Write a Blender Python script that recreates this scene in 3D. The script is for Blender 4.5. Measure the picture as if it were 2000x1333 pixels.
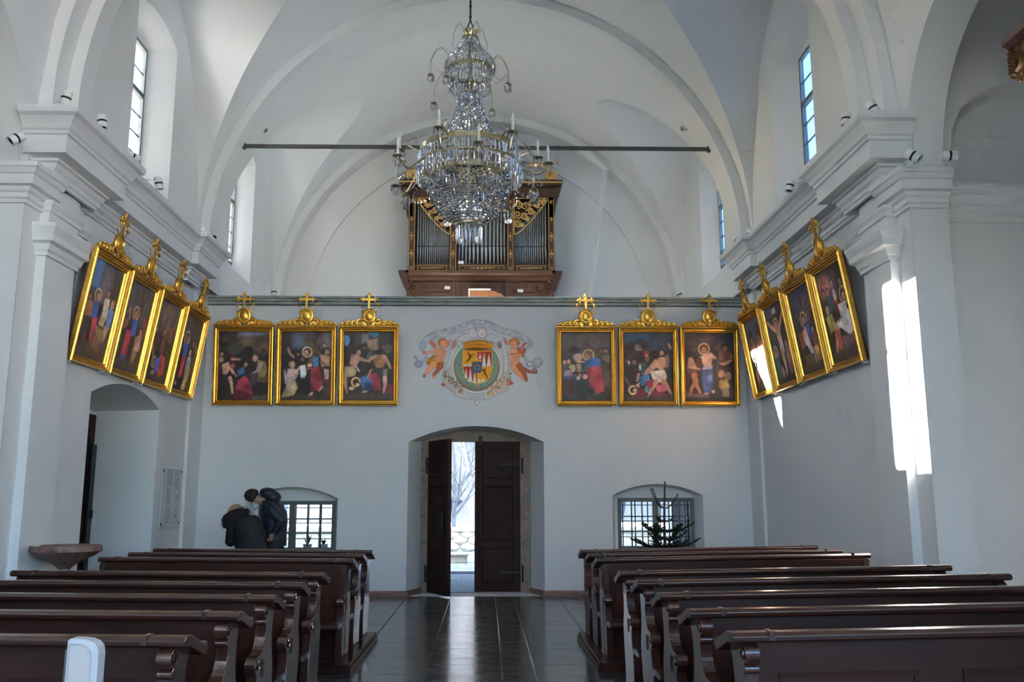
import bpy, math, random
import numpy as np
from mathutils import Vector, Matrix
from mathutils.geometry import delaunay_2d_cdt

for o in list(bpy.data.objects):
    bpy.data.objects.remove(o)
SC = bpy.context.scene
COL = SC.collection
PI = math.pi
R = math.radians

# ------------------------------------------------------------------ camera
cam_d = bpy.data.cameras.new('camera')
cam = bpy.data.objects.new('camera', cam_d)
COL.objects.link(cam)
cam.location = (0.165, 0.0, 1.6)
cam.rotation_euler = (R(90 + 9.958), 0, R(-1.0))
cam_d.sensor_width = 36.0
cam_d.lens = 1740 / 2000 * 36.0
cam_d.shift_x = 20.16 / 2000
cam_d.clip_start = 0.05
cam_d.clip_end = 500
SC.camera = cam

# ------------------------------------------------------------------ sky and sun
SUN_TRAVEL = Vector((9.38, -2.93, -4.23)).normalized()
world = bpy.data.worlds.new('sky')
SC.world = world
world.use_nodes = True
wn = world.node_tree
wn.nodes.clear()
sky = wn.nodes.new('ShaderNodeTexSky')
sky.sky_type = 'NISHITA'
sky.sun_disc = False
sky.sun_elevation = math.asin(-SUN_TRAVEL.z)
sky.sun_rotation = math.atan2(-SUN_TRAVEL.x, -SUN_TRAVEL.y)
sky.altitude = 500
sky.air_density = 1.0
sky.dust_density = 1.6
sky.ozone_density = 2.2
bg = wn.nodes.new('ShaderNodeBackground')
bg.inputs['Strength'].default_value = 0.8
wo = wn.nodes.new('ShaderNodeOutputWorld')
wn.links.new(sky.outputs['Color'], bg.inputs['Color'])
wn.links.new(bg.outputs[0], wo.inputs['Surface'])
sun_d = bpy.data.lights.new('sun', 'SUN')
sun_d.energy = 120.0
sun_d.angle = R(0.6)
sun_d.color = (1.0, 0.88, 0.755)
sun = bpy.data.objects.new('sun', sun_d)
COL.objects.link(sun)
sun.rotation_euler = SUN_TRAVEL.to_track_quat('-Z', 'Y').to_euler()
sun.location = (-30, 20, 20)

SC.view_settings.view_transform = 'Standard'
SC.view_settings.look = 'None'
SC.view_settings.exposure = 1.17
SC.view_settings.gamma = 1.0
SC.view_settings.use_curve_mapping = False
SC.cycles.use_denoising = True
SC.cycles.max_bounces = 8
SC.cycles.diffuse_bounces = 5
SC.cycles.glossy_bounces = 3
SC.cycles.transmission_bounces = 5
SC.cycles.transparent_max_bounces = 8
SC.cycles.use_adaptive_sampling = True
SC.cycles.adaptive_threshold = 0.14
SC.cycles.adaptive_min_samples = 20
SC.cycles.caustics_reflective = False
SC.cycles.caustics_refractive = False
SC.cycles.sample_clamp_indirect = 6.0


def portal(x, y, z, sx, sy, rot):
    """light portal in a window opening: guides sky sampling, gives off nothing itself"""
    l = bpy.data.lights.new('daylight_portal', 'AREA')
    l.shape = 'RECTANGLE'
    l.size = sx
    l.size_y = sy
    l.cycles.is_portal = True
    o = bpy.data.objects.new('daylight_portal', l)
    COL.objects.link(o)
    o.location = (x, y, z)
    o.rotation_euler = rot
    return o


# ------------------------------------------------------------------ mesh helpers
class MB:
    def __init__(s):
        s.v = []
        s.f = []

    def add(s, vs, fs):
        n = len(s.v)
        s.v.extend([tuple(p) for p in vs])
        s.f.extend([tuple(i + n for i in f) for f in fs])
        return s

    def box(s, x0, x1, y0, y1, z0, z1):
        vs = [(x0, y0, z0), (x1, y0, z0), (x1, y1, z0), (x0, y1, z0), (x0, y0, z1), (x1, y0, z1), (x1, y1, z1), (x0, y1, z1)]
        return s.add(vs, [(0, 3, 2, 1), (4, 5, 6, 7), (0, 1, 5, 4), (1, 2, 6, 5), (2, 3, 7, 6), (3, 0, 4, 7)])

    def cbox(s, c, sz, rz=0.0):
        b = MB().box(-sz[0] / 2, sz[0] / 2, -sz[1] / 2, sz[1] / 2, -sz[2] / 2, sz[2] / 2)
        M = Matrix.Translation(c) @ Matrix.Rotation(rz, 4, 'Z')
        return s.add([M @ Vector(p) for p in b.v], b.f)

    def prism(s, pts, axis, a, b):
        """2D outline pts extruded along axis from a to b"""
        def m(p, t):
            return {'x': (t, p[0], p[1]), 'y': (p[0], t, p[1]), 'z': (p[0], p[1], t)}[axis]
        n = len(pts)
        ar = sum(pts[i][0] * pts[(i + 1) % n][1] - pts[(i + 1) % n][0] * pts[i][1] for i in range(n))
        if (ar > 0) != ((axis == 'y') == (b > a)):
            pts = pts[::-1]
        vs = [m(p, a) for p in pts] + [m(p, b) for p in pts]
        fs = [tuple(range(n)), tuple(range(2 * n - 1, n - 1, -1))]
        fs += [(i, i + n, (i + 1) % n + n, (i + 1) % n) for i in range(n)]
        return s.add(vs, fs)

    def loft(s, rings, closed=True, caps=False):
        n = len(rings[0])
        vs = [p for r in rings for p in r]
        fs = []
        for i in range(len(rings) - 1):
            for j in range(n if closed else n - 1):
                k = (j + 1) % n
                fs.append((i * n + j, i * n + k, (i + 1) * n + k, (i + 1) * n + j))
        if caps:
            fs.append(tuple(range(n - 1, -1, -1)))
            fs.append(tuple((len(rings) - 1) * n + j for j in range(n)))
        return s.add(vs, fs)

    def tube(s, path, r, n=6, caps=True):
        path = [Vector(p) for p in path]
        rs = r if isinstance(r, (list, tuple)) else [r] * len(path)
        rings = []
        ref = None
        for i, p in enumerate(path):
            t = (path[min(i + 1, len(path) - 1)] - path[max(i - 1, 0)])
            t = t.normalized() if t.length > 1e-9 else Vector((0, 0, 1))
            if ref is None:
                ref = Vector((0, 0, 1)) if abs(t.z) < 0.9 else Vector((1, 0, 0))
            u = ref - t * ref.dot(t)
            if u.length < 1e-6:
                u = t.orthogonal()
            u.normalize()
            ref = u
            w = t.cross(u)
            rings.append([p + (u * math.cos(a) + w * math.sin(a)) * rs[i] for a in [2 * PI * j / n for j in range(n)]])
        return s.loft(rings, True, caps)

    def lathe(s, prof, n=24, c=(0, 0, 0), caps=False):
        rings = [[(c[0] + r * math.cos(2 * PI * j / n), c[1] + r * math.sin(2 * PI * j / n), c[2] + z) for j in range(n)] for r, z in prof]
        return s.loft(rings, True, caps)

    def sphere(s, c, r, nu=10, nv=6, M=None):
        if not isinstance(r, (tuple, list)):
            r = (r, r, r)
        vs = [(0, 0, -1)]
        for i in range(1, nv):
            a = -PI / 2 + PI * i / nv
            for j in range(nu):
                b = 2 * PI * j / nu
                vs.append((math.cos(a) * math.cos(b), math.cos(a) * math.sin(b), math.sin(a)))
        vs.append((0, 0, 1))
        fs = []
        for j in range(nu):
            fs.append((0, 1 + (j + 1) % nu, 1 + j))
        for i in range(nv - 2):
            for j in range(nu):
                a = 1 + i * nu + j
                b = 1 + i * nu + (j + 1) % nu
                fs.append((a, b, b + nu, a + nu))
        top = len(vs) - 1
        for j in range(nu):
            fs.append((1 + (nv - 2) * nu + j, 1 + (nv - 2) * nu + (j + 1) % nu, top))
        vs = [Vector((p[0] * r[0], p[1] * r[1], p[2] * r[2])) for p in vs]
        if M is not None:
            vs = [M @ p for p in vs]
        return s.add([p + Vector(c) for p in vs], fs)

    def octa(s, c, r, h, M=None):
        """faceted drop crystal"""
        vs = [(r, 0, 0), (0, r, 0), (-r, 0, 0), (0, -r, 0), (0, 0, h), (0, 0, -h)]
        vs = [Vector(c) + (M @ Vector(p) if M is not None else Vector(p)) for p in vs]
        return s.add(vs, [(0, 1, 4), (1, 2, 4), (2, 3, 4), (3, 0, 4), (1, 0, 5), (2, 1, 5), (3, 2, 5), (0, 3, 5)])

    def xf(s, M):
        s.v = [tuple(M @ Vector(p)) for p in s.v]
        return s

    def build(s, name, mat, parent=None, smooth=None, bevel=0.0, kind=None, label=None):
        me = bpy.data.meshes.new(name)
        me.from_pydata(s.v, [], s.f)
        me.update()
        return link(name, me, mat, parent, smooth, bevel, kind, label)


def link(name, me, mat, parent=None, smooth=None, bevel=0.0, kind=None, label=None):
    o = bpy.data.objects.new(name, me)
    COL.objects.link(o)
    if mat is not None and not me.materials:
        me.materials.append(mat)
    if smooth is not None:
        me.shade_smooth()
        me.set_sharp_from_angle(angle=R(smooth))
    if bevel:
        m = o.modifiers.new('bevel', 'BEVEL')
        m.width = bevel
        m.segments = 2
        m.limit_method = 'ANGLE'
        m.angle_limit = R(40)
    if parent is not None:
        o.parent = parent
    if kind:
        o['kind'] = kind
    if label:
        o['label'] = label
    return o


def thing(name, label, cat, loc=(0, 0, 0), rot=(0, 0, 0), group=None):
    o = bpy.data.objects.new(name, None)
    COL.objects.link(o)
    o.empty_display_size = 0.05
    o.location = loc
    o.rotation_euler = rot
    return tag(o, label, cat, group)


def tag(o, label, cat, group=None):
    o['label'] = label
    o['category'] = cat
    if group:
        o['group'] = group
    return o


def struct(o, label=None):
    o['kind'] = 'structure'
    if label:
        o['label'] = label
    return o


def dup(root, parent=None):
    c = root.copy()
    COL.objects.link(c)
    c.parent = parent
    for ch in list(root.children):
        dup(ch, c)
    return c


def inside(p, poly):
    x, y = p
    r = False
    n = len(poly)
    for i in range(n):
        x0, y0 = poly[i]
        x1, y1 = poly[(i + 1) % n]
        if (y0 > y) != (y1 > y) and x < (x1 - x0) * (y - y0) / (y1 - y0) + x0:
            r = not r
    return r


def panel(mb, outer, holes, m3):
    """flat sheet with holes; m3 maps (a, b) to a 3D point"""
    pts, edges = [], []
    for loop in [outer] + holes:
        n0 = len(pts)
        pts += [Vector(p) for p in loop]
        edges += [(n0 + i, n0 + (i + 1) % len(loop)) for i in range(len(loop))]
    vo, eo, fo, *_ = delaunay_2d_cdt(pts, edges, [], 0, 1e-5)
    fs = []
    for f in fo:
        c = sum((vo[i] for i in f), Vector((0, 0))) / len(f)
        if inside(c, outer) and not any(inside(c, h) for h in holes):
            fs.append(tuple(f))
    mb.add([m3(p.x, p.y) for p in vo], fs)


def arch_loop(a0, a1, z0, zs, rise, n=14):
    """opening outline: flat foot at z0, straight jambs to zs, arched head with the given rise (elliptic)"""
    c, w = (a0 + a1) / 2, (a1 - a0) / 2
    pts = [(a0, z0), (a1, z0)]
    for i in range(n + 1):
        t = PI * i / n
        pts.append((c + w * math.cos(t), zs + rise * math.sin(t)))
    return pts


def seg_loop(a0, a1, z0, zs, rise, n=12):
    """same with a segmental (circular) head"""
    c, w = (a0 + a1) / 2, (a1 - a0) / 2
    rad = (w * w + rise * rise) / (2 * rise)
    th = math.asin(w / rad)
    pts = [(a0, z0), (a1, z0)]
    for i in range(n + 1):
        t = th - 2 * th * i / n
        pts.append((c + rad * math.sin(t), zs + rise - rad + rad * math.cos(t)))
    return pts


# ------------------------------------------------------------------ materials
def nmat(name):
    m = bpy.data.materials.new(name)
    m.use_nodes = True
    nt = m.node_tree
    b = nt.nodes['Principled BSDF']
    return m, nt, b


def coords(nt, scale=(1, 1, 1)):
    tc = nt.nodes.new('ShaderNodeTexCoord')
    mp = nt.nodes.new('ShaderNodeMapping')
    mp.inputs['Scale'].default_value = scale
    nt.links.new(tc.outputs['Object'], mp.inputs['Vector'])
    return mp.outputs[0]


def noise(nt, vec, scale, detail=4, rough=0.55, dist=0.0):
    n = nt.nodes.new('ShaderNodeTexNoise')
    n.inputs['Scale'].default_value = scale
    n.inputs['Detail'].default_value = detail
    n.inputs['Roughness'].default_value = rough
    n.inputs['Distortion'].default_value = dist
    nt.links.new(vec, n.inputs['Vector'])
    return n.outputs['Fac']


def ramp(nt, fac, stops):
    r = nt.nodes.new('ShaderNodeValToRGB')
    e = r.color_ramp.elements
    while len(e) < len(stops):
        e.new(0.5)
    for i, (p, c) in enumerate(stops):
        e[i].position = p
        e[i].color = (c[0], c[1], c[2], 1)
    nt.links.new(fac, r.inputs['Fac'])
    return r.outputs['Color']


def bump(nt, b, height, strength=0.2, dist=0.02):
    n = nt.nodes.new('ShaderNodeBump')
    n.inputs['Strength'].default_value = strength
    n.inputs['Distance'].default_value = dist
    nt.links.new(height, n.inputs['Height'])
    nt.links.new(n.outputs['Normal'], b.inputs['Normal'])


def mat(name, c0, c1=None, scale=4.0, rough=0.6, metal=0.0, stretch=(1, 1, 1), bmp=0.0, bscale=None, coat=0.0, spec=0.5, dist=0.0, detail=5, stops=(0.3, 0.7)):
    m, nt, b = nmat(name)
    vec = coords(nt, stretch)
    c1 = c1 or tuple(x * 0.85 for x in c0)
    f = noise(nt, vec, scale, detail, 0.6, dist)
    nt.links.new(ramp(nt, f, [(stops[0], c0), (stops[1], c1)]), b.inputs['Base Color'])
    b.inputs['Roughness'].default_value = rough
    b.inputs['Metallic'].default_value = metal
    b.inputs['Specular IOR Level'].default_value = spec
    b.inputs['Coat Weight'].default_value = coat
    b.inputs['Coat Roughness'].default_value = 0.12
    if bmp:
        bump(nt, b, noise(nt, vec, bscale or scale * 6, 4, 0.6), bmp, 0.01)
    return m


M = {}
M['plaster'] = mat('white_plaster', (0.79, 0.795, 0.80), (0.74, 0.745, 0.75), 0.7, 0.85, bmp=0.25, bscale=9.0, spec=0.2)
M['plaster_smooth'] = mat('white_moulding_plaster', (0.795, 0.80, 0.805), (0.76, 0.765, 0.77), 1.2, 0.7, bmp=0.08, bscale=14.0, spec=0.25)
M['wood'] = mat('dark_stained_wood', (0.050, 0.015, 0.010), (0.026, 0.009, 0.006), 1.6, 0.34, stretch=(0.6, 4, 4), detail=2, coat=0.0, spec=0.18)
M['wood_gloss'] = mat('polished_dark_wood', (0.055, 0.017, 0.011), (0.030, 0.010, 0.007), 1.6, 0.28, stretch=(0.6, 4, 4), detail=2, coat=0.5)
M['wood_end'] = mat('dark_stained_wood_upright', (0.068, 0.024, 0.016), (0.038, 0.013, 0.010), 1.6, 0.22, stretch=(3, 3, 0.7), detail=2, coat=1.0)
M['door_wood'] = mat('old_door_wood', (0.034, 0.011, 0.008), (0.018, 0.007, 0.005), 3.0, 0.55, stretch=(8, 8, 0.7), bmp=0.1, spec=0.15)
M['organ_wood'] = mat('organ_walnut', (0.15, 0.060, 0.030), (0.085, 0.034, 0.018), 3.0, 0.38, stretch=(0.8, 5, 5), bmp=0.08, coat=0.15)
M['organ_dark'] = mat('organ_dark_walnut', (0.075, 0.030, 0.018), (0.045, 0.019, 0.012), 3.0, 0.4, stretch=(5, 5, 0.8), bmp=0.05)
M['gold'] = mat('gilding', (0.83, 0.50, 0.10), (0.62, 0.33, 0.05), 14.0, 0.30, 0.95, bmp=0.12, bscale=40.0)
M['gold_leaf'] = mat('flat_gold_paint', (0.66, 0.42, 0.14), (0.52, 0.31, 0.09), 12.0, 0.45, 0.25)
M['brass'] = mat('antique_brass', (0.62, 0.50, 0.24), (0.42, 0.32, 0.13), 10.0, 0.28, 1.0)
M['tin'] = mat('pipe_metal', (0.42, 0.43, 0.43), (0.33, 0.34, 0.34), 3.0, 0.32, 0.85, stretch=(4, 4, 0.6))
M['iron'] = mat('dark_iron', (0.035, 0.034, 0.036), (0.02, 0.02, 0.022), 20.0, 0.55, 0.7, bmp=0.1)
M['rod'] = mat('grey_painted_iron', (0.085, 0.088, 0.088), (0.065, 0.067, 0.068), 6.0, 0.6, 0.2)
M['frame_grey'] = mat('grey_green_window_paint', (0.13, 0.145, 0.145), (0.10, 0.112, 0.112), 5.0, 0.55)
M['lead'] = mat('dark_window_bars', (0.09, 0.095, 0.10), (0.07, 0.075, 0.08), 6.0, 0.55)
M['white_metal'] = mat('white_lamp_metal', (0.82, 0.82, 0.81), (0.78, 0.78, 0.77), 6.0, 0.4)
M['black'] = mat('black_plastic', (0.012, 0.012, 0.013), (0.009, 0.009, 0.01), 8.0, 0.4)
M['paper'] = mat('white_paper', (0.85, 0.85, 0.83), (0.80, 0.80, 0.79), 5.0, 0.8)
M['coping'] = mat('grey_green_marble', (0.36, 0.40, 0.38), (0.19, 0.225, 0.215), 2.6, 0.42, stretch=(1, 2, 5), dist=1.2, detail=8, bmp=0.05, stops=(0.35, 0.65))
M['red_marble'] = mat('red_brown_marble', (0.27, 0.135, 0.10), (0.17, 0.09, 0.075), 7.0, 0.35, dist=1.5, detail=8)
M['font_marble'] = mat('mottled_red_stone', (0.24, 0.135, 0.105), (0.12, 0.075, 0.065), 9.0, 0.45, dist=1.0, detail=8, bmp=0.2)
M['stone'] = mat('weathered_tuff', (0.34, 0.27, 0.215), (0.17, 0.135, 0.11), 9.0, 0.9, dist=0.8, detail=9, bmp=0.7, bscale=22.0)
M['out_stone'] = mat('sunlit_limestone', (0.50, 0.47, 0.40), (0.33, 0.31, 0.27), 5.0, 0.9, detail=8, bmp=0.5, bscale=12.0)  # even base colour of all outdoor stonework
M['paving'] = mat('outdoor_grey_paving', (0.30, 0.33, 0.33), (0.24, 0.265, 0.27), 3.0, 0.8, bmp=0.2)
M['snow_bark'] = mat('pale_frosted_bark', (0.72, 0.74, 0.76), (0.48, 0.50, 0.53), 6.0, 0.8)


def glass_mat(name, tint, gloss=0.07):
    m = bpy.data.materials.new(name)
    m.use_nodes = True
    nt = m.node_tree
    nt.nodes.clear()
    out = nt.nodes.new('ShaderNodeOutputMaterial')
    t = nt.nodes.new('ShaderNodeBsdfTransparent')
    t.inputs['Color'].default_value = (*tint, 1)
    g = nt.nodes.new('ShaderNodeBsdfGlossy')
    g.inputs['Roughness'].default_value = 0.03
    mx = nt.nodes.new('ShaderNodeMixShader')
    mx.inputs['Fac'].default_value = gloss
    nt.links.new(t.outputs[0], mx.inputs[1])
    nt.links.new(g.outputs[0], mx.inputs[2])
    nt.links.new(mx.outputs[0], out.inputs['Surface'])
    return m


M['glass'] = glass_mat('window_glass', (0.95, 0.98, 1.0))
M['glass_blue'] = glass_mat('bluish_window_glass', (0.62, 0.79, 0.94))  # same glass as the left; blue of the dimmer sky put into its tint
m, nt, b = nmat('polished_black_marble')
vec = coords(nt)
wv = nt.nodes.new('ShaderNodeTexNoise')
wv.inputs['Scale'].default_value = 2.2
wv.inputs['Detail'].default_value = 8
wv.inputs['Distortion'].default_value = 2.2
mp = nt.nodes.new('ShaderNodeMapping')
mp.inputs['Scale'].default_value = (0.7, 3.2, 1)
nt.links.new(vec, mp.inputs['Vector'])
nt.links.new(mp.outputs[0], wv.inputs['Vector'])
c1 = ramp(nt, wv.outputs['Fac'], [(0.0, (0.040, 0.039, 0.040)), (0.44, (0.052, 0.050, 0.050)), (0.5, (0.17, 0.16, 0.15)), (0.56, (0.050, 0.049, 0.050)), (1.0, (0.075, 0.07, 0.066))])
oi = nt.nodes.new('ShaderNodeObjectInfo')
mul = nt.nodes.new('ShaderNodeMix')
mul.data_type = 'RGBA'
mul.blend_type = 'MULTIPLY'
mul.inputs['Factor'].default_value = 1.0
nt.links.new(c1, mul.inputs[6])
nt.links.new(ramp(nt, oi.outputs['Random'], [(0, (0.75, 0.75, 0.76)), (1, (1.15, 1.12, 1.08))]), mul.inputs[7])
nt.links.new(mul.outputs[2], b.inputs['Base Color'])
nt.links.new(ramp(nt, noise(nt, vec, 3.0, 6), [(0.3, (0.10, 0.10, 0.10)), (0.75, (0.24, 0.24, 0.24))]), b.inputs['Roughness'])
bump(nt, b, noise(nt, vec, 2.0, 2), 0.03, 0.02)
M['floor'] = m
M['joint'] = mat('floor_joint_mortar', (0.10, 0.095, 0.09), (0.07, 0.068, 0.065), 9.0, 0.7)

# ================================================================== THE CHURCH SHELL
XW, YB, Z0, RV = 4.62, 15.1, 5.78, 4.62        # wall plane, parapet plane, vault springing, vault radius
PLS = M['plaster']


def vault_h(x):                                   # lunette crown above the springing
    return 3.954 - (abs(x) - 2.39) / (XW - 2.39) * 0.35


BAYS = [(9.55, 14.4, 12.0, 2.25), (15.1, 19.7, 17.45, 2.10)]
THS = [math.asin(min(1.0, 3.954 / RV)) * (i / 26) ** 1.4 for i in range(27)]
THF = THS + [THS[-1] + (PI / 2 - THS[-1]) * i / 10 for i in range(1, 11)]


def half_gap(x, zb, w):
    if abs(x) <= 2.39:
        return 0.0
    q = zb / vault_h(x)
    return w * math.sqrt(max(0.0, 1 - q * q))


ceiling = None
for bi, (ya, ye, yc, w) in enumerate(BAYS):
    mb = MB()
    for s in (-1, 1):
        rows = []
        for th in THF:
            x, zb = RV * math.cos(th), RV * math.sin(th)
            g = half_gap(x, zb, w)
            rows.append((s * x, Z0 + zb, g))
        for part in (0, 1):
            grid = []
            for x, z, g in rows:
                a, b = (ya, yc - g) if part == 0 else (yc + g, ye)
                grid.append([(x, a + (b - a) * k / 6, z) for k in range(7)])
            mb.loft(grid, closed=False)
    o = mb.build('ceiling', PLS, None if bi == 0 else ceiling, smooth=30)
    if bi == 0:
        ceiling = o
        struct(ceiling, 'white plastered barrel vault over the nave')
    for s in (-1, 1):
        mb = MB()
        grid = []
        for th in THS[:-1] + [THS[-1] * 0.9995]:
            x, zb = RV * math.cos(th), RV * math.sin(th)
            g = half_gap(x, zb, w)
            row = []
            for k in range(33):
                t = math.sin(PI / 2 * (-1 + k / 16))
                y = t * g
                row.append((s * x, yc + y, Z0 + vault_h(x) * math.sqrt(max(0, 1 - (y / w) ** 2))))
            grid.append(row)
        mb.loft(grid, closed=False)
        mb.build('lunette', PLS, ceiling, smooth=60)
# plain barrel over the crossing and chancel behind the camera
mb = MB()
mb.loft([[(RV * math.cos(.2115 + (PI - .423) * i / 40), y, Z0 + RV * math.sin(.2115 + (PI - .423) * i / 40)) for i in range(41)] for y in (-8.0, 0.0, 9.02)], closed=False)
mb.build('chancel_vault', PLS, ceiling, smooth=30)


def rib(y0, y1, r_in, r_out, name, zfoot=5.6, a0=0.0):
    mb = MB()
    prof = []
    n = 48
    for i in range(n + 1):
        t = PI * i / n
        prof.append((math.cos(t), math.sin(t)))
    def ring(r):
        return [(r, zfoot)] + [(r * c, Z0 + r * sn) for c, sn in prof] + [(-r, zfoot)]
    a, b = ring(r_in), ring(r_out)
    mb.loft([[(p[0], y0, p[1]) for p in b], [(p[0], y0, p[1]) for p in a], [(p[0], y1, p[1]) for p in a], [(p[0], y1, p[1]) for p in b]], closed=False)
    return mb.build(name, M['plaster_smooth'], ceiling, smooth=30)


rib(9.0, 9.55, 4.47, 4.62, 'transverse_arch')
rib(9.27, 9.56, 4.33, 4.62, 'transverse_arch')
rib(14.4, 15.12, 4.46, 4.63, 'transverse_arch', 5.03)
rib(19.55, 20.0, 4.46, 4.63, 'transverse_arch', 3.95)

# ---- end wall of the organ gallery with a shallow arched recess
mb = MB()
out = [(-4.62, 3.9), (4.62, 3.9)] + [(4.62 * math.cos(PI * i / 40), Z0 + 4.62 * math.sin(PI * i / 40)) for i in range(41)]
rec = [(-3.95, 3.95), (3.95, 3.95)] + [(3.95 * math.cos(PI * i / 36), 5.62 + 3.95 * math.sin(PI * i / 36)) for i in range(37)]
panel(mb, out, [rec], lambda a, b: (a, 20.0, b))
mb.loft([[(a, 20.0, b) for a, b in rec], [(a, 20.07, b) for a, b in rec]], closed=True)
panel(mb, rec, [], lambda a, b: (a, 20.07, b))
wall_end = struct(mb.build('wall_end', PLS), 'white gallery end wall behind the organ')
mb = MB().box(-4.62, 4.62, 15.3, 20.0, 3.85, 3.95)
struct(mb.build('gallery_floor', M['plaster']), 'organ gallery floor slab')

# ---- side walls of the nave
WIN = {'l1': (-1, 11.35, 12.88, 11.55, 12.45), 'r1': (1, 11.35, 13.05, 11.55, 12.55),
       'l2': (-1, 16.05, 17.62, 16.3, 17.28), 'r2': (1, 16.05, 17.78, 16.3, 17.4)}


def side_wall(s, name, label, extra):
    outer = [(8.92, 0.0), (20.05, 0.0), (20.05, 9.9), (8.92, 9.9)]
    holes = []
    mb = MB()
    for k, (sd, y0, y1, g0, g1) in WIN.items():
        if sd != s:
            continue
        lo = seg_loop(y0, y1, 5.85, 8.38, 0.17)
        li = seg_loop(g0 - 0.06, g1 + 0.06, 6.1, 8.2, 0.08)
        holes.append(lo)
        mb.loft([[(s * XW, a, b) for a, b in lo], [(s * 4.90, a, b) for a, b in li]], closed=True)
        panel(mb, li, [[(g0, 6.14), (g1, 6.14), (g1, 8.17), (g0, 8.17)]], lambda a, b: (s * 4.90, a, b))
        rect = [(g0, 6.14), (g1, 6.14), (g1, 8.17), (g0, 8.17)]
        mb.loft([[(s * 4.90, a, b) for a, b in rect], [(s * 4.99, a, b) for a, b in rect]], closed=True)
    for lo, depth, li in extra:
        holes.append(lo)
        mb.loft([[(s * XW, a, b) for a, b in lo], [(s * (XW + depth), a, b) for a, b in li]], closed=True)
        panel(mb, li, [], lambda a, b: (s * (XW + depth), a, b))
    panel(mb, outer, holes, lambda a, b: (s * XW, a, b))
    return struct(mb.build(name, PLS, smooth=30), label)


door_lo = seg_loop(10.82, 13.12, 0.0, 2.86, 0.22)
door_li = seg_loop(10.82, 13.10, 0.0, 2.84, 0.06)
wall_left = side_wall(-1, 'wall_left', 'white plastered left nave wall with high windows', [(door_lo, 0.95, door_li)])
wall_right = side_wall(1, 'wall_right', 'white plastered right nave wall with high windows', [])

# ---- high windows: grey frame, transom, thin bars and single panes
wi = 0
for k, (s, y0, y1, g0, g1) in WIN.items():
    wi += 1
    x = s * 4.93
    mb = MB()
    f = 0.045
    mb.box(x - .03, x + .03, g0, g0 + f, 6.14, 8.17).box(x - .03, x + .03, g1 - f, g1, 6.14, 8.17)
    mb.box(x - .03, x + .03, g0 + f, g1 - f, 6.14, 6.14 + f).box(x - .03, x + .03, g0 + f, g1 - f, 8.17 - f, 8.17)
    win = struct(mb.build('window_%d' % wi, M['frame_grey']), 'tall %s nave window with grey frame' % ('left' if s < 0 else 'right'))
    tz = 7.38
    MB().box(x - .035, x + .035, g0 + f, g1 - f, tz, tz + 0.07).build('transom', M['frame_grey'], win)
    ym = (g0 + g1) / 2
    MB().box(x - .012, x + .012, ym - .011, ym + .011, 6.14 + f, tz).build('glazing_bar', M['lead'], win)
    MB().box(x - .012, x + .012, ym - .011, ym + .011, tz + .07, 8.17 - f).build('glazing_bar', M['lead'], win)
    zs = [6.14 + f, 6.49, 6.79, 7.09, tz, tz + .07, 7.76, 8.17 - f]
    for z in (6.49, 6.79, 7.09, 7.76):
        MB().box(x - .010, x + .010, g0 + f, g1 - f, z - .009, z + .009).build('glazing_bar', M['lead'], win)
    for a, b in zip(zs[:-1], zs[1:]):
        if b - a < 0.1:
            continue
        for c, d in ((g0 + f, ym), (ym, g1 - f)):
            MB().box(x - .002, x + .002, c, d, a, b).build('pane', M['glass'] if s < 0 else M['glass_blue'], win)
    portal(s * 5.05, (g0 + g1) / 2, 7.13, 2.0, g1 - g0, (0, s * PI / 2, 0))

# ---- chapel openings and the walls beside the camera
CH_C, CH_R, CH_S = 7.42, 1.50, 5.06               # chapel arch: centre y, radius, springing
JX = 0.40                                         # jamb depth


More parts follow.
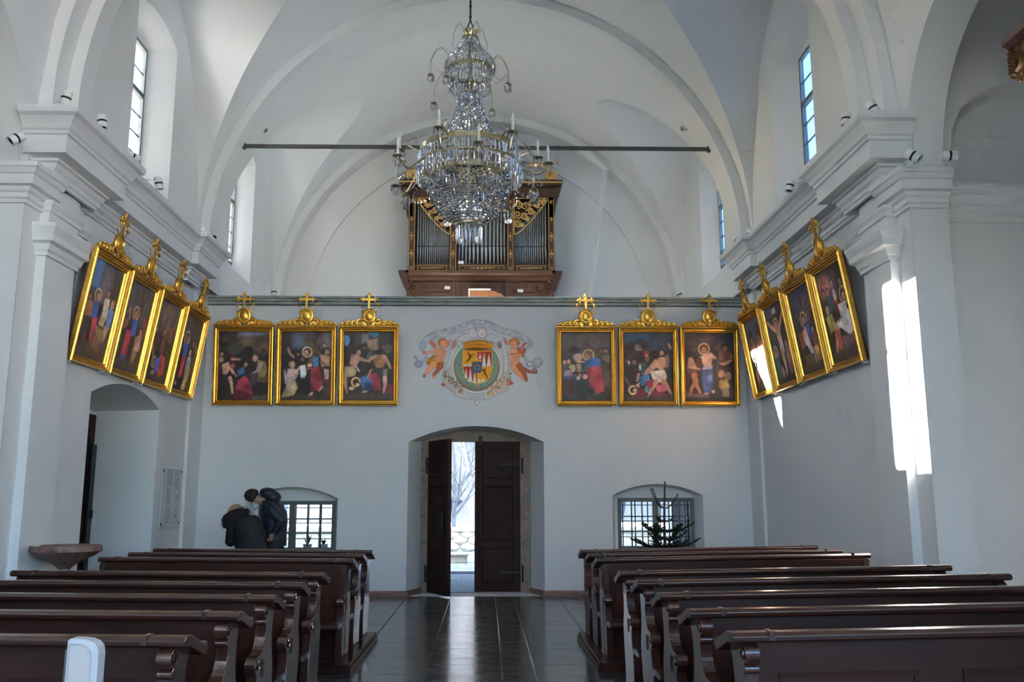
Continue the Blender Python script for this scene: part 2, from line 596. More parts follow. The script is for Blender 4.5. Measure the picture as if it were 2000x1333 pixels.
def near_wall(s, name, label):
    mb = MB()
    arch = [(CH_C - CH_R, 0.0), (CH_C + CH_R, 0.0)] + [(CH_C + CH_R * math.cos(PI * i / 24), CH_S + CH_R * math.sin(PI * i / 24)) for i in range(25)]
    x = s * XW
    # the arch rises above the springing, so the sheet follows the vault above z = Z0
    def m3(a, b):
        if b <= Z0:
            return (x, a, b)
        q = min(1.0, (b - Z0) / RV)
        return (s * RV * math.sqrt(1 - q * q), a, b)
    outer = [(-8.0, 0.0), (8.925, 0.0), (8.925, Z0), (9.06, Z0), (9.06, 6.75), (-8.0, 6.75), (-8.0, Z0)]
    holes = [arch]
    for a in (() if s < 0 else (-7.2, -4.6, -2.0)):  # unseen openings added on the right, sized for fill skylight
        holes.append([(a, 1.5), (a + 2.1, 1.5), (a + 2.1, 5.5), (a, 5.5)])
        portal(s * 4.7, a + 1.05, 3.5, 4.0, 2.1, (0, s * PI / 2, 0))
    panel(mb, outer, holes, m3)
    xs = s * (XW + JX)
    mb.loft([[m3(a, b) for a, b in arch[2:]], [(xs, a, b) for a, b in arch[2:]]], closed=False)
    mb.loft([[(x, CH_C + CH_R, 0), (x, CH_C + CH_R, CH_S)], [(xs, CH_C + CH_R, 0), (xs, CH_C + CH_R, CH_S)]], closed=False)
    mb.loft([[(x, CH_C - CH_R, 0), (x, CH_C - CH_R, CH_S)], [(xs, CH_C - CH_R, 0), (xs, CH_C - CH_R, CH_S)]], closed=False)
    o = struct(mb.build(name, PLS, smooth=30), label)
    # chapel room behind the arch
    mb = MB()
    y1 = 9.12
    x2 = s * 8.6
    wallp = [(XW + JX, 0), (8.6, 0), (8.6, 7.2), (XW + JX, 7.2)]
    niche = arch_loop(5.22, 6.75, 4.92, 5.35, 0.76)
    panel(mb, wallp, [niche], lambda a, b: (s * a, y1, b))
    mb.loft([[(s * a, y1, b) for a, b in niche], [(s * a, y1 + .3, b) for a, b in niche]], closed=True)
    panel(mb, niche, [], lambda a, b: (s * a, y1 + .3, b))
    mb.add([(xs, 5.7, 0), (x2, 5.7, 0), (x2, 5.7, 7.2), (xs, 5.7, 7.2)], [(0, 1, 2, 3)])
    endw = [(5.7, 0), (y1, 0), (y1, 7.2), (5.7, 7.2)]
    eh = []
    panel(mb, endw, eh, lambda a, b: (x2, a, b))
    mb.add([(xs, 5.7, 7.2), (x2, 5.7, 7.2), (x2, y1, 7.2), (xs, y1, 7.2)], [(0, 1, 2, 3)])
    # chapel side of the nave wall
    side = [(5.7, 0), (y1, 0), (y1, 7.2), (5.7, 7.2)]
    panel(mb, side, [[(CH_C - CH_R, 0.001), (CH_C + CH_R, 0.001)] + [(CH_C + CH_R * math.cos(PI * i / 24), CH_S + CH_R * math.sin(PI * i / 24)) for i in range(25)]], lambda a, b: (xs, a, b))
    struct(mb.build('chapel_wall', PLS, o, smooth=30), None)
    return o


near_wall(-1, 'wall_left_chancel', 'white left chancel wall with chapel arch')
near_wall(1, 'wall_right_chancel', 'white right chancel wall with chapel arch')
mb = MB()
out = [(-4.62, 0), (4.62, 0)] + [(4.62 * math.cos(PI * i / 40), Z0 + 4.62 * math.sin(PI * i / 40)) for i in range(41)]
hs = [[(a, 1.6), (a + 2.2, 1.6), (a + 2.2, 7.8), (a, 7.8)] for a in (-3.75, -1.1, 1.55)]  # unseen end openings added, enlarged to brighten the nave
panel(mb, out, hs, lambda a, b: (a, -8.0, b))
struct(mb.build('wall_chancel_end', PLS), 'white chancel end wall')
for a in (-3.75, -1.1, 1.55):
    portal(a + 1.1, -8.05, 4.7, 2.2, 6.2, (PI / 2, 0, 0))

# ---- wall under the gallery with the entrance niche and two low windows
LOW = [(-3.82, -2.30, 0.58, 1.58, 0.19), (2.28, 3.80, 0.60, 1.63, 0.19)]
mb = MB()
WT = 0.72
niche_o = seg_loop(-1.14, 1.14, 0.0, 2.52, 0.27)
niche_i = seg_loop(-0.96, 0.94, 0.0, 2.56, 0.19)
holes = [niche_o]
for a0, a1, z0, zs, rise in LOW:
    lo = seg_loop(a0, a1, z0, zs, rise)
    li = seg_loop(a0 + .08, a1 - .08, z0 + .07, zs + .0, rise * 0.85)
    holes.append(lo)
    mb.loft([[(a, YB, b) for a, b in lo], [(a, YB + .33, b) for a, b in li]], closed=True)
    rect = [(a0 + .13, z0 + .12), (a1 - .08, z0 + .12), (a1 - .08, zs - .04), (a0 + .13, zs - .04)]
    panel(mb, li, [rect], lambda a, b: (a, YB + .33, b))
    mb.loft([[(a, YB + .33, b) for a, b in rect], [(a, YB + .72, b) for a, b in rect]], closed=True)
panel(mb, [(-4.62, 0), (4.62, 0), (4.62, 4.87), (-4.62, 4.87)], holes, lambda a, b: (a, YB, b))
mb.loft([[(a, YB, b) for a, b in niche_o], [(a, YB + .5, b) for a, b in niche_i]], closed=True)
# porch side of the wall and parapet back
dhole = [(-0.82, 0.0), (0.76, 0.0), (0.76, 2.56), (-0.82, 2.56)]
rects = [[(a0 + .13, z0 + .12), (a1 - .08, z0 + .12), (a1 - .08, zs - .04), (a0 + .13, zs - .04)] for a0, a1, z0, zs, rise in LOW]
panel(mb, [(-4.62, -0.02), (4.62, -0.02), (4.62, 3.95), (-4.62, 3.95)], [[(p[0], p[1] + .001) for p in dhole]] + rects, lambda a, b: (a, YB + .72, b))
mb.add([(-4.62, YB + .35, 3.9), (4.62, YB + .35, 3.9), (4.62, YB + .35, 4.87), (-4.62, YB + .35, 4.87)], [(0, 1, 2, 3)])
wall_back = struct(mb.build('wall_back', PLS, smooth=30), 'white wall below the organ gallery with entrance niche')
# stone door surround
mb = MB()
panel(mb, niche_i, [[(p[0], max(p[1], 0.001)) for p in dhole]], lambda a, b: (a, YB + .5, b))
mb.loft([[(a, YB + .5, b) for a, b in dhole], [(a, YB + .74, b) for a, b in dhole]], closed=True)
struct(mb.build('trim_1', M['stone']), 'rough stone surround of the entrance door')
# coping of the parapet: stepped grey-green marble, in long slabs
xs = [-4.62, -2.9, -1.2, 0.35, 2.05, 3.15, 4.62]
cop = struct(MB().box(-4.62, 4.62, YB, YB + .36, 4.861, 4.875).build('trim_2', M['coping']), 'grey green marble coping of the gallery parapet')
prof = [(YB - .05, 4.872), (YB - .05, 4.915), (YB - .085, 4.935), (YB - .085, 4.96), (YB - .115, 4.975), (YB - .115, 5.01), (YB + .42, 5.01), (YB + .42, 4.872)]
for a, b in zip(xs[:-1], xs[1:]):
    MB().prism(prof, 'x', a + .002, b - .002).build('slab', M['coping'], cop, bevel=0.004)
# red marble skirting
for i, (a, b, y) in enumerate([(-4.62, -1.14, YB), (1.14, 4.62, YB)]):
    struct(MB().prism([(YB - .03, 0.0), (YB - .03, .06), (YB - .015, .09), (YB + .005, .09), (YB + .005, 0)], 'x', a, b).build('baseboard_back_%d' % (i + 1), M['red_marble']), 'red marble skirting along the entrance wall')
for i, s in enumerate((-1, 1)):
    mb = MB()
    p0, p1 = Vector((s * 1.14, YB, 0)), Vector((s * 0.95, YB + .5, 0))
    n = Vector((-s, 0, 0)) * .03
    mb.loft([[p0, p0 + n, p0 + n + Vector((0, 0, .09)), p0 + Vector((0, 0, .09))], [p1, p1 + n, p1 + n + Vector((0, 0, .09)), p1 + Vector((0, 0, .09))]], True, True)
    struct(mb.build('baseboard_niche_%d' % (i + 1), M['red_marble']), 'red marble skirting in the entrance niche')

# ---- mouldings
def run_moulding(path, prof, name, material, parent=None, ends=(None, None), label=None):
    """sweep prof [(out, z)] along a plan path; 'out' points to the left of the walking direction"""
    P = [Vector((p[0], p[1])) for p in path]
    rings = []
    for i, p in enumerate(P):
        d0 = (P[i] - P[i - 1]).normalized() if i > 0 else (P[1] - P[0]).normalized()
        d1 = (P[i + 1] - P[i]).normalized() if i < len(P) - 1 else d0
        n0, n1 = Vector((-d0.y, d0.x)), Vector((-d1.y, d1.x))
        mdir = (n0 + n1)
        mdir = mdir / max(0.2, mdir.length_squared) * 2
        rings.append([(p.x + mdir.x * o_, p.y + mdir.y * o_, z) for o_, z in prof])
    mb = MB().loft(rings, closed=True, caps=True)
    o = mb.build(name, material, parent)
    if parent is None:
        struct(o, label)
    return o


CORN = [(0.0, 4.93), (0.035, 4.93), (0.035, 4.965), (0.055, 4.975), (0.055, 5.02), (0.085, 5.05), (0.10, 5.09), (0.13, 5.10), (0.13, 5.13),
        (0.26, 5.14), (0.26, 5.33), (0.285, 5.34), (0.285, 5.375), (0.31, 5.39), (0.33, 5.44), (0.375, 5.50), (0.42, 5.525), (0.43, 5.56), (0.43, 5.60), (0.0, 5.60)]
IMPO = [(0.0, 4.60), (0.03, 4.60), (0.03, 4.64), (0.05, 4.65), (0.05, 4.70), (0.075, 4.72), (0.085, 4.76), (0.14, 4.77), (0.14, 4.87), (0.16, 4.88), (0.185, 4.93), (0.20, 4.94), (0.20, 4.985), (0.0, 4.985)]
PCAP = [(0.0, 4.13), (0.03, 4.13), (0.03, 4.17), (0.05, 4.19), (0.065, 4.25), (0.115, 4.27), (0.115, 4.34), (0.15, 4.42), (0.15, 4.46), (0.0, 4.46)]


def mirror_path(pts, s):
    return [(s * p[0], p[1]) for p in pts]


ti = 3
for s in (-1, 1):
    side = 'left' if s < 0 else 'right'

    def go(pts):                                   # walk so that the nave lies on the left hand
        p = mirror_path(pts, s)
        return p if s < 0 else p[::-1]
    # long cornice with breaks at both ends
    run_moulding(go([(XW + .05, 14.08), (XW - .10, 14.08), (XW - .10, 13.6), (XW, 13.6), (XW, 10.15), (XW - .14, 10.15), (XW - .14, 9.13), (XW + .05, 9.13)]),
                 CORN, 'trim_%d' % ti, M['plaster_smooth'], label='white moulded cornice along the %s nave wall' % side)
    # flat pilaster at the near end of the bay, with its capital
    a, b = sorted((s * XW, s * (XW - .10)))
    pil = struct(MB().box(a, b, 9.25, 9.92, 0.0, 4.94).build('trim_%d' % (ti + 1), M['plaster_smooth']), 'flat white pilaster beside the %s chapel pier' % side)
    run_moulding(go([(XW + .02, 9.92), (XW - .10, 9.92), (XW - .10, 9.25), (XW + .02, 9.25)]), PCAP, 'capital', M['plaster_smooth'], pil)
    run_moulding(go([(XW + .02, 10.35), (XW - .0, 10.35), (XW - .0, 9.92), (XW - .10, 9.92), (XW - .10, 9.25), (XW + .02, 9.25)]),
                 [(0, 4.62), (.025, 4.62), (.025, 4.66), (.05, 4.70), (.05, 4.735), (0, 4.735)], 'architrave', M['plaster_smooth'], pil)
    # impost of the chapel arch, wrapping round the pier corner
    run_moulding(go([(XW, 9.40), (XW, CH_C + CH_R), (XW + JX, CH_C + CH_R)]), IMPO, 'trim_%d' % (ti + 2), M['plaster_smooth'], label='moulded impost of the %s chapel arch' % side)
    run_moulding(go([(XW + JX, 9.12), (8.6, 9.12)]), [(o_ * .8, z - .09) for o_, z in IMPO], 'trim_%d' % (ti + 3), M['plaster_smooth'], label='moulded string course inside the %s chapel' % side)
    # narrow pilaster at the far end below the gallery
    a, b = sorted((s * XW, s * (XW - .05)))
    struct(MB().box(a, b, 14.32, 14.62, 0.0, 4.95).build('trim_%d' % (ti + 4), M['plaster_smooth']), 'narrow white pilaster near the gallery on the %s' % side)
    ti += 5

# ================================================================== FLOOR
fl = struct(MB().box(-9, 9, -8.2, 15.9, -0.2, -0.006).build('floor', M['joint']), 'dark polished stone floor')
rnd = random.Random(5)
tile_me = {}


def tile(x0, x1, y0, y1):
    w, l = x1 - x0 - .006, y1 - y0 - .006
    key = (round(w, 3), round(l, 3))
    if key not in tile_me:
        b = .004
        mb = MB()
        mb.loft([[(-w / 2, -l / 2, -.02), (w / 2, -l / 2, -.02), (w / 2, l / 2, -.02), (-w / 2, l / 2, -.02)],
                 [(-w / 2, -l / 2, -.003), (w / 2, -l / 2, -.003), (w / 2, l / 2, -.003), (-w / 2, l / 2, -.003)],
                 [(-w / 2 + b, -l / 2 + b, 0), (w / 2 - b, -l / 2 + b, 0), (w / 2 - b, l / 2 - b, 0), (-w / 2 + b, l / 2 - b, 0)]], True, True)
        me = bpy.data.meshes.new('tile')
        me.from_pydata(mb.v, [], mb.f)
        me.update()
        tile_me[key] = me
    o = link('tile', tile_me[key], M['floor'], fl)
    o.location = ((x0 + x1) / 2, (y0 + y1) / 2, rnd.uniform(-.0012, .0004))
    return o


def lay(x0, cols, y0, y1, ln):
    x = x0
    for ci, w in enumerate(cols):
        y = y0 - (ci % 2) * ln * .5
        while y < y1 - .05:
            a, b = max(y, y0), min(y + ln, y1)
            if b - a > .05:
                tile(x, x + w, a, b)
            y += ln
        x += w


lay(-4.62, [0.62, 0.62, 0.62, 0.62, 0.62], 10.75, 15.1, 0.92)
lay(-1.52, [0.40, 0.72, 0.72, 0.30, 0.72, 0.36], 6.3, 15.1, 0.92)
lay(1.70, [0.62, 0.62, 0.62, 0.62, 0.44], 10.75, 15.1, 0.92)
lay(-1.52, [0.40, 0.72, 0.72, 0.30, 0.72, 0.36], 3.0, 6.3, 1.10)
lay(-0.96, [0.94, 0.96], 15.1, 15.85, 0.75)
struct(MB().box(-9, 9, -8.2, 10.75, -.019, -.003).build('floor_under_pews', M['floor'], fl), None)

# ================================================================== PORCH AND OUTDOORS
mb = MB()
def arc3(a0, a1, zs):
    return arch_loop(a0, a1, 0.0, zs, (a1 - a0) / 2, 20)
arcs = [arc3(-1.45, 1.25, 1.75), arc3(-4.3, -1.95, 1.6), arc3(1.75, 4.3, 1.6)]
panel(mb, [(-4.9, -.05), (4.9, -.05), (4.9, 10.6), (-4.9, 10.6)], [[(p[0], p[1] + .001) for p in q] for q in arcs], lambda a, b: (a, 20.0 + .15, b))
panel(mb, [(-4.9, -.05), (4.9, -.05), (4.9, 10.6), (-4.9, 10.6)], [[(p[0], p[1] + .001) for p in q] for q in arcs], lambda a, b: (a, 20.55, b))
for q in arcs:
    mb.loft([[(a, 20.15, b) for a, b in q], [(a, 20.55, b) for a, b in q]], closed=True)
for s in (-1, 1):
    mb.add([(s * 4.62, 15.8, -.05), (s * 4.62, 20.2, -.05), (s * 4.62, 20.2, 3.9), (s * 4.62, 15.8, 3.9)], [(0, 1, 2, 3)])
porch = struct(mb.build('wall_porch', PLS, smooth=30), 'white arcaded porch wall outside the entrance')
ground = struct(MB().box(-60, 60, 15.9, 120, -.4, -.075).build('ground', M['paving']), 'grey outdoor paving before the church')
M['snow'] = mat('bright_snow_field', (0.86, 0.87, 0.88), (0.78, 0.79, 0.80), 0.2, 0.9, detail=8)
M['grass'] = mat('dull_winter_grass', (0.13, 0.13, 0.075), (0.08, 0.085, 0.05), 0.4, 0.95, detail=8)
struct(MB().box(9.2, 140, -60, 15.8, -.5, -.09).build('ground_right', M['snow'], ground), None)  # unseen snow ground added to bounce sunlight through the right windows
struct(MB().box(-140, -9.2, -60, 15.8, -.5, -.09).build('ground_left', M['grass'], ground), None)
pv = random.Random(3)
pav_me = {}
for i in range(8):
    for j in range(12):
        x0, y0 = -2.4 + i * .62 + (j % 2) * .2, 15.86 + j * .95
        key = 'p'
        if key not in pav_me:
            mb = MB().box(-.306, .306, -.47, .47, -.08, 0)
            me = bpy.data.meshes.new('paving_slab')
            me.from_pydata(mb.v, [], mb.f)
            pav_me[key] = me
        o = link('paving_slab', pav_me[key], M['paving'], ground)
        o.location = (x0 + .31, y0 + .475, -.055 + pv.uniform(-.002, .002))

# low churchyard wall, single field stones
fw = thing('churchyard_wall', 'low sunlit stone wall behind the churchyard, seen through the door', 'wall', (0, 29.0, 0))
MB().box(-7, 7, -.2, .25, -.08, .52).build('core', M['out_stone'], fw)
st_me = []
for k in range(6):
    r = random.Random(k)
    mb = MB().sphere((0, 0, 0), (.27, .12, .15), 8, 5)
    mb.v = [(p[0] * r.uniform(.85, 1.1), p[1] * r.uniform(.9, 1.1), p[2] * r.uniform(.85, 1.1)) for p in mb.v]
    me = bpy.data.meshes.new('stone')
    me.from_pydata(mb.v, [], mb.f)
    st_me.append(me)
rr = random.Random(9)
for row in range(3):
    for k in range(9):
        o = link('stone', st_me[rr.randrange(6)], M['out_stone'], fw)
        o.location = (-2.4 + k * .5 + (row % 2) * .25, -.2, .06 + row * .2)
        o.rotation_euler = (0, rr.uniform(-.15, .15), rr.uniform(-.2, .2))
MB().box(-7, 7, -.32, .34, .53, .66).build('capstone', M['out_stone'], fw, bevel=.02)

# stone plinths and a grave cross
for (x, y, sx, sz, lab) in ((-.62, 23.6, .62, .32, 'low stone block on the paving near the left door leaf'), (.42, 23.2, .55, .50, 'taller stone block below the stone cross outside')):
    t = thing('stone_block', lab, 'stone block', (x, y, -.06), group='stone blocks outside the door')
    MB().box(-sx / 2, sx / 2, -.25, .25, 0, sz * .6).build('block', M['out_stone'], t, bevel=.03)
    MB().box(-sx / 2 - .05, sx / 2 + .05, -.3, .3, sz * .6, sz * .78).build('slab', M['out_stone'], t, bevel=.02)
    if sz > .4:
        MB().box(-sx * .42, sx * .42, -.2, .2, sz * .78, sz * 1.15).build('upper_block', M['out_stone'], t, bevel=.03)
t = thing('stone_cross', 'grey stone churchyard cross with pointed arms, half hidden by the door', 'cross', (.55, 23.62, -.06))
MB().prism([(-.08, 0), (.08, 0), (.08, 1.1), (-.08, 1.1)], 'y', -.07, .07).build('shaft', M['out_stone'], t, bevel=.01)
w, a = .17, .36
cr = [(-.09, .55), (-.10, .74), (-.20, .80), (-.44, .68), (-.66, .92), (-.44, 1.16), (-.20, 1.04), (-.10, 1.10), (-.09, 1.3), (-.2, 1.5), (0, 1.7), (.2, 1.5), (.09, 1.3), (.1, 1.1), (.2, 1.04), (.44, 1.16), (.66, .92), (.44, .68), (.2, .8), (.1, .74), (.09, .55)]
MB().prism([(p[0] * .8, p[1] * .8 + .5) for p in cr], 'y', -.06, .06).build('cross_head', M['out_stone'], t, bevel=.01)

# bare frosted trees and a wooded hillside, haze put into its blue colour
M['hill'] = mat('distant_wooded_hillside', (0.024, 0.042, 0.066), (0.008, 0.017, 0.030), 0.5, 1.0, detail=10, bmp=1.0, bscale=1.5)
mb = MB()
nx, ny = 70, 26
hr = np.random.RandomState(4)
hx = hr.rand(ny + 1, nx + 1)
grid = []
for j in range(ny + 1):
    t = j / ny
    grid.append([(-110 + 220 * i / nx, 55 + 60 * t + 2.0 * hx[j, i], -6 + 46 * t ** .9 + 3.0 * hx[j, i] * (t > .01)) for i in range(nx + 1)])
mb.loft(grid, closed=False)
struct(mb.build('hillside', M['hill'], smooth=60), 'blue wooded hillside beyond the churchyard')


def bare_tree(loc, h, seed, lab):
    r = random.Random(seed)
    M.setdefault('twig', mat('pale_grey_bark', (0.20, 0.21, 0.22), (0.12, 0.125, 0.135), 6.0, 0.8))
    t = thing('bare_tree', lab, 'tree', loc, group='bare trees outside')
    segs = MB()
    twigs = MB()

    def grow(p, d, ln, rad, lvl):
        pts = [p]
        q = p
        for k in range(4):
            d = (d + Vector((r.uniform(-.16, .16), r.uniform(-.16, .16), r.uniform(-.02, .12)))).normalized()
            q = q + d * ln / 4
            pts.append(q)
        (segs if lvl < 2 else twigs).tube(pts, [rad * (1 - .14 * k) for k in range(5)], 5 if lvl < 2 else 3, caps=False)
        if lvl < 4:
            for k in range(4 if lvl < 3 else 3):
                a = r.uniform(0, 2 * PI)
                e = r.uniform(.4, .95)
                dd = (d * (1 - e * .5) + Vector((math.cos(a), math.sin(a), .25)) * e).normalized()
                grow(pts[r.randint(1, 4)], dd, ln * r.uniform(.55, .8), rad * .5, lvl + 1)
    grow(Vector((0, 0, 0)), Vector((r.uniform(-.1, .1), 0, 1)), h * .45, .11, 0)
    segs.build('trunk', M['twig'], t, smooth=60)
    twigs.build('twig_crown', M['twig'], t, kind='stuff')


bare_tree((-1.05, 34, -.1), 8.5, 11, 'pale bare tree behind the churchyard wall, seen in the door gap')
bare_tree((-.5, 47, -.1), 9.0, 15, 'pale bare tree farther back below the hillside')
# unseen house added to keep the churchyard in shade
t = thing('neighbour_house', 'plastered house beyond the churchyard outside the picture', 'house', (-17.5, 34.0, -.1))
MB().box(-5, 5, -10, 14, 0, 9.5).build('wall', PLS, t)
MB().prism([(-5.6, 9.4), (5.6, 9.4), (0, 13.4)], 'y', -10.6, 14.6).build('roof', M['font_marble'], t)

# ================================================================== DOORS
HG = M['iron']


def hinge(parent, x, z, s):
    """strap and pintle hinge on a leaf"""
    mb = MB()
    mb.box(min(x, x + s * .34), max(x, x + s * .34), -.052, -.04, z - .02, z + .02)
    mb.sphere((x + s * .35, -.046, z), (.035, .008, .035), 8, 4)
    return mb.build('hinge', HG, parent)


def leaf(name, label, loc, rz, w, h, s):
    """panelled door leaf, hinged at x = 0, running to x = s*w"""
    t = thing(name, label, 'door', loc, (0, 0, rz), group='leaves of the entrance door')
    def bx(a, b):
        return (min(s * a, s * b), max(s * a, s * b))
    st = .13
    for a, b in ((0, st), (w - st, w)):
        x0, x1 = bx(a, b)
        MB().box(x0, x1, -.04, .03, .02, h).build('stile', M['door_wood'], t, bevel=.004)
    zs = [(.02, .16), (.74, .86), (1.78, 1.92), (h - .13, h)]
    x0, x1 = bx(st, w - st)
    for a, b in zs:
        MB().box(x0, x1, -.038, .028, a, b).build('rail', M['door_wood'], t, bevel=.004)
    for (a, b), (c, d) in zip(zs[:-1], zs[1:]):
        mb = MB().box(x0, x1, -.012, .012, b, c)
        mb.loft([[(x0 + .008, -.012, b + .008), (x1 - .008, -.012, b + .008), (x1 - .008, -.012, c - .008), (x0 + .008, -.012, c - .008)],
                 [(x0 + .014, -.034, b + .014), (x1 - .014, -.034, b + .014), (x1 - .014, -.034, c - .014), (x0 + .014, -.034, c - .014)]], True, True)
        mb.build('panel', M['door_wood'], t)
    for z in (.34, 2.16):
        hinge(t, 0, z, s)
        MB().tube([(-s * .035, -.05, z - .16), (-s * .035, -.05, z + .12)], .022, 8).build('hinge_pin', HG, t)
    return t


L = leaf('door_leaf', 'left entrance door leaf standing open into the church', (-.80, YB + .50, 0.0), R(-62), .79, 2.56, 1)
mb = MB().box(.52, .66, -.075, -.04, 1.02, 1.36)
mb.build('lock_case', HG, L, bevel=.01)
MB().tube([(.6, -.06, 1.18), (.6, -.12, 1.18), (.70, -.13, 1.17), (.74, -.13, 1.15)], .012, 6).build('handle', HG, L, smooth=50)
MB().tube([(.6, -.05, 1.42), (.6, -.08, 1.46), (.6, -.05, 1.50)], .008, 6).build('latch_ring', HG, L)
Rr = leaf('door_leaf', 'right entrance door leaf, closed, dark panelled wood with iron hinges', (.758, YB + .56, 0.0), 0, .785, 2.56, -1)
MB().box(-.785, -.71, -.065, -.04, .02, 2.56).build('cover_strip', M['door_wood'], Rr, bevel=.008)
MB().box(-.72, -.66, -.09, -.05, 2.48, 2.66).build('top_bolt', HG, Rr, bevel=.005)

# side door closing the back of the niche in the left wall
t = thing('side_door', 'dark wooden side door at the back of the niche in the left wall', 'door', (-5.545, 11.95, 0))
for a, b in ((-1.1, -.9), (.95, 1.135)):
    MB().box(-.02, .03, a, b, .02, 2.78).build('stile', M['door_wood'], t, bevel=.004)
for a, b in ((.02, .2), (1.15, 1.3), (2.6, 2.78)):
    MB().box(-.02, .028, -.9, .95, a, b).build('rail', M['door_wood'], t, bevel=.004)
for a, b in ((.2, 1.15), (1.3, 2.6)):
    MB().box(-.02, .012, -.9, .95, a, b).build('panel', M['door_wood'], t)
MB().box(.03, .09, .98, 1.10, 0.02, 2.35).build('cover_strip', M['black'], t, bevel=.006, label='dark bluish edge strip')
MB().box(.09, .12, 1.02, 1.06, 1.3, 1.42).build('handle', HG, t, bevel=.004)

# ================================================================== LOW WINDOWS with grilles
for i, (a0, a1, z0, zs, rise) in enumerate(LOW):
    x0, x1, b0, b1 = a0 + .13, a1 - .08, z0 + .12, zs - .04
    y = YB + .37
    f = .065
    mb = MB()
    mb.box(x0, x0 + f, y - .04, y + .03, b0, b1).box(x1 - f, x1, y - .04, y + .03, b0, b1)
    mb.box(x0 + f, x1 - f, y - .04, y + .03, b0, b0 + f).box(x0 + f, x1 - f, y - .04, y + .03, b1 - f, b1)
    win = struct(mb.build('window_%d' % (5 + i), M['frame_grey'], bevel=.004), 'low arched window beside the entrance, %s' % ('behind the two people' if i == 0 else 'behind the small fir tree'))
    xm = x0 + (x1 - x0) * (.50 if i else .44)
    MB().box(xm - .05, xm + .05, y - .05, y + .03, b0 + f, b1 - f).build('mullion', M['frame_grey'], win, bevel=.004)
    for c, d in ((x0 + f, xm - .05), (xm + .05, x1 - f)):
        n = 3
        for k in range(1, n):
            xx = c + (d - c) * k / n
            MB().box(xx - .011, xx + .011, y - .012, y + .012, b0 + f, b1 - f).build('glazing_bar', M['frame_grey'], win)
        for k in range(1, 3):
            zz = b0 + f + (b1 - b0 - 2 * f) * k / 3
            MB().box(c, d, y - .012, y + .012, zz - .011, zz + .011).build('glazing_bar', M['frame_grey'], win)
        for k in range(n):
            for q in range(3):
                dx, dz = (d - c) / n, (b1 - b0 - 2 * f) / 3
                MB().box(c + k * dx, c + k * dx + dx, y - .002, y + .002, b0 + f + q * dz, b0 + f + q * dz + dz).build('pane', M['glass'], win)
    g = thing('window_grille', 'iron grille outside the low window %s' % ('behind the two people' if i == 0 else 'behind the small fir tree'), 'grille', ((x0 + x1) / 2, YB + .66, b0), group='iron window grilles')
    hw, hh = (x1 - x0) / 2, b1 - b0
    for k in range(6):
        xx = -hw + 2 * hw * (k + .62) / 6
        MB().box(xx - .009, xx + .009, -.009, .009, 0, hh).build('bar', HG, g)
    for k in range(3):
        zz = hh * (k + .75) / 3.2
        MB().box(-hw, hw, -.018, -.009, zz - .007, zz + .007).build('bar', HG, g)
# potted plants on the ledge outside the left low window
M['pot'] = mat('pale_glazed_pot', (0.55, 0.58, 0.56), (0.45, 0.48, 0.47), 5.0, 0.4)
M['leaf'] = mat('dark_leaf', (0.05, 0.09, 0.03), (0.03, 0.055, 0.02), 9.0, 0.6)
struct(MB().box(-3.9, -2.2, YB + .725, YB + 1.12, .56, .618).build('window_ledge', M['plaster']), 'white outer ledge of the left low window')
for j, (x, hgt, lab) in enumerate(((-2.96, .20, 'potted plant nearer the mullion outside the left low window'), (-2.68, .14, 'smaller potted plant toward the right outside the left low window'))):
    t = thing('potted_plant', lab, 'plant', (x, YB + .96, .62), group='potted plants outside the low window')
    MB().lathe([(.0, 0), (.055, 0), (.075, .15), (.08, .15), (.08, .17), (.065, .17), (.06, .14), (0, .14)], 14).build('pot', M['pot'], t, smooth=40)
    mb = MB()
    r = random.Random(j)
    for k in range(26):
        a, ln = r.uniform(0, 2 * PI), hgt * r.uniform(.5, 1.0)
        d = Vector((math.cos(a) * .5, math.sin(a) * .5, 1)) * ln
        p = Vector((0, 0, .14))
        w = Vector((-math.sin(a), math.cos(a), 0)) * .012
        mb.add([p - w * .4, p + w * .4, p + d * .6 + w, p + d, p + d * .6 - w], [(0, 1, 2, 3, 4)])
    mb.build('foliage', M['leaf'], t, kind='stuff')

# ================================================================== PEWS (facing the camera)
def smooth_pts(pts, n=4):
    """Catmull-Rom through an open list of 2D points"""
    out = []
    P = [pts[0]] + list(pts) + [pts[-1]]
    for i in range(1, len(P) - 2):
        for k in range(n):
            t = k / n
            out.append(tuple(.5 * (2 * P[i][c] + (P[i + 1][c] - P[i - 1][c]) * t + (2 * P[i - 1][c] - 5 * P[i][c] + 4 * P[i + 1][c] - P[i + 2][c]) * t * t
                                   + (3 * P[i][c] - P[i - 1][c] - 3 * P[i + 1][c] + P[i + 2][c]) * t ** 3) for c in range(2)))
    out.append(tuple(pts[-1]))
    return out


front = [(-.035, .975), (-.075, .955), (-.085, .925), (-.07, .895), (-.045, .888)], [(-.045, .888), (-.06, .875), (-.06, .855), (-.04, .845)], \
        [(-.04, .845), (-.045, .78), (-.075, .73), (-.13, .695), (-.19, .69), (-.235, .665), (-.245, .63), (-.225, .60), (-.20, .585)], \
        [(-.20, .585), (-.205, .50), (-.235, .38), (-.25, .28), (-.235, .18), (-.215, .10), (-.24, .04), (-.24, 0.0)]
back = [(.17, 0.0), (.17, .05), (.13, .12), (.125, .3), (.15, .45), (.155, .58), (.12, .68), (.105, .78), (.12, .88), (.15, .935)]
END = []
for seg in front:
    END += smooth_pts(seg, 3)[:-1]
END += smooth_pts(front[-1], 3)[-1:] + smooth_pts(back, 3)
LEDGE = [(-.055, .975), (-.075, .985), (-.078, 1.005), (-.06, 1.020), (-.03, 1.023), (.02, 1.018), (.19, .955), (.215, .965), (.232, .955), (.235, .925), (.20, .905), (.16, .918), (.0, .975)]


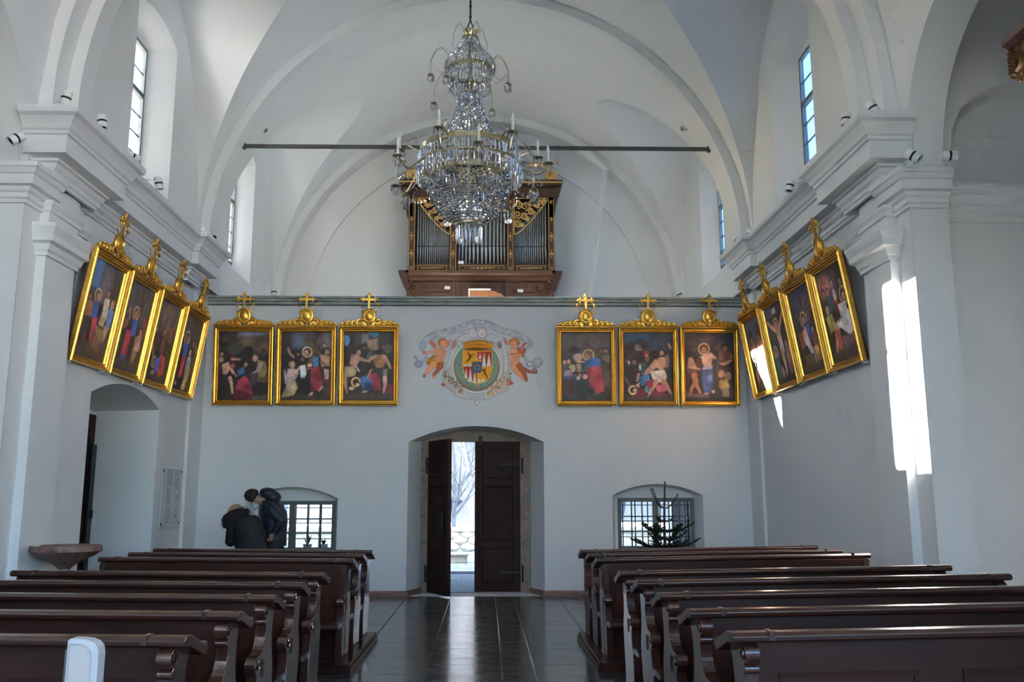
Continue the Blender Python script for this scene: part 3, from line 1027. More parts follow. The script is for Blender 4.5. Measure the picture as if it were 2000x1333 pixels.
def make_pew(kind, ln, s, base):
    """local frame: aisle end at x = 0, running to x = s*ln; backrest at y = 0, seat toward -y"""
    t = thing('church_pew', 'pew', 'pew')
    X = lambda a, b: (min(s * a, s * b), max(s * a, s * b))
    z0 = base
    for a in (0.05, ln - .115):
        x0, x1 = X(a, a + .065)
        e = MB().prism([(p[0], max(p[1], z0)) for p in END], 'x', x0, x1).build('end_panel', M['wood_end'], t, bevel=.006)
        if a < 1:
            # carved eye and cut slot on the aisle face
            xf = s * .05
            mb = MB()
            mb.tube([(xf - s * .004, -.19 + .025 * math.cos(k * PI / 4), .645 + .025 * math.sin(k * PI / 4)) for k in range(9)], .006, 5)
            mb.build('arm_scroll', M['wood_end'], e, smooth=50)
            mb = MB()
            mb.tube([(xf - s * .003, -.045 + .022 * math.cos(k * PI / 4), .93 + .022 * math.sin(k * PI / 4)) for k in range(9)], .005, 5)
            mb.build('top_scroll', M['wood_end'], e, smooth=50)
            MB().box(min(xf - s * .004, xf), max(xf - s * .004, xf), -.10, -.06, .56, .66).build('slot', M['black'], e, bevel=.002)
    x0, x1 = X(0, ln)
    MB().prism(LEDGE, 'x', x0, x1).build('book_ledge', M['wood_gloss'], t, bevel=.003)
    for a in (.16, ln - .19):
        x0, x1 = X(a, a + .028)
        MB().box(x0, x1, -.079, .0, .984, 1.0265).build('ledge_batten', M['wood_gloss'], t, bevel=.003)
    x0, x1 = X(.115, ln - .115)
    br = MB().prism([(-.03, .44), (.005, .44), (.035, .975), (.0, .975)], 'x', x0, x1).build('backrest', M['wood'], t)
    n = 3
    w = (x1 - x0) / n
    for k in range(n):
        a, b = x0 + k * w + .10, x0 + (k + 1) * w - .10
        fr = lambda z: -.03 + (z - .44) / .535 * .03
        zA, zB = .52, .84
        mb = MB()
        for (p, q, r_, u) in ((a, b, zA, zA + .022), (a, b, zB - .022, zB)):
            mb.box(p, q, fr(r_) - .006, fr(r_) + .01, r_, u)
        for (p, q) in ((a, a + .022), (b - .022, b)):
            mb.add([(p, fr(zA) - .006, zA), (q, fr(zA) - .006, zA), (q, fr(zB) - .006, zB), (p, fr(zB) - .006, zB), (p, fr(zA) + .01, zA), (q, fr(zA) + .01, zA), (q, fr(zB) + .01, zB), (p, fr(zB) + .01, zB)],
                   [(0, 1, 2, 3), (0, 4, 5, 1), (1, 5, 6, 2), (2, 6, 7, 3), (3, 7, 4, 0)])
        mb.build('panel_moulding', M['wood'], br)
    MB().prism([(-.41, .415), (-.425, .43), (-.42, .455), (-.39, .465), (-.02, .452), (-.02, .42)], 'x', *X(.06, ln - .06)).build('seat', M['wood_gloss'], t, bevel=.003)
    MB().box(*X(.115, ln - .115), -.05, -.02, z0 + .08, .42).build('seat_riser', M['wood'], t)
    MB().box(*X(.10, ln - .10), .15, .245, z0 + .14, z0 + .17).build('kneeler', M['wood'], t, bevel=.006)
    for a in (.14, ln - .18):
        MB().box(*X(a, a + .04), .10, .24, z0, z0 + .14).build('kneeler_bracket', M['wood'], t)
    if kind == 'front':
        MB().box(*X(.05, ln - .05), -.13, -.08, z0, .975).build('front_panel', M['wood'], t, bevel=.004)
        MB().box(*X(.05, ln - .05), -.15, -.08, z0, z0 + .11).build('plinth', M['wood'], t, bevel=.006)
        for a in (.05, ln - .11):
            MB().box(*X(a, a + .06), -.145, -.085, z0, .965).build('corner_stile', M['wood_end'], t, bevel=.004)
    return t


LROWS = [3.99, 4.80, 5.60, 6.40, 7.21, 8.80, 9.52, 10.22]
RROWS = [4.07, 4.87, 5.69, 6.51, 7.34, 8.88, 9.58, 10.28]
ORD = ['nearest', 'second', 'third', 'fourth', 'fifth']
ORB = ['first', 'second', 'rearmost']
for s, rows, x0, ln, tilt, side in ((-1, LROWS, -1.10, 2.43, .45, 'left'), (1, RROWS, 1.245, 2.69, .85, 'right')):
    proto = {}
    for i, y in enumerate(rows):
        kind = 'open' if i != 5 else 'front'
        base = .08 if i >= 5 else 0.0
        key = (kind, base)
        if key not in proto:
            p = make_pew(kind, ln, s, base)
            proto[key] = p
        else:
            p = dup(proto[key])
        p.location = (x0, y, 0)
        p.rotation_euler = (0, R(-tilt) * s, R(1.0) * s)
        if i < 5:
            lab = 'dark wooden pew, %s row from the front on the %s of the aisle' % (ORD[i], side)
        else:
            lab = 'dark wooden pew on the %s rear platform, %s of its three rows' % (side, ORB[i - 5])
        tag(p, lab, 'pew', 'church pews on the %s' % side)
    # platform below the rear block
    y0, y1 = (8.62, 10.66) if s < 0 else (8.68, 10.62)
    xa, xb = (x0 - s * .01), (x0 + s * (ln + .05))
    xa = x0 + s * -.0
    t = thing('pew_platform', 'low dark wooden platform under the %s rear pews' % side, 'platform', (0, 0, 0), group='pew platforms')
    X = lambda a, b: (min(a, b), max(a, b))
    MB().box(*X(xa, xb), y0, y1, 0.0, .078).build('deck', M['wood'], t, bevel=.004)
    MB().box(*X(xa - s * .03, xa), y0 - .02, y1 + .02, 0.0, .05).build('skirting', M['wood'], t, bevel=.004)
    MB().box(*X(xa - s * .015, xa), y0 - .01, y1 + .01, .052, .085).build('nosing', M['wood'], t, bevel=.006)

# ================================================================== PAINTED SURFACES (flat colour laid out on a fine grid of points)
def lin(c):
    c = np.array(c, float) / 255.0
    return np.where(c <= 0.04045, c / 12.92, ((c + 0.055) / 1.055) ** 2.4)


class Brush:
    """paints soft-edged shapes into a grid of colours; x right, y down, in any unit box"""
    def __init__(s, x0, y0, x1, y1, nx, ny, base, seed=0):
        s.x, s.y = np.meshgrid(np.linspace(x0, x1, nx), np.linspace(y0, y1, ny))
        s.px = (x1 - x0) / (nx - 1)
        s.c = np.zeros((ny, nx, 3)) + lin(base)
        s.a = np.zeros((ny, nx))
        s.nx, s.ny = nx, ny
        s.rs = np.random.RandomState(seed)

    def put(s, sd, col, op=1.0, soft=1.0, shade=0.0):
        m = np.clip(0.5 - sd / (s.px * soft), 0, 1) * op
        col = lin(col)
        f = np.ones_like(m)
        if shade:
            f = 1 + shade * np.sin((s.x * .9 + s.y * .6) / (s.px * 5.0)) + shade * .6 * np.sin((s.x * .4 - s.y) / (s.px * 3.3))
        s.c = s.c * (1 - m[..., None]) + (col[None, None] * f[..., None]) * m[..., None]
        s.a = np.maximum(s.a, m)

    def e(s, cx, cy, rx, ry, col, rot=0, op=1.0, soft=1.4, shade=0.0):
        a = math.radians(rot)
        dx, dy = s.x - cx, s.y - cy
        u, v = dx * math.cos(a) + dy * math.sin(a), -dx * math.sin(a) + dy * math.cos(a)
        q = np.sqrt((u / rx) ** 2 + (v / ry) ** 2)
        s.put((q - 1) * min(rx, ry), col, op, soft, shade)

    def ring(s, cx, cy, rx, ry, w, col, op=1.0):
        q = np.sqrt(((s.x - cx) / rx) ** 2 + ((s.y - cy) / ry) ** 2)
        s.put(np.abs(q - 1) * min(rx, ry) - w / 2, col, op)

    def p(s, pts, col, op=1.0, soft=1.4, shade=0.0):
        d = np.full(s.x.shape, 1e9)
        ins = np.zeros(s.x.shape, bool)
        n = len(pts)
        for i in range(n):
            (x0, y0), (x1, y1) = pts[i], pts[(i + 1) % n]
            ex, ey = x1 - x0, y1 - y0
            t = np.clip(((s.x - x0) * ex + (s.y - y0) * ey) / (ex * ex + ey * ey + 1e-9), 0, 1)
            d = np.minimum(d, np.hypot(s.x - x0 - t * ex, s.y - y0 - t * ey))
            if y0 != y1:
                cond = ((y0 > s.y) != (y1 > s.y)) & (s.x < (x1 - x0) * (s.y - y0) / (y1 - y0) + x0)
                ins ^= cond
        s.put(np.where(ins, -d, d), col, op, soft, shade)

    def l(s, pts, w, col, op=1.0, soft=1.4):
        d = np.full(s.x.shape, 1e9)
        ws = w if isinstance(w, (list, tuple)) else [w] * len(pts)
        for i in range(len(pts) - 1):
            (x0, y0), (x1, y1) = pts[i], pts[i + 1]
            ex, ey = x1 - x0, y1 - y0
            t = np.clip(((s.x - x0) * ex + (s.y - y0) * ey) / (ex * ex + ey * ey + 1e-9), 0, 1)
            d = np.minimum(d, np.hypot(s.x - x0 - t * ex, s.y - y0 - t * ey) - (ws[i] + (ws[i + 1] - ws[i]) * t) / 2)
        s.put(d, col, op, soft)

    def grain(s, amt=.12):
        n = s.rs.rand(s.ny, s.nx)
        n = (n + np.roll(n, 1, 0) + np.roll(n, 1, 1) + np.roll(n, -1, 0) + np.roll(n, -1, 1)) / 5
        s.c *= (1 + amt * 4 * (n - .5))[..., None]

    def mesh(s, name, w, h, cut=None):
        """grid mesh w x h in the local XZ plane, foot at z = 0, facing -y"""
        nx, ny = s.nx, s.ny
        X = np.linspace(-w / 2, w / 2, nx)
        Z = np.linspace(h, 0, ny)
        gx, gz = np.meshgrid(X, Z)
        vs = np.stack([gx.ravel(), np.zeros(nx * ny), gz.ravel()], 1)
        idx = np.arange(nx * ny).reshape(ny, nx)
        q = np.stack([idx[1:, :-1], idx[1:, 1:], idx[:-1, 1:], idx[:-1, :-1]], -1).reshape(-1, 4)
        if cut is not None:
            keep = np.maximum.reduce([s.a[1:, :-1], s.a[1:, 1:], s.a[:-1, 1:], s.a[:-1, :-1]]).ravel() > cut
            q = q[keep]
        me = bpy.data.meshes.new(name)
        me.from_pydata(vs.tolist(), [], q.tolist())
        at = me.color_attributes.new('paint', 'FLOAT_COLOR', 'POINT')
        rgba = np.concatenate([s.c.reshape(-1, 3), s.a.reshape(-1, 1)], 1).astype(np.float32)
        at.data.foreach_set('color', rgba.ravel())
        me.update()
        return me


def paint_mat(name, rough, spec, alpha=False, gain=1.0):
    m, nt, b = nmat(name)
    a = nt.nodes.new('ShaderNodeAttribute')
    a.attribute_name = 'paint'
    v = nt.nodes.new('ShaderNodeVectorMath')
    v.operation = 'SCALE'
    v.inputs['Scale'].default_value = gain
    nt.links.new(a.outputs['Color'], v.inputs[0])
    nt.links.new(v.outputs[0], b.inputs['Base Color'])
    if alpha:
        nt.links.new(a.outputs['Alpha'], b.inputs['Alpha'])
    b.inputs['Roughness'].default_value = rough
    b.inputs['Specular IOR Level'].default_value = spec
    return m


M['canvas'] = paint_mat('varnished_oil_painting', .42, .35, gain=2.1)
M['fresco'] = paint_mat('painted_fresco', .85, .2, alpha=True, gain=1.75)

SK, SKD, SKL = (150, 104, 80), (104, 68, 52), (172, 128, 104)
RED, DRED, CRIM = (122, 24, 34), (74, 16, 22), (140, 40, 58)
BLU, DBLU, SKYB = (38, 76, 128), (24, 34, 62), (58, 92, 128)
BRN, DBRN, BLK = (58, 42, 34), (32, 24, 22), (18, 15, 16)
OCH, DOCH, WHT, GRY = (128, 100, 54), (82, 64, 38), (168, 162, 156), (96, 94, 96)
HALO = (188, 154, 92)
NXC, NYC = 78, 108


def head(b, x, y, r, skin=SK, hair=DBRN, halo=False, look=0):
    if halo:
        b.e(x, y - r * .2, r * 1.55, r * 1.65, (120, 94, 58), op=.55)
        b.ring(x, y - r * .2, r * 1.5, r * 1.6, r * .32, HALO, .75)
    b.e(x, y - r * .25, r * 1.05, r * 1.15, hair)
    b.e(x + look * r * .25, y + r * .12, r * .72, r * .95, skin)
    b.e(x + look * r * .25, y - r * .02, r * .6, r * .12, SKD, op=.6)
    b.e(x + look * r * .3, y + r * .72, r * .45, r * .3, hair, op=.5)


def paint_station(k):
    if k == 7:      # back wall, first from the left: fall, with two men bending
        b = Brush(118, 460, 655, 1228, NXC, NYC, (34, 27, 25), k)
        b.p([(118, 460), (655, 460), (655, 640), (118, 640)], (52, 40, 34), soft=40)
        b.p([(330, 465), (640, 470), (655, 500), (420, 520), (320, 520)], (96, 100, 118), soft=8)
        b.p([(330, 520), (655, 520), (655, 700), (480, 690), (360, 640)], (78, 62, 44), soft=10, shade=.15)
        b.p([(140, 480), (240, 480), (240, 600), (140, 600)], (58, 44, 44), soft=6)
        b.e(290, 650, 75, 70, (44, 48, 42)); b.e(430, 690, 55, 65, (30, 22, 20)); b.e(250, 560, 22, 40, (48, 36, 34))
        b.e(600, 690, 30, 45, (50, 42, 44)); b.p([(118, 590), (220, 590), (220, 612), (118, 612)], BLK)
        head(b, 150, 715, 24, SK); b.p([(122, 740), (175, 760), (165, 800), (120, 810)], (120, 110, 100))
        b.p([(150, 830), (230, 800), (260, 860), (210, 940), (170, 940)], SK); b.l([(230, 830), (270, 910), (310, 960)], [34, 26, 16], SK)
        b.p([(240, 740), (300, 730), (300, 850), (230, 830)], DRED); b.l([(260, 770), (340, 775)], 24, SK)
        head(b, 270, 845, 30, SKD, DBRN)
        b.p([(200, 960), (300, 940), (290, 1010), (220, 1000)], BLK); b.l([(245, 980), (265, 1060), (275, 1150)], [40, 30, 16], SKL)
        b.p([(320, 900), (390, 850), (400, 930), (340, 960)], BLU)
        head(b, 410, 830, 26, SK, DBRN)
        b.p([(330, 1010), (410, 950), (470, 1040), (490, 1160), (380, 1190), (300, 1160)], (122, 22, 44), shade=.25); b.p([(300, 1100), (480, 1160), (500, 1228), (290, 1228)], DRED, soft=4)
        head(b, 510, 765, 30, SK, (110, 96, 82))
        b.p([(540, 780), (620, 800), (640, 900), (610, 1000), (540, 1020), (520, 900)], (112, 94, 48), shade=.2)
        b.l([(570, 830), (545, 900), (470, 945)], [44, 34, 20], (120, 110, 108)); b.p([(460, 930), (550, 920), (530, 1050), (470, 1080)], (54, 46, 40))
        b.p([(550, 980), (640, 960), (640, 1030), (560, 1030)], DOCH); b.p([(500, 1190), (655, 1170), (655, 1228), (480, 1228)], (88, 74, 56), soft=6)
    elif k == 6:    # Veronica
        b = Brush(125, 462, 668, 1235, NXC, NYC, (36, 29, 27), k)
        b.p([(240, 465), (400, 465), (400, 640), (240, 640)], (68, 76, 98), soft=14); b.p([(560, 470), (668, 470), (668, 640), (560, 640)], (98, 92, 100), soft=12)
        b.p([(130, 465), (215, 465), (215, 700), (130, 700)], (56, 44, 36), soft=8); b.p([(400, 465), (500, 465), (470, 640), (390, 600)], (62, 52, 52), soft=8)
        b.l([(565, 462), (500, 620), (420, 900)], [46, 50, 54], (82, 60, 38)); b.l([(395, 560), (560, 740)], 44, (86, 62, 40)); b.l([(540, 470), (485, 620)], 10, (44, 32, 24))
        b.l([(200, 650), (215, 710), (265, 755)], [24, 22, 14], SK); head(b, 310, 720, 24, SKD); head(b, 355, 775, 26, SKD)
        head(b, 405, 700, 34, SK, DBRN, True, -1)
        b.p([(470, 740), (525, 740), (530, 850), (480, 880)], (32, 96, 150)); b.p([(440, 880), (530, 850), (580, 1000), (560, 1130), (440, 1120)], (124, 22, 36), shade=.25)
        b.p([(400, 900), (450, 880), (450, 1130), (380, 1120)], DBRN); b.e(435, 842, 26, 16, SKL)
        head(b, 590, 615, 26, SK); head(b, 620, 690, 34, SK)
        b.p([(550, 720), (650, 740), (650, 850), (560, 860)], SK, shade=.15); b.l([(560, 800), (610, 840)], 26, SKD); b.p([(590, 880), (645, 890), (640, 1010), (600, 1000)], (160, 126, 108)); b.p([(570, 1000), (668, 1000), (668, 1180), (590, 1180)], (70, 48, 36), soft=6)
        head(b, 240, 840, 34, SKL, (130, 96, 60), False, 1)
        b.p([(200, 880), (270, 880), (320, 920), (300, 980), (220, 1060), (170, 1000)], (150, 128, 128), shade=.15); b.l([(250, 950), (300, 900), (325, 870)], [40, 30, 22], SKL)
        b.p([(330, 850), (380, 840), (400, 940), (380, 990), (340, 980)], (196, 194, 190)); b.p([(190, 1060), (280, 1010), (310, 1090), (270, 1180), (130, 1210)], (156, 132, 90), shade=.2)
        b.l([(165, 900), (180, 1040), (230, 1080)], 20, (140, 128, 140)); b.e(455, 1165, 28, 16, SKL, -40); b.l([(540, 1130), (575, 1085)], 14, SKL)
        b.p([(300, 960), (420, 960), (420, 1150), (300, 1150)], BLK, op=.7, soft=10); b.p([(125, 1200), (668, 1170), (668, 1235), (125, 1235)], (60, 46, 38), soft=8)
    elif k == 5:    # second fall, man with back to us
        b = Brush(108, 460, 655, 1235, NXC, NYC, (38, 30, 28), k)
        b.e(135, 560, 34, 60, (52, 116, 168)); b.p([(350, 462), (490, 462), (480, 520), (420, 520)], (40, 96, 130)); b.p([(230, 470), (360, 470), (380, 560), (240, 600)], (66, 58, 56), soft=10)
        b.p([(305, 480), (380, 480), (380, 530), (305, 600)], (104, 98, 100)); b.p([(350, 560), (485, 530), (485, 670), (380, 660)], (132, 106, 86), soft=4)
        b.p([(490, 470), (655, 470), (655, 700), (490, 680)], (48, 44, 40), soft=12); head(b, 545, 630, 26, SKD); b.e(590, 650, 40, 50, (74, 64, 52))
        b.p([(360, 680), (430, 670), (420, 760), (350, 760)], (66, 64, 70)); b.l([(340, 760), (380, 660)], 14, BLK); head(b, 330, 640, 30, (66, 52, 46), BLK)
        head(b, 272, 690, 30, SK, DBRN)
        b.p([(190, 720), (270, 710), (280, 790), (230, 870), (170, 820)], SK, shade=.15); b.l([(260, 745), (320, 780), (395, 795)], [42, 34, 22], SK)
        b.p([(120, 850), (210, 850), (250, 900), (230, 960), (110, 980)], (132, 112, 78), shade=.2); b.l([(240, 850), (275, 900)], 20, SKL); b.l([(125, 980), (130, 1060), (150, 1160)], [44, 36, 16], SK)
        b.p([(440, 720), (540, 710), (570, 780), (550, 870), (470, 870), (430, 800)], (124, 84, 46), shade=.2); b.l([(550, 740), (590, 800), (620, 870)], [46, 36, 24], SK); b.l([(450, 740), (400, 770), (380, 800)], [40, 30, 22], SK); b.e(500, 690, 40, 30, BLK)
        b.p([(430, 870), (560, 860), (580, 960), (540, 980), (430, 930)], (40, 36, 30)); b.p([(540, 880), (590, 880), (585, 980), (540, 985)], (96, 90, 70)); b.l([(560, 980), (565, 1050), (550, 1150)], [46, 38, 20], SKL)
        b.p([(370, 950), (460, 920), (510, 1000), (520, 1120), (440, 1120), (400, 1020)], (130, 24, 46), shade=.2); b.p([(590, 1050), (655, 1060), (655, 1180), (560, 1150)], (110, 24, 44))
        b.p([(290, 980), (350, 955), (420, 1020), (410, 1110), (320, 1110)], (28, 82, 136), shade=.2); b.p([(330, 1040), (420, 1030), (410, 1120), (330, 1120)], (20, 40, 70), soft=6)
        b.ring(245, 1030, 44, 48, 16, HALO); b.e(262, 1050, 32, 34, DBRN); b.e(262, 1060, 22, 20, SKL); b.e(200, 1100, 30, 20, SKL); b.e(345, 1137, 34, 12, SKL, -10); b.l([(410, 890), (375, 970)], 24, SK)
        b.p([(108, 1160), (655, 1160), (655, 1235), (108, 1235)], (66, 50, 40), soft=10)
    elif k == 8:    # right of the arms: women of Jerusalem
        b = Brush(108, 462, 650, 1230, NXC, NYC, (52, 43, 42), k)
        b.p([(108, 465), (290, 465), (290, 600), (108, 620)], (72, 66, 66), soft=20); b.p([(300, 500), (650, 480), (650, 720), (300, 720)], (74, 60, 60), soft=20); b.e(250, 660, 60, 40, (36, 28, 30))
        b.l([(370, 580), (650, 800)], 30, (70, 52, 42)); b.l([(585, 520), (480, 680)], 22, (64, 48, 40)); head(b, 545, 670, 30, SKD); head(b, 595, 670, 30, (120, 92, 76)); b.p([(560, 720), (640, 720), (640, 810), (560, 760)], (110, 94, 70))
        head(b, 405, 725, 38, SK, (92, 62, 44), True, -1)
        b.p([(370, 780), (480, 740), (530, 770), (540, 850), (440, 850), (350, 870)], (30, 72, 128), shade=.2); b.p([(350, 830), (400, 800), (390, 900), (340, 920)], (32, 74, 78))
        b.p([(430, 850), (530, 840), (580, 1010), (570, 1130), (500, 1150), (410, 1080)], (140, 30, 44), shade=.22); b.p([(380, 860), (430, 850), (430, 960), (380, 960)], (120, 30, 36)); b.p([(560, 850), (640, 900), (640, 1110), (590, 1060)], (74, 62, 52), soft=8)
        head(b, 290, 760, 40, (150, 110, 96), (140, 104, 92)); b.e(290, 740, 54, 40, (142, 104, 92)); b.l([(300, 790), (365, 795)], 12, SKL); b.p([(270, 820), (320, 810), (330, 900), (280, 910)], (140, 108, 92))
        head(b, 145, 795, 26, SKL, BRN); head(b, 190, 790, 26, SKL, BRN); b.p([(112, 820), (170, 820), (150, 920), (112, 960)], (60, 62, 68))
        b.e(225, 850, 34, 26, (150, 138, 90)); head(b, 235, 880, 26, SKL, (140, 128, 84)); b.p([(150, 890), (220, 880), (250, 950), (230, 990), (120, 980)], (110, 88, 104), shade=.15); b.p([(120, 950), (260, 960), (250, 1000), (112, 1000)], (58, 56, 96))
        head(b, 260, 950, 28, SKD, BLK); head(b, 310, 945, 26, SK, BRN); b.e(365, 960, 26, 28, SKL); b.e(290, 980, 18, 24, (176, 170, 166)); b.l([(350, 1030), (390, 1060), (430, 1085)], [34, 28, 16], SKL)
        b.p([(112, 1000), (265, 1000), (265, 1160), (112, 1170)], (56, 30, 26), soft=6); b.p([(270, 990), (360, 1000), (460, 1100), (440, 1200), (280, 1200)], (26, 38, 32), soft=4); b.e(400, 1200, 28, 14, (120, 92, 70), 30); b.e(480, 1160, 18, 8, SKD)
        b.p([(108, 1170), (650, 1160), (650, 1230), (108, 1230)], (48, 40, 36), soft=10)
    elif k == 9:    # third fall under a blue sky
        b = Brush(88, 465, 625, 1225, NXC, NYC, (40, 32, 30), k)
        b.p([(88, 465), (625, 465), (625, 640), (88, 640)], (38, 52, 72), soft=30); b.p([(88, 465), (330, 465), (300, 540), (88, 580)], (30, 74, 104), soft=16); b.p([(88, 590), (220, 555), (360, 570), (370, 800), (88, 820)], (46, 34, 30), soft=10)
        b.e(245, 630, 34, 40, (84, 76, 72)); b.l([(245, 650), (290, 655)], 18, (92, 84, 78)); b.e(215, 740, 60, 80, (52, 34, 30)); head(b, 205, 800, 36, SKD)
        b.p([(130, 780), (160, 790), (150, 830)], (150, 140, 136)); b.e(335, 690, 26, 30, (120, 24, 28)); head(b, 340, 725, 22, SK, (120, 24, 28)); b.e(345, 760, 24, 30, SKD)
        b.p([(260, 800), (340, 790), (350, 930), (280, 940)], (40, 60, 58)); b.e(268, 850, 12, 34, (140, 136, 130)); head(b, 430, 715, 36, BLK, BLK); head(b, 505, 690, 30, SK)
        b.p([(470, 740), (540, 740), (550, 840), (500, 890), (440, 850)], SK, shade=.12); b.l([(500, 780), (400, 870), (320, 930)], [50, 38, 22], SK); b.l([(440, 780), (380, 850), (330, 900)], [40, 30, 18], SK); b.p([(540, 720), (585, 700), (590, 830), (550, 860)], (96, 84, 80)); b.l([(610, 650), (580, 590)], [34, 18], SK)
        b.p([(590, 650), (625, 640), (625, 960), (580, 960)], (20, 22, 26), soft=6)
        b.p([(370, 900), (430, 890), (530, 880), (560, 960), (520, 1020), (420, 1020)], (164, 152, 140), shade=.15); b.l([(440, 1010), (400, 1080), (350, 1180)], [60, 44, 20], SK); b.l([(520, 1010), (570, 1090), (610, 1160)], [60, 40, 16], SK); b.p([(430, 1050), (560, 1040), (540, 1120), (450, 1130)], (150, 60, 78))
        b.p([(260, 960), (360, 920), (380, 1010), (290, 1060), (250, 1010)], (24, 84, 128), shade=.2); b.p([(320, 1010), (420, 980), (400, 1080), (330, 1080)], (104, 26, 50)); b.e(340, 1100, 24, 36, (40, 110, 110)); b.p([(150, 1150), (310, 1080), (340, 1180), (200, 1210)], (86, 18, 34)); b.p([(400, 1100), (600, 1160), (400, 1200)], (92, 28, 48), soft=6)
        b.ring(185, 1105, 38, 44, 16, HALO); b.e(205, 1100, 30, 32, BRN); b.e(212, 1108, 20, 22, SKL); b.p([(215, 1050), (260, 1020), (255, 1080)], SKL); b.l([(105, 960), (150, 1040)], 12, SKD); b.l([(250, 930), (235, 1000)], 26, SK)
        b.p([(88, 1180), (625, 1170), (625, 1225), (88, 1225)], (58, 46, 38), soft=8)
    elif k == 10:   # stripping of the garments
        b = Brush(110, 475, 640, 1220, NXC, NYC, (36, 29, 30), k)
        b.p([(110, 475), (640, 475), (640, 640), (110, 640)], (74, 62, 66), soft=30); b.p([(400, 480), (640, 480), (640, 620), (440, 560)], (34, 38, 50), soft=16); b.l([(180, 490), (180, 620)], 8, BRN); b.l([(165, 520), (200, 530)], 6, BRN)
        b.e(150, 660, 40, 50, (54, 34, 32)); b.e(205, 650, 40, 44, (60, 52, 54)); b.e(160, 700, 40, 40, DBRN)
        head(b, 318, 660, 38, SK, (70, 40, 26), True)
        b.p([(270, 740), (320, 720), (380, 710), (430, 740), (400, 800), (400, 860), (320, 860), (300, 800)], SKL, shade=.08); b.l([(390, 715), (440, 760)], [46, 30], SKL); b.p([(400, 760), (450, 750), (450, 1100), (410, 1090)], (26, 30, 34), soft=4)
        b.p([(290, 870), (410, 850), (410, 1000), (400, 1130), (320, 1140), (295, 1040)], (38, 62, 112), shade=.25); b.e(380, 965, 22, 34, (66, 98, 148)); b.p([(300, 850), (410, 830), (400, 870), (300, 880)], (130, 120, 140)); b.e(340, 1140, 22, 10, SKL); b.e(410, 1118, 16, 18, SKL)
        b.e(470, 640, 40, 40, (74, 60, 56)); head(b, 545, 650, 40, SKD); b.p([(480, 690), (600, 680), (620, 790), (520, 830), (470, 780)], (84, 42, 34), shade=.15); b.e(500, 720, 24, 44, SKD); b.l([(600, 780), (540, 815), (490, 815)], [34, 26, 16], SK); b.l([(470, 780), (455, 880)], 12, (30, 74, 82)); b.e(610, 740, 18, 36, SKD)
        b.p([(150, 750), (190, 740), (210, 820), (240, 870), (180, 900), (130, 880)], SK, shade=.12); b.l([(190, 780), (220, 850), (270, 875)], [34, 28, 18], SK); b.p([(130, 860), (250, 880), (230, 940), (140, 920)], (84, 44, 34)); b.l([(210, 940), (220, 1020), (270, 1130)], [60, 46, 20], (150, 84, 52)); b.l([(230, 1000), (180, 1080), (160, 1150)], [44, 34, 16], (150, 84, 52)); b.p([(230, 760), (290, 740), (300, 860), (240, 860)], (70, 32, 30)); b.p([(115, 900), (160, 930), (150, 1120), (115, 1140)], (60, 20, 20))
        head(b, 500, 930, 36, SK, (120, 86, 56)); b.e(570, 950, 38, 44, (104, 88, 60)); b.p([(480, 990), (560, 980), (590, 1060), (540, 1110), (470, 1070)], (142, 112, 52), shade=.2); b.p([(500, 1090), (580, 1080), (580, 1180), (510, 1170)], (116, 98, 74)); b.p([(110, 1140), (330, 1150), (360, 1180), (110, 1180)], (92, 66, 50), soft=6)
        b.p([(110, 1180), (640, 1180), (640, 1220), (110, 1220)], (30, 26, 26), soft=6)
    else:
        b = Brush(0, 0, 100, 143, NXC, NYC, (34, 28, 27), k)
        if k == 1:      # judgement
            b.p([(0, 0), (100, 0), (100, 50), (0, 45)], (58, 62, 84), soft=14); b.p([(8, 0), (34, 0), (30, 40), (8, 40)], (56, 92, 140), soft=6); b.p([(38, 10), (60, 10), (62, 60), (40, 60)], (84, 70, 70), soft=5); b.p([(70, 5), (98, 5), (98, 60), (74, 60)], (48, 40, 42), soft=6)
            head(b, 14, 58, 6, SKD); b.p([(6, 64), (26, 62), (30, 84), (10, 90)], (120, 76, 46)); b.p([(6, 86), (28, 84), (30, 128), (14, 130)], (54, 44, 40), shade=.15); b.l([(22, 110), (26, 130)], 5, SKD)
            head(b, 35, 52, 6, SK, BRN, True, 1); b.p([(28, 60), (44, 58), (46, 84), (30, 86)], (40, 66, 130), shade=.2); b.p([(34, 84), (50, 80), (54, 122), (40, 126)], (132, 28, 40), shade=.2)
            head(b, 66, 42, 6, SK); b.p([(58, 50), (74, 48), (78, 80), (60, 78)], (168, 152, 140), shade=.15); b.p([(58, 74), (76, 78), (72, 92), (56, 90)], (150, 130, 90)); head(b, 86, 56, 6, SK, (150, 110, 60)); b.p([(78, 62), (96, 62), (94, 92), (80, 92)], (66, 100, 150)); b.p([(76, 88), (92, 90), (84, 116), (74, 110)], SK)
            b.p([(50, 92), (78, 96), (84, 110), (60, 118)], (110, 90, 50)); b.p([(40, 118), (100, 112), (100, 143), (0, 143), (0, 128)], (64, 48, 36), soft=6); b.p([(50, 104), (80, 112), (76, 130), (50, 126)], (90, 64, 44), soft=4)
        elif k == 2:    # taking up the cross
            b.p([(0, 0), (100, 0), (100, 60), (0, 60)], (62, 58, 66), soft=20); b.l([(55, 10), (60, 40), (46, 100)], 9, (60, 42, 32)); b.l([(78, 14), (34, 66)], 8, (56, 40, 32)); b.p([(80, 50), (100, 40), (100, 80), (84, 80)], (104, 44, 46), soft=6)
            head(b, 16, 50, 5, SKD); b.l([(20, 44), (26, 60)], 4, SK); head(b, 46, 50, 7, SK, BRN, True); b.p([(38, 58), (58, 58), (60, 84), (42, 86)], (36, 68, 140), shade=.2); b.p([(24, 80), (44, 74), (48, 124), (24, 128)], (140, 26, 38), shade=.2); b.p([(24, 120), (44, 116), (46, 132), (26, 134)], (36, 60, 110))
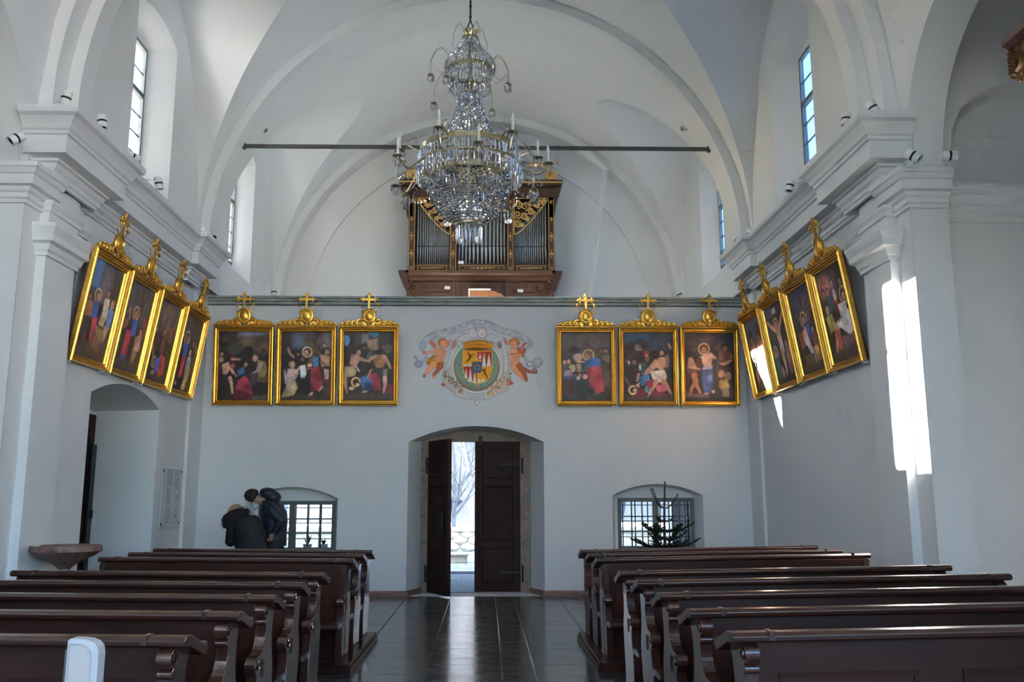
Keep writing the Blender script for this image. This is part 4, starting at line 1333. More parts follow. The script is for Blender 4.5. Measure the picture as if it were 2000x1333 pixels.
            head(b, 78, 74, 6, SK); b.p([(62, 84), (84, 76), (88, 102), (66, 112)], SK, shade=.15); b.p([(62, 104), (80, 106), (76, 134), (64, 134)], (110, 82, 60)); b.p([(0, 60), (16, 64), (18, 120), (0, 128)], (44, 40, 34)); b.p([(8, 66), (24, 60), (26, 74), (10, 82)], (112, 60, 50)); b.p([(0, 128), (100, 122), (100, 143), (0, 143)], (58, 46, 38), soft=6)
        elif k == 3:    # first fall
            b.p([(0, 0), (100, 0), (100, 50), (0, 60)], (72, 66, 70), soft=20); b.p([(20, 20), (60, 0), (64, 60), (30, 60)], (96, 78, 66), soft=6); b.l([(60, 0), (34, 62)], 5, (60, 46, 38)); b.l([(84, 18), (62, 62)], 6, (50, 36, 30)); b.p([(64, 44), (86, 38), (86, 70), (68, 70)], (110, 52, 40))
            for x, y in ((14, 56), (28, 54), (46, 54), (60, 60), (76, 66)): head(b, x, y, 5, SK if x % 4 else SKD)
            b.p([(6, 62), (34, 60), (36, 90), (8, 92)], (58, 40, 34)); b.p([(44, 60), (62, 62), (60, 92), (44, 90)], (84, 50, 38)); b.l([(8, 80), (30, 112)], 5, SK); b.p([(66, 70), (92, 74), (90, 110), (70, 110)], (36, 30, 32)); head(b, 30, 112, 6, SK, BRN, True); b.p([(36, 104), (54, 98), (58, 124), (38, 128)], (42, 72, 150)); b.p([(52, 92), (74, 96), (82, 126), (56, 132)], (150, 30, 40), shade=.2); b.e(34, 130, 8, 5, SKL); b.e(66, 134, 9, 4, SKL); b.p([(0, 132), (100, 128), (100, 143), (0, 143)], (40, 34, 30), soft=6)
        elif k == 4:    # meeting his mother
            b.p([(0, 0), (100, 0), (100, 60), (0, 60)], (58, 50, 52), soft=20); b.l([(60, 10), (84, 60)], 7, (56, 42, 36)); b.l([(92, 12), (58, 62)], 6, (50, 38, 34)); head(b, 32, 46, 8, SK, BRN, True, 1); b.p([(18, 56), (44, 54), (46, 80), (20, 84)], (38, 70, 140), shade=.2); b.p([(26, 80), (46, 76), (44, 118), (28, 120)], (150, 30, 38), shade=.2); b.p([(8, 70), (24, 64), (26, 130), (8, 130)], (38, 30, 34))
            for x, y in ((70, 50), (84, 54), (94, 60)): head(b, x, y, 6, SK)
            head(b, 62, 70, 6, SKL, (150, 140, 130)); b.p([(52, 78), (72, 74), (78, 120), (60, 132), (54, 110)], (150, 148, 152), shade=.15); b.p([(60, 100), (80, 96), (72, 140), (52, 140)], (150, 128, 60), shade=.2); b.p([(80, 66), (100, 66), (100, 130), (82, 130)], (52, 36, 34)); b.e(20, 132, 6, 4, SKL)
        elif k == 11:   # nailing
            b.p([(0, 0), (100, 0), (100, 40), (0, 44)], (66, 74, 92), soft=14); b.e(28, 36, 14, 18, (46, 34, 40)); b.e(74, 34, 12, 20, (60, 44, 50)); b.p([(10, 44), (90, 40), (92, 80), (12, 80)], (96, 60, 50), soft=6)
            head(b, 30, 40, 6, SK); head(b, 70, 40, 6, SK); b.p([(18, 52), (44, 48), (46, 80), (22, 84)], SK, shade=.1); b.p([(54, 50), (84, 50), (84, 90), (56, 86)], SKL, shade=.1); b.p([(60, 50), (76, 46), (80, 66), (62, 66)], (150, 60, 60)); b.p([(30, 80), (70, 86), (76, 116), (40, 116)], (170, 160, 140), shade=.1); b.l([(40, 86), (56, 110), (70, 136)], [14, 12, 6], SKL)
            b.p([(8, 90), (28, 90), (36, 136), (10, 138)], (74, 54, 44)); b.e(22, 112, 8, 14, SK); b.p([(0, 128), (100, 126), (100, 143), (0, 143)], (88, 80, 58), soft=6)
        elif k == 12:   # crucifixion
            b.p([(0, 0), (100, 0), (100, 90), (0, 90)], (44, 42, 52), soft=30); b.p([(0, 0), (40, 0), (40, 24), (0, 24)], (40, 56, 84), soft=12); b.l([(50, 6), (54, 143)], 8, (44, 32, 30)); b.l([(6, 24), (96, 20)], 7, (44, 32, 30)); b.p([(40, 8), (58, 6), (58, 16), (40, 18)], (160, 156, 150))
            b.l([(8, 26), (28, 40), (44, 48)], [7, 8, 10], SKL); b.l([(96, 16), (74, 34), (58, 46)], [7, 8, 10], SKL); head(b, 48, 38, 7, SKL, BRN, True); b.p([(40, 46), (62, 44), (62, 78), (46, 80)], SKL, shade=.08); b.p([(44, 76), (64, 74), (62, 90), (46, 92)], (170, 164, 156)); b.l([(52, 88), (54, 108), (54, 130)], [14, 11, 7], SKL)
            head(b, 20, 86, 7, SK, BRN, True); b.p([(8, 94), (30, 92), (28, 130), (10, 134)], (36, 80, 90), shade=.2); head(b, 76, 76, 6, SK); b.p([(66, 84), (88, 82), (90, 130), (70, 132)], (120, 80, 84), shade=.2); b.p([(84, 90), (98, 90), (98, 130), (86, 130)], (70, 60, 66)); head(b, 36, 118, 5, SKL, (120, 90, 50)); b.p([(30, 122), (46, 122), (44, 140), (28, 140)], (140, 110, 70)); b.p([(0, 130), (100, 130), (100, 143), (0, 143)], (36, 40, 34), soft=8)
        elif k == 13:   # deposition
            b.p([(0, 0), (100, 0), (100, 60), (0, 60)], (40, 50, 76), soft=30); b.p([(50, 20), (100, 20), (100, 60), (50, 60)], (92, 70, 80), soft=16); b.l([(50, 18), (56, 80)], 7, (44, 34, 34)); b.l([(38, 62), (80, 26)], 4, (50, 40, 38)); head(b, 30, 50, 5, SKD); head(b, 80, 44, 5, SKD); b.e(84, 62, 10, 16, (56, 40, 44))
            head(b, 48, 56, 8, SKL, BRN, True); b.p([(42, 62), (60, 58), (74, 84), (62, 92), (46, 90)], (42, 62, 120), shade=.2); b.p([(30, 72), (50, 66), (54, 92), (34, 96)], SKL, shade=.08); b.p([(16, 74), (32, 72), (34, 98), (18, 100)], (116, 60, 46)); b.l([(46, 90), (58, 112), (66, 132)], [16, 12, 6], (176, 168, 160)); head(b, 76, 76, 6, SK); b.p([(66, 84), (88, 80), (90, 104), (70, 108)], (110, 60, 52)); b.p([(64, 104), (86, 102), (88, 128), (72, 130)], (166, 126, 56), shade=.2); b.p([(22, 112), (60, 112), (64, 128), (20, 130)], (80, 66, 50)); b.p([(0, 128), (100, 126), (100, 143), (0, 143)], (64, 54, 42), soft=8)
        else:           # entombment
            b.p([(0, 0), (100, 0), (100, 50), (0, 50)], (64, 50, 58), soft=20); b.e(24, 24, 24, 16, (150, 90, 78), soft=8); b.p([(70, 0), (100, 0), (100, 50), (72, 50)], (40, 34, 34), soft=5)
            for x, y in ((18, 34), (34, 36), (54, 26), (82, 30)): head(b, x, y, 6, SK)
            b.p([(26, 42), (46, 40), (46, 64), (28, 66)], (40, 80, 90)); b.p([(46, 34), (64, 34), (66, 70), (48, 70)], (104, 36, 40)); b.e(56, 44, 5, 9, (160, 156, 150)); head(b, 20, 62, 6, SK, (150, 130, 90)); b.p([(10, 70), (32, 68), (40, 92), (14, 96)], (156, 138, 60), shade=.2)
            head(b, 84, 52, 8, SKL, (50, 36, 30), True); b.p([(60, 60), (86, 60), (88, 84), (62, 88)], (176, 168, 160), shade=.1); b.l([(62, 86), (38, 90), (24, 126)], [14, 11, 7], SKL); b.p([(44, 88), (92, 72), (96, 100), (82, 112), (60, 98)], (186, 182, 176), shade=.15); b.p([(28, 92), (48, 96), (46, 134), (34, 136)], (160, 64, 40), shade=.2); b.p([(50, 108), (98, 108), (98, 128), (50, 130)], (96, 72, 74), soft=4); b.p([(0, 128), (100, 124), (100, 143), (0, 143)], (60, 50, 42), soft=6)
    # chiaroscuro painted into the pictures: muted colour, soft modelling and dark corners
    c = b.c
    g = c.mean(2, keepdims=True)
    c = g + (c - g) * .80
    yy, xx = np.mgrid[0:b.ny, 0:b.nx]
    nz = np.zeros((b.ny, b.nx))
    for f, a in ((.09, .5), (.21, .3), (.47, .3)):
        ph = b.rs.rand(4) * 6.28
        nz += a * (np.sin(xx * f * 1.3 + ph[0] + 1.5 * np.sin(yy * f + ph[1])) * np.sin(yy * f * 1.1 + ph[2] + np.sin(xx * f * .7 + ph[3])))
    vg = 1.08 - .42 * (((xx / b.nx - .5) * 2) ** 2 * .5 + ((yy / b.ny - .52) * 2) ** 2 * .5) ** 1.2
    b.c = np.clip(c * np.clip(1 + .45 * nz, .35, 1.7)[..., None] * vg[..., None], 0, 1)
    b.grain(.14)
    return b


# ---------------------------------------------------------------- gilded frame, shared by all fourteen pictures
FW, FH = 1.015, 1.335
# moulding: (distance in from the outer edge, projection toward the viewer)
MOULD = [(0.0, 0.0), (0.0, .050), (.008, .066), (.020, .070), (.026, .062), (.028, .040), (.033, .038), (.036, .050), (.050, .046), (.058, .030), (.061, .016), (.066, .016), (.068, .034), (.076, .040), (.084, .032), (.090, .010), (.092, .0)]


def rail_mesh(name, ln):
    """mitred rail along +x centred at 0, outer edge at z = 0 growing to +z, front toward -y"""
    rings = [[(-ln / 2 + d, -p, d) for d, p in MOULD], [(ln / 2 - d, -p, d) for d, p in MOULD]]
    mb = MB().loft(rings, closed=True, caps=True)
    me = bpy.data.meshes.new(name)
    me.from_pydata(mb.v, [], mb.f)
    me.update()
    return me


RAIL_H, RAIL_V = rail_mesh('frame_rail', FW), rail_mesh('frame_rail', FH)


def spiral(mb, cx, cz, r0, turns, dirn, a0, r, y=-.03, n=22, flip=1):
    pts = []
    for i in range(n + 1):
        t = i / n
        a = a0 + dirn * turns * 2 * PI * t
        rr = r0 * (1 - .85 * t)
        pts.append((cx + flip * rr * math.cos(a), y - .012 * t, cz + rr * math.sin(a)))
    mb.tube(pts, [r * (1 - .35 * i / n) for i in range(n + 1)], 6)


def scroll_half(f):
    """carved acanthus scrolls on one side of the crest"""
    mb = MB()
    for cx, cz, r0, tr in ((.155, .055, .055, .021), (.255, .038, .040, .016), (.335, .040, .036, .015), (.430, .028, .026, .012)):
        spiral(mb, f * cx, cz, r0, 1.6, -1, PI * .6, tr, flip=f)
        for k in range(5):
            a = PI * (.15 + .17 * k)
            mb.sphere((f * (cx + r0 * 1.1 * math.cos(a)), -.03, cz + r0 * 1.1 * math.sin(a)), (.015, .013, .019), 6, 4)
    for k in range(17):
        x = .10 + .39 * k / 16
        mb.sphere((f * x, -.028, .012), (.017, .018, .012), 6, 4)
    for x, z, r in ((.205, .075, .018), (.29, .066, .016), (.385, .055, .015), (.475, .018, .014), (.12, .10, .02), (.36, .078, .012), (.17, .112, .013)):
        mb.sphere((f * x, -.034, z), r, 6, 4)
    # backing board with a falling outline
    pts = [(f * .05, 0), (f * .50, 0), (f * .49, .03), (f * .43, .055), (f * .34, .075), (f * .26, .08), (f * .18, .11), (f * .10, .12), (f * .05, .12)]
    mb.prism(pts if f > 0 else pts[::-1], 'y', -.026, -.006)
    return mb


def make_crest(parent):
    c = MB()
    pts = []
    for i in range(25):
        a = 2 * PI * i / 24
        pts.append((.098 * math.cos(a), -.04, .165 + .118 * math.sin(a)))
    c.tube(pts, .019, 7)
    c.tube([(p[0] * .78, -.045, .165 + (p[2] - .165) * .8) for p in pts], .008, 6)
    for i in range(6):
        a = 2 * PI * (i + .5) / 6
        c.sphere((.125 * math.cos(a), -.04, .165 + .14 * math.sin(a)), (.022, .016, .022), 7, 4)
    c.prism([(.1 * math.cos(2 * PI * i / 20), .165 + .12 * math.sin(2 * PI * i / 20)) for i in range(20)], 'y', -.04, -.005)
    c.build('cartouche', M['gold'], parent, smooth=50)
    MB().sphere((0, -.036, .165), (.078, .03, .098), 18, 10).build('medallion', M['gold'], parent, smooth=60)
    for f in (-1, 1):
        scroll_half(f).build('crest_scroll', M['gold'], parent, smooth=50)
    m = MB()
    y0, y1 = -.055, -.025
    m.box(-.016, .016, y0, y1, .285, .525).box(-.115, .115, y0, y1, .428, .460)
    for (x, z) in ((0, .54), (-.125, .444), (.125, .444)):
        m.sphere((x, -.04, z), (.024, .018, .024), 8, 5)
    for (x, z) in ((-.10, .475), (-.10, .413), (.10, .475), (.10, .413), (-.028, .515), (.028, .515)):
        m.sphere((x, -.04, z), (.017, .015, .017), 7, 4)
    for i in range(4):
        a = PI / 4 + i * PI / 2
        m.sphere((.028 * math.cos(a), -.04, .444 + .028 * math.sin(a)), .012, 6, 4)
    m.build('cross', M['gold'], parent, smooth=40)
    m = MB()
    m.tube([(-.085, -.035, .255), (-.135, -.035, .33)], .006, 5)
    m.loft([[(-.135 + dx, -.035 + dy, .33) for dx, dy in ((-.016, 0), (0, -.008), (.016, 0), (0, .008))], [(-.152 + dx * .9, -.035 + dy, .358) for dx, dy in ((-.016, 0), (0, -.008), (.016, 0), (0, .008))], [(-.17 + dx * .05, -.035, .395) for dx in (-.016, 0, .016, 0)]], True, True)
    m.build('spear', M['gold'], parent)
    m = MB()
    m.tube([(.085, -.035, .255), (.14, -.035, .345)], .006, 5)
    m.sphere((.152, -.035, .362), (.036, .022, .02), 8, 5, Matrix.Rotation(R(35), 3, 'Y'))
    m.build('sponge_reed', M['gold'], parent, smooth=40)


def make_frame(root):
    for zz, me, rot, x in ((0, RAIL_H, 0, 0), (FH, RAIL_H, PI, 0), (FH / 2, RAIL_V, PI / 2, -FW / 2), (FH / 2, RAIL_V, -PI / 2, FW / 2)):
        o = link('frame_rail', me, M['gold'], root)
        o.location = (x, 0, zz)
        o.rotation_euler = (0, rot, 0)
    MB().box(-FW / 2 + .01, FW / 2 - .01, .0, .03, .01, FH - .01).build('backing', M['organ_dark'], root)
    MB().prism([(-.02, FH), (-.075, FH), (-.075, FH + .012), (-.06, FH + .02), (-.02, FH + .02)], 'x', -FW / 2 - .012, FW / 2 + .012).build('frame_cap', M['gold'], root, bevel=.003)
    cr = bpy.data.objects.new('crest', None)
    COL.objects.link(cr)
    cr.parent = root
    cr.location = (0, -.015, FH + .018)
    # sub-parts below the crest
    make_crest(cr)


PROTO = thing('framed_painting', 'x', 'painting')
make_frame(PROTO)
DESC = {1: 'painting of a judgement before a seated ruler, nearest on the left wall',
        2: 'painting of a man in red taking up a cross, on the left wall',
        3: 'painting of a crowd above a figure fallen in red, on the left wall',
        4: 'painting of a blue-robed man meeting women, left wall, beside the corner',
        7: 'dark painting of an old man in ochre bending, leftmost on the entrance wall',
        6: 'painting of a woman holding up a white veil, on the entrance wall',
        5: 'painting with a bare-backed man above a crouching blue figure, left of the arms',
        8: 'painting of a man in blue and red beside women, right of the arms',
        9: 'painting of a man in white loincloth over a fallen figure, entrance wall',
        10: 'painting of a bare-chested man in blue cloth, rightmost on the entrance wall',
        11: 'painting struck by a bright sun patch, on the right wall beside the corner',
        12: 'painting of a crucifixion with spread arms, on the right wall',
        13: 'painting of a mourner in blue with a pale body, on the right wall',
        14: 'painting of a pale body on a white sheet, nearest on the right wall'}

order = []
for i, k in enumerate((1, 2, 3, 4)):
    order.append((k, (-4.575, 10.51 + 1.067 * i, 3.135), PI / 2, 9.0))
for i, k in enumerate((14, 13, 12, 11)):
    order.append((k, (4.575, 10.63 + 1.067 * i, 3.165), -PI / 2, 9.0))
for k, x in ((7, -3.94), (6, -2.885), (5, -1.83), (8, 1.865), (9, 2.925), (10, 3.975)):
    order.append((k, (x, YB - .045, 3.13), 0, 5.0))
order.sort(key=lambda q: q[0] != 1)
rest = [q for q in order if q[0] != 1]
# copies are made from the bare prototype before its own canvas is added
roots = {1: PROTO}
for q in rest:
    roots[q[0]] = dup(PROTO)
for k, loc, rz, tilt in order:
    root = roots[k]
    root.location = loc
    root.rotation_euler = (R(tilt), 0, rz)
    tag(root, 'gilt framed ' + DESC[k], 'painting', 'stations of the cross paintings')
    cv = link('canvas', paint_station(k).mesh('canvas', FW - .17, FH - .17), M['canvas'], root)
    cv.location = (0, -.009, .085)
    # small white support pegs below the frame
    for x in (-.45, .45):
        MB().box(x - .02, x + .02, -.03, .03, -.025, .0).build('peg', M['white_metal'], root)

# ================================================================== PAINTED COAT OF ARMS on the entrance wall
def text_mesh(mb, body, place, size):
    """adds the outline of one character, mapped by place(u, v)"""
    cu = bpy.data.curves.new('glyph', 'FONT')
    cu.body = body
    cu.size = size
    cu.align_x = 'CENTER'
    cu.resolution_u = 1
    ob = bpy.data.objects.new('glyph', cu)
    me = ob.to_mesh()
    mb.add([place(v.co.x, v.co.y) for v in me.vertices], [tuple(p.vertices) for p in me.polygons])
    ob.to_mesh_clear()
    bpy.data.objects.remove(ob)
    bpy.data.curves.remove(cu)


FX0, FY0, FX1, FY1 = 40, 70, 1860, 1290
b = Brush(FX0, FY0, FX1, FY1, 330, 221, (176, 176, 178), 77)
RIB, RIBD, PAL, PALD = (176, 177, 180), (140, 142, 150), (186, 182, 180), (118, 112, 112)
# ribbon
top = [(140, 500), (150, 420), (200, 350), (280, 290), (420, 240), (560, 200), (690, 160), (780, 115), (930, 90), (1080, 105), (1200, 160), (1330, 205), (1480, 250), (1600, 310), (1680, 380), (1695, 430), (1670, 475)]
bot = [(1610, 500), (1640, 440), (1580, 380), (1440, 330), (1250, 280), (1120, 225), (1000, 200), (900, 200), (800, 225), (700, 270), (560, 310), (420, 340), (300, 370), (240, 420), (210, 500), (180, 530)]
b.p(top + bot, RIB)
b.l(top, 7, RIBD, .8)
b.l(bot, 6, RIBD, .7)
b.p([(140, 440), (200, 370), (240, 400), (215, 500), (180, 530), (140, 500)], (150, 156, 166), op=.9)
b.p([(1600, 330), (1690, 400), (1690, 440), (1660, 480), (1610, 470), (1640, 430)], (146, 148, 158), op=.9)
b.l([(180, 530), (240, 590), (200, 660), (150, 680)], [20, 26, 30, 30], (150, 154, 176))
b.ring(130, 710, 50, 42, 16, (126, 128, 164)); b.ring(128, 712, 24, 20, 10, (126, 128, 164)); b.l([(75, 600), (110, 650), (130, 690)], 22, (140, 144, 170)); b.l([(200, 660), (240, 600)], 26, (150, 154, 178))
b.l([(1540, 520), (1570, 600), (1620, 680)], [26, 34, 30], (164, 162, 164)); b.ring(1650, 705, 44, 36, 14, (140, 138, 142)); b.e(1760, 680, 70, 62, (166, 165, 168)); b.ring(1755, 670, 50, 44, 10, (142, 142, 148)); b.l([(1690, 740), (1770, 750), (1820, 690)], 12, (132, 132, 140))
# cherub heads and pale wings above
b.p([(640, 360), (740, 290), (840, 300), (860, 380), (760, 400), (680, 390)], (182, 180, 182)); b.l([(650, 350), (740, 285), (830, 290)], 6, PALD, .6)
b.p([(1040, 330), (1130, 280), (1230, 330), (1290, 420), (1150, 400), (1060, 380)], (180, 178, 182)); b.l([(1060, 320), (1130, 280), (1230, 330), (1280, 400)], 6, PALD, .7)
for x, y in ((880, 275), (1000, 275)):
    b.e(x, y, 64, 66, (190, 184, 180)); b.e(x, y + 20, 44, 46, (206, 196, 188)); b.e(x - 16, y + 8, 9, 5, (90, 82, 84)); b.e(x + 18, y + 8, 9, 5, (90, 82, 84)); b.e(x, y + 34, 12, 4, (110, 92, 90)); b.l([(x + 40, y - 50), (x + 60, y), (x + 40, y + 50)], 9, (124, 120, 124), .7)
b.l([(880, 210), (910, 200), (905, 260)], 22, (128, 126, 132), .7)
# stone cartouche
b.e(925, 760, 395, 420, (170, 166, 162)); b.p([(520, 560), (560, 440), (640, 380), (710, 400), (720, 460), (640, 540), (600, 700), (480, 800)], (184, 181, 179)); b.p([(1160, 420), (1230, 370), (1300, 400), (1340, 520), (1370, 700), (1360, 860), (1260, 860), (1240, 600)], (182, 178, 176))
b.p([(460, 820), (540, 800), (620, 960), (800, 1090), (800, 1130), (760, 1160), (640, 1140), (560, 1060), (500, 1020), (450, 1000)], (166, 158, 150)); b.p([(1380, 840), (1300, 860), (1220, 1010), (1060, 1090), (1050, 1140), (1120, 1170), (1230, 1110), (1330, 1080), (1380, 960)], (172, 164, 156))
b.p([(640, 1140), (760, 1150), (820, 1060), (1060, 1060), (1090, 1160), (1180, 1150), (1100, 1190), (1010, 1200), (950, 1230), (890, 1200), (760, 1190)], (172, 170, 168)); b.e(928, 1245, 30, 28, (166, 160, 158)); b.e(935, 1240, 18, 16, (206, 202, 198))
b.l([(480, 790), (540, 640), (560, 520), (620, 420)], 12, PALD, .6); b.l([(1340, 520), (1365, 700), (1360, 840)], 12, PALD, .6); b.l([(1270, 500), (1300, 700), (1280, 880)], 14, (96, 92, 84), .5); b.e(610, 440, 34, 66, (150, 118, 112), 25); b.e(1235, 440, 44, 60, (150, 136, 134), -10); b.e(1240, 450, 20, 40, (104, 94, 92))
for a in range(9):
    x = 800 + a * 32
    b.l([(x, 1080), (x + (925 - x) * .3, 1190)], 7, (128, 126, 132), .6)
# inner oval, palm branches
b.e(925, 740, 345, 365, (190, 186, 182)); b.e(925, 745, 318, 340, (110, 100, 90)); b.e(925, 720, 300, 320, (132, 122, 108))
rs = random.Random(2)
for sx in (-1, 1):
    stem = [(925 + sx * 215, 500), (925 + sx * 235, 640), (925 + sx * 225, 800), (925 + sx * 170, 930), (925 + sx * 60, 1020)]
    b.l(stem, 30, (74, 124, 106), .9)
    for i in range(26):
        t = i / 25 * 3.99
        k = int(t); f = t - k
        x = stem[k][0] + (stem[k + 1][0] - stem[k][0]) * f; y = stem[k][1] + (stem[k + 1][1] - stem[k][1]) * f
        c = ((86, 142, 122), (58, 108, 92), (116, 158, 136))[i % 3]
        b.l([(x, y), (x + sx * rs.uniform(30, 62), y - rs.uniform(50, 90))], [11, 4], c)
        b.l([(x, y), (x - sx * rs.uniform(10, 34), y - rs.uniform(40, 70))], [9, 3], c)
b.ring(925, 745, 330, 352, 22, (192, 189, 186)); b.ring(925, 745, 346, 368, 6, (120, 112, 108), .7)
# shield
sh = [(730, 520), (1145, 520), (1140, 780), (1110, 890), (1040, 960), (930, 985), (820, 950), (750, 870), (732, 760)]
b.p(sh, (206, 140, 50)); q1 = [(745, 535), (930, 535), (930, 742), (742, 742)]
b.p(q1, (196, 138, 40)); b.p([(930, 535), (1130, 535), (1126, 742), (930, 742)], (146, 58, 42)); b.p([(742, 742), (930, 742), (930, 968), (830, 938), (766, 866), (745, 780)], (146, 58, 42)); b.p([(930, 742), (1126, 742), (1122, 790), (1098, 880), (1030, 944), (930, 968)], (200, 146, 46))
for x, y0, y1, w in ((970, 555, 635, 34), (1025, 555, 742, 56), (1090, 560, 742, 60), (778, 765, 900, 44), (838, 760, 950, 54), (898, 800, 966, 46)):
    b.p([(x, y0), (x + w / 2, y1), (x - w / 2, y1)], (206, 202, 196), soft=1.0)
for x, y0, y1, w in ((770, 695, 742, 46), (825, 690, 742, 56), (960, 905, 965, 44), (1008, 905, 950, 60)):
    b.p([(x, y0), (x + w / 2, y1), (x - w / 2, y1)], (210, 206, 196), soft=1.0)
b.l([(800, 545), (835, 600), (820, 640), (770, 690)], [10, 30, 22, 8], (60, 40, 26)); b.l([(835, 600), (890, 575)], 9, (60, 40, 26)); b.l([(830, 600), (870, 610)], 8, (60, 40, 26)); b.l([(835, 595), (860, 560)], 5, (60, 40, 26))
b.e(1025, 790, 28, 26, (140, 78, 36)); b.l([(1020, 800), (1050, 850), (1075, 910)], [30, 28, 10], (130, 66, 30)); b.l([(1040, 840), (990, 860)], 9, (130, 66, 30)); b.l([(1030, 780), (1040, 760)], 7, (120, 60, 30))
b.p([(862, 675), (995, 675), (995, 800), (980, 830), (880, 830), (864, 800)], (66, 78, 98)); b.ring(928, 755, 38, 30, 8, (120, 130, 146)); b.l([(890, 740), (928, 705), (968, 740)], 8, (170, 110, 70)); b.p([(866, 672), (992, 672), (985, 645), (960, 655), (928, 630), (900, 655), (875, 645)], (190, 140, 60)); b.e(928, 632, 12, 10, (206, 190, 150))
b.l([(930, 535), (930, 660)], 5, (120, 70, 30), .7); b.l([(742, 742), (862, 742)], 5, (120, 60, 30), .7); b.l([(995, 742), (1126, 742)], 5, (120, 60, 30), .7)
# crown
b.p([(735, 410), (830, 395), (930, 375), (1030, 395), (1150, 425), (1130, 500), (1030, 490), (900, 480), (770, 510), (745, 470)], (150, 92, 26)); b.p([(770, 500), (900, 482), (1020, 490), (1120, 505), (1000, 520), (880, 520), (780, 515)], (96, 54, 16)); b.l([(760, 470), (900, 455), (1130, 465)], 16, (186, 128, 44)); b.l([(760, 425), (930, 392), (1140, 435)], 10, (190, 134, 50))
for i in range(9):
    b.e(770 + i * 44, 445 - 24 * math.sin(PI * i / 8), 12, 12, (200, 146, 56)); b.e(790 + i * 40, 405 - 24 * math.sin(PI * i / 8), 12, 14, (126, 76, 24))
# flowers and foliage on the cartouche
for i in range(130):
    l_ = i % 2 == 0
    t = rs.random()
    if l_:
        x, y = 500 + 240 * t + rs.uniform(-40, 40), 840 + 240 * t + rs.uniform(-40, 40)
        c = rs.choice([(110, 92, 64), (132, 110, 78), (86, 76, 60), (150, 134, 104), (92, 74, 56), (98, 104, 84)])
    else:
        x, y = 1350 - 250 * t + rs.uniform(-60, 60), 860 + 230 * t + rs.uniform(-50, 50)
        c = rs.choice([(120, 104, 76), (150, 120, 70), (160, 90, 84), (94, 100, 76), (170, 150, 110), (170, 130, 60)])
    b.e(x, y, rs.uniform(8, 19), rs.uniform(6, 13), c, rs.uniform(0, 180), .9)
for x, y, c in ((1260, 980, (196, 148, 62)), (1120, 1110, (190, 150, 66)), (1195, 1065, (196, 140, 140)), (1370, 930, (170, 84, 80)), (1400, 970, (160, 80, 76)), (1360, 980, (176, 96, 90)), (470, 990, (150, 74, 60)), (700, 1085, (140, 104, 72))):
    b.e(x, y, 26, 22, c)
b.ring(715, 1090, 62, 52, 14, (190, 184, 178)); b.ring(1115, 1115, 62, 52, 14, (188, 182, 176))
# putti
F1, F2, F3 = (196, 138, 104), (150, 86, 58), (214, 166, 134)
b.p([(262, 395), (320, 390), (370, 440), (370, 490), (330, 490)], (178, 100, 80)); b.l([(520, 420), (575, 380)], [40, 14], (176, 96, 80)); b.l([(505, 470), (530, 440)], 24, (170, 90, 80))
b.e(455, 415, 70, 62, (150, 90, 54)); b.e(470, 430, 48, 52, F1); b.e(490, 420, 9, 5, (90, 50, 40)); b.e(500, 450, 12, 8, F3)
b.p([(370, 490), (450, 480), (510, 520), (490, 600), (470, 690), (400, 700), (350, 640)], F1, shade=.08); b.l([(390, 510), (320, 545), (220, 555)], [60, 44, 24], F1); b.e(205, 548, 22, 18, F2); b.l([(440, 500), (490, 540)], 26, F2, .5)
b.p([(250, 620), (340, 640), (370, 670), (480, 690), (460, 750), (360, 760), (260, 730), (228, 690)], (176, 126, 44), shade=.15); b.p([(380, 690), (480, 690), (460, 745), (380, 740)], (140, 74, 34)); b.l([(330, 720), (270, 790), (215, 860)], [84, 62, 36], F1); b.e(208, 875, 20, 22, F2); b.l([(430, 740), (380, 810), (335, 860)], [80, 60, 38], F2); b.e(345, 885, 26, 18, F1, 40); b.e(430, 620, 8, 6, F2); b.l([(370, 610), (480, 560)], 7, (130, 80, 50)); b.l([(340, 600), (300, 640)], 40, (150, 96, 44))
b.p([(1285, 325), (1340, 380), (1360, 450), (1330, 440), (1295, 380)], (190, 112, 108)); b.p([(1620, 400), (1560, 420), (1520, 480), (1560, 490)], (176, 96, 88)); b.e(1440, 405, 78, 60, (150, 92, 46)); b.e(1425, 430, 50, 52, F1); b.e(1405, 430, 8, 5, (90, 50, 40)); b.e(1440, 432, 8, 5, (90, 50, 40)); b.e(1420, 462, 12, 5, F2); b.l([(1380, 400), (1430, 370), (1500, 390)], 26, (168, 110, 56))
b.p([(1380, 490), (1450, 480), (1520, 500), (1540, 580), (1500, 640), (1530, 700), (1400, 720), (1375, 600)], F1, shade=.08); b.l([(1500, 500), (1550, 560), (1560, 600)], [60, 44, 30], F2); b.e(1575, 520, 26, 40, F2); b.l([(1385, 570), (1500, 560)], 22, F2, .7); b.e(1430, 625, 10, 8, F2)
b.p([(1440, 700), (1540, 680), (1560, 720), (1450, 740)], (206, 190, 166)); b.p([(1375, 700), (1450, 720), (1420, 760)], F2); b.l([(1440, 740), (1490, 820), (1560, 900)], [110, 80, 40], F1); b.l([(1510, 730), (1570, 830), (1605, 920)], [90, 70, 36], F2); b.e(1600, 920, 22, 30, F2); b.e(1550, 905, 26, 14, F1, 30); b.l([(1560, 760), (1640, 810), (1740, 820)], [40, 44, 34], (140, 80, 72)); b.e(1715, 785, 34, 26, (166, 130, 120)); b.ring(1720, 795, 26, 22, 8, (120, 70, 66))
b.grain(.05)
fm = b.mesh('painted_decoration', (FX1 - FX0) / 7.015 * .00877, (FY1 - FY0) / 7.015 * .0088, cut=.02)
fresco = thing('painted_coat_of_arms', 'painted coat of arms with two putti and ribbon, centred above the entrance', 'mural', (0.033, YB - .004, 3.118))
link('painted_decoration', fm, M['fresco'], fresco)
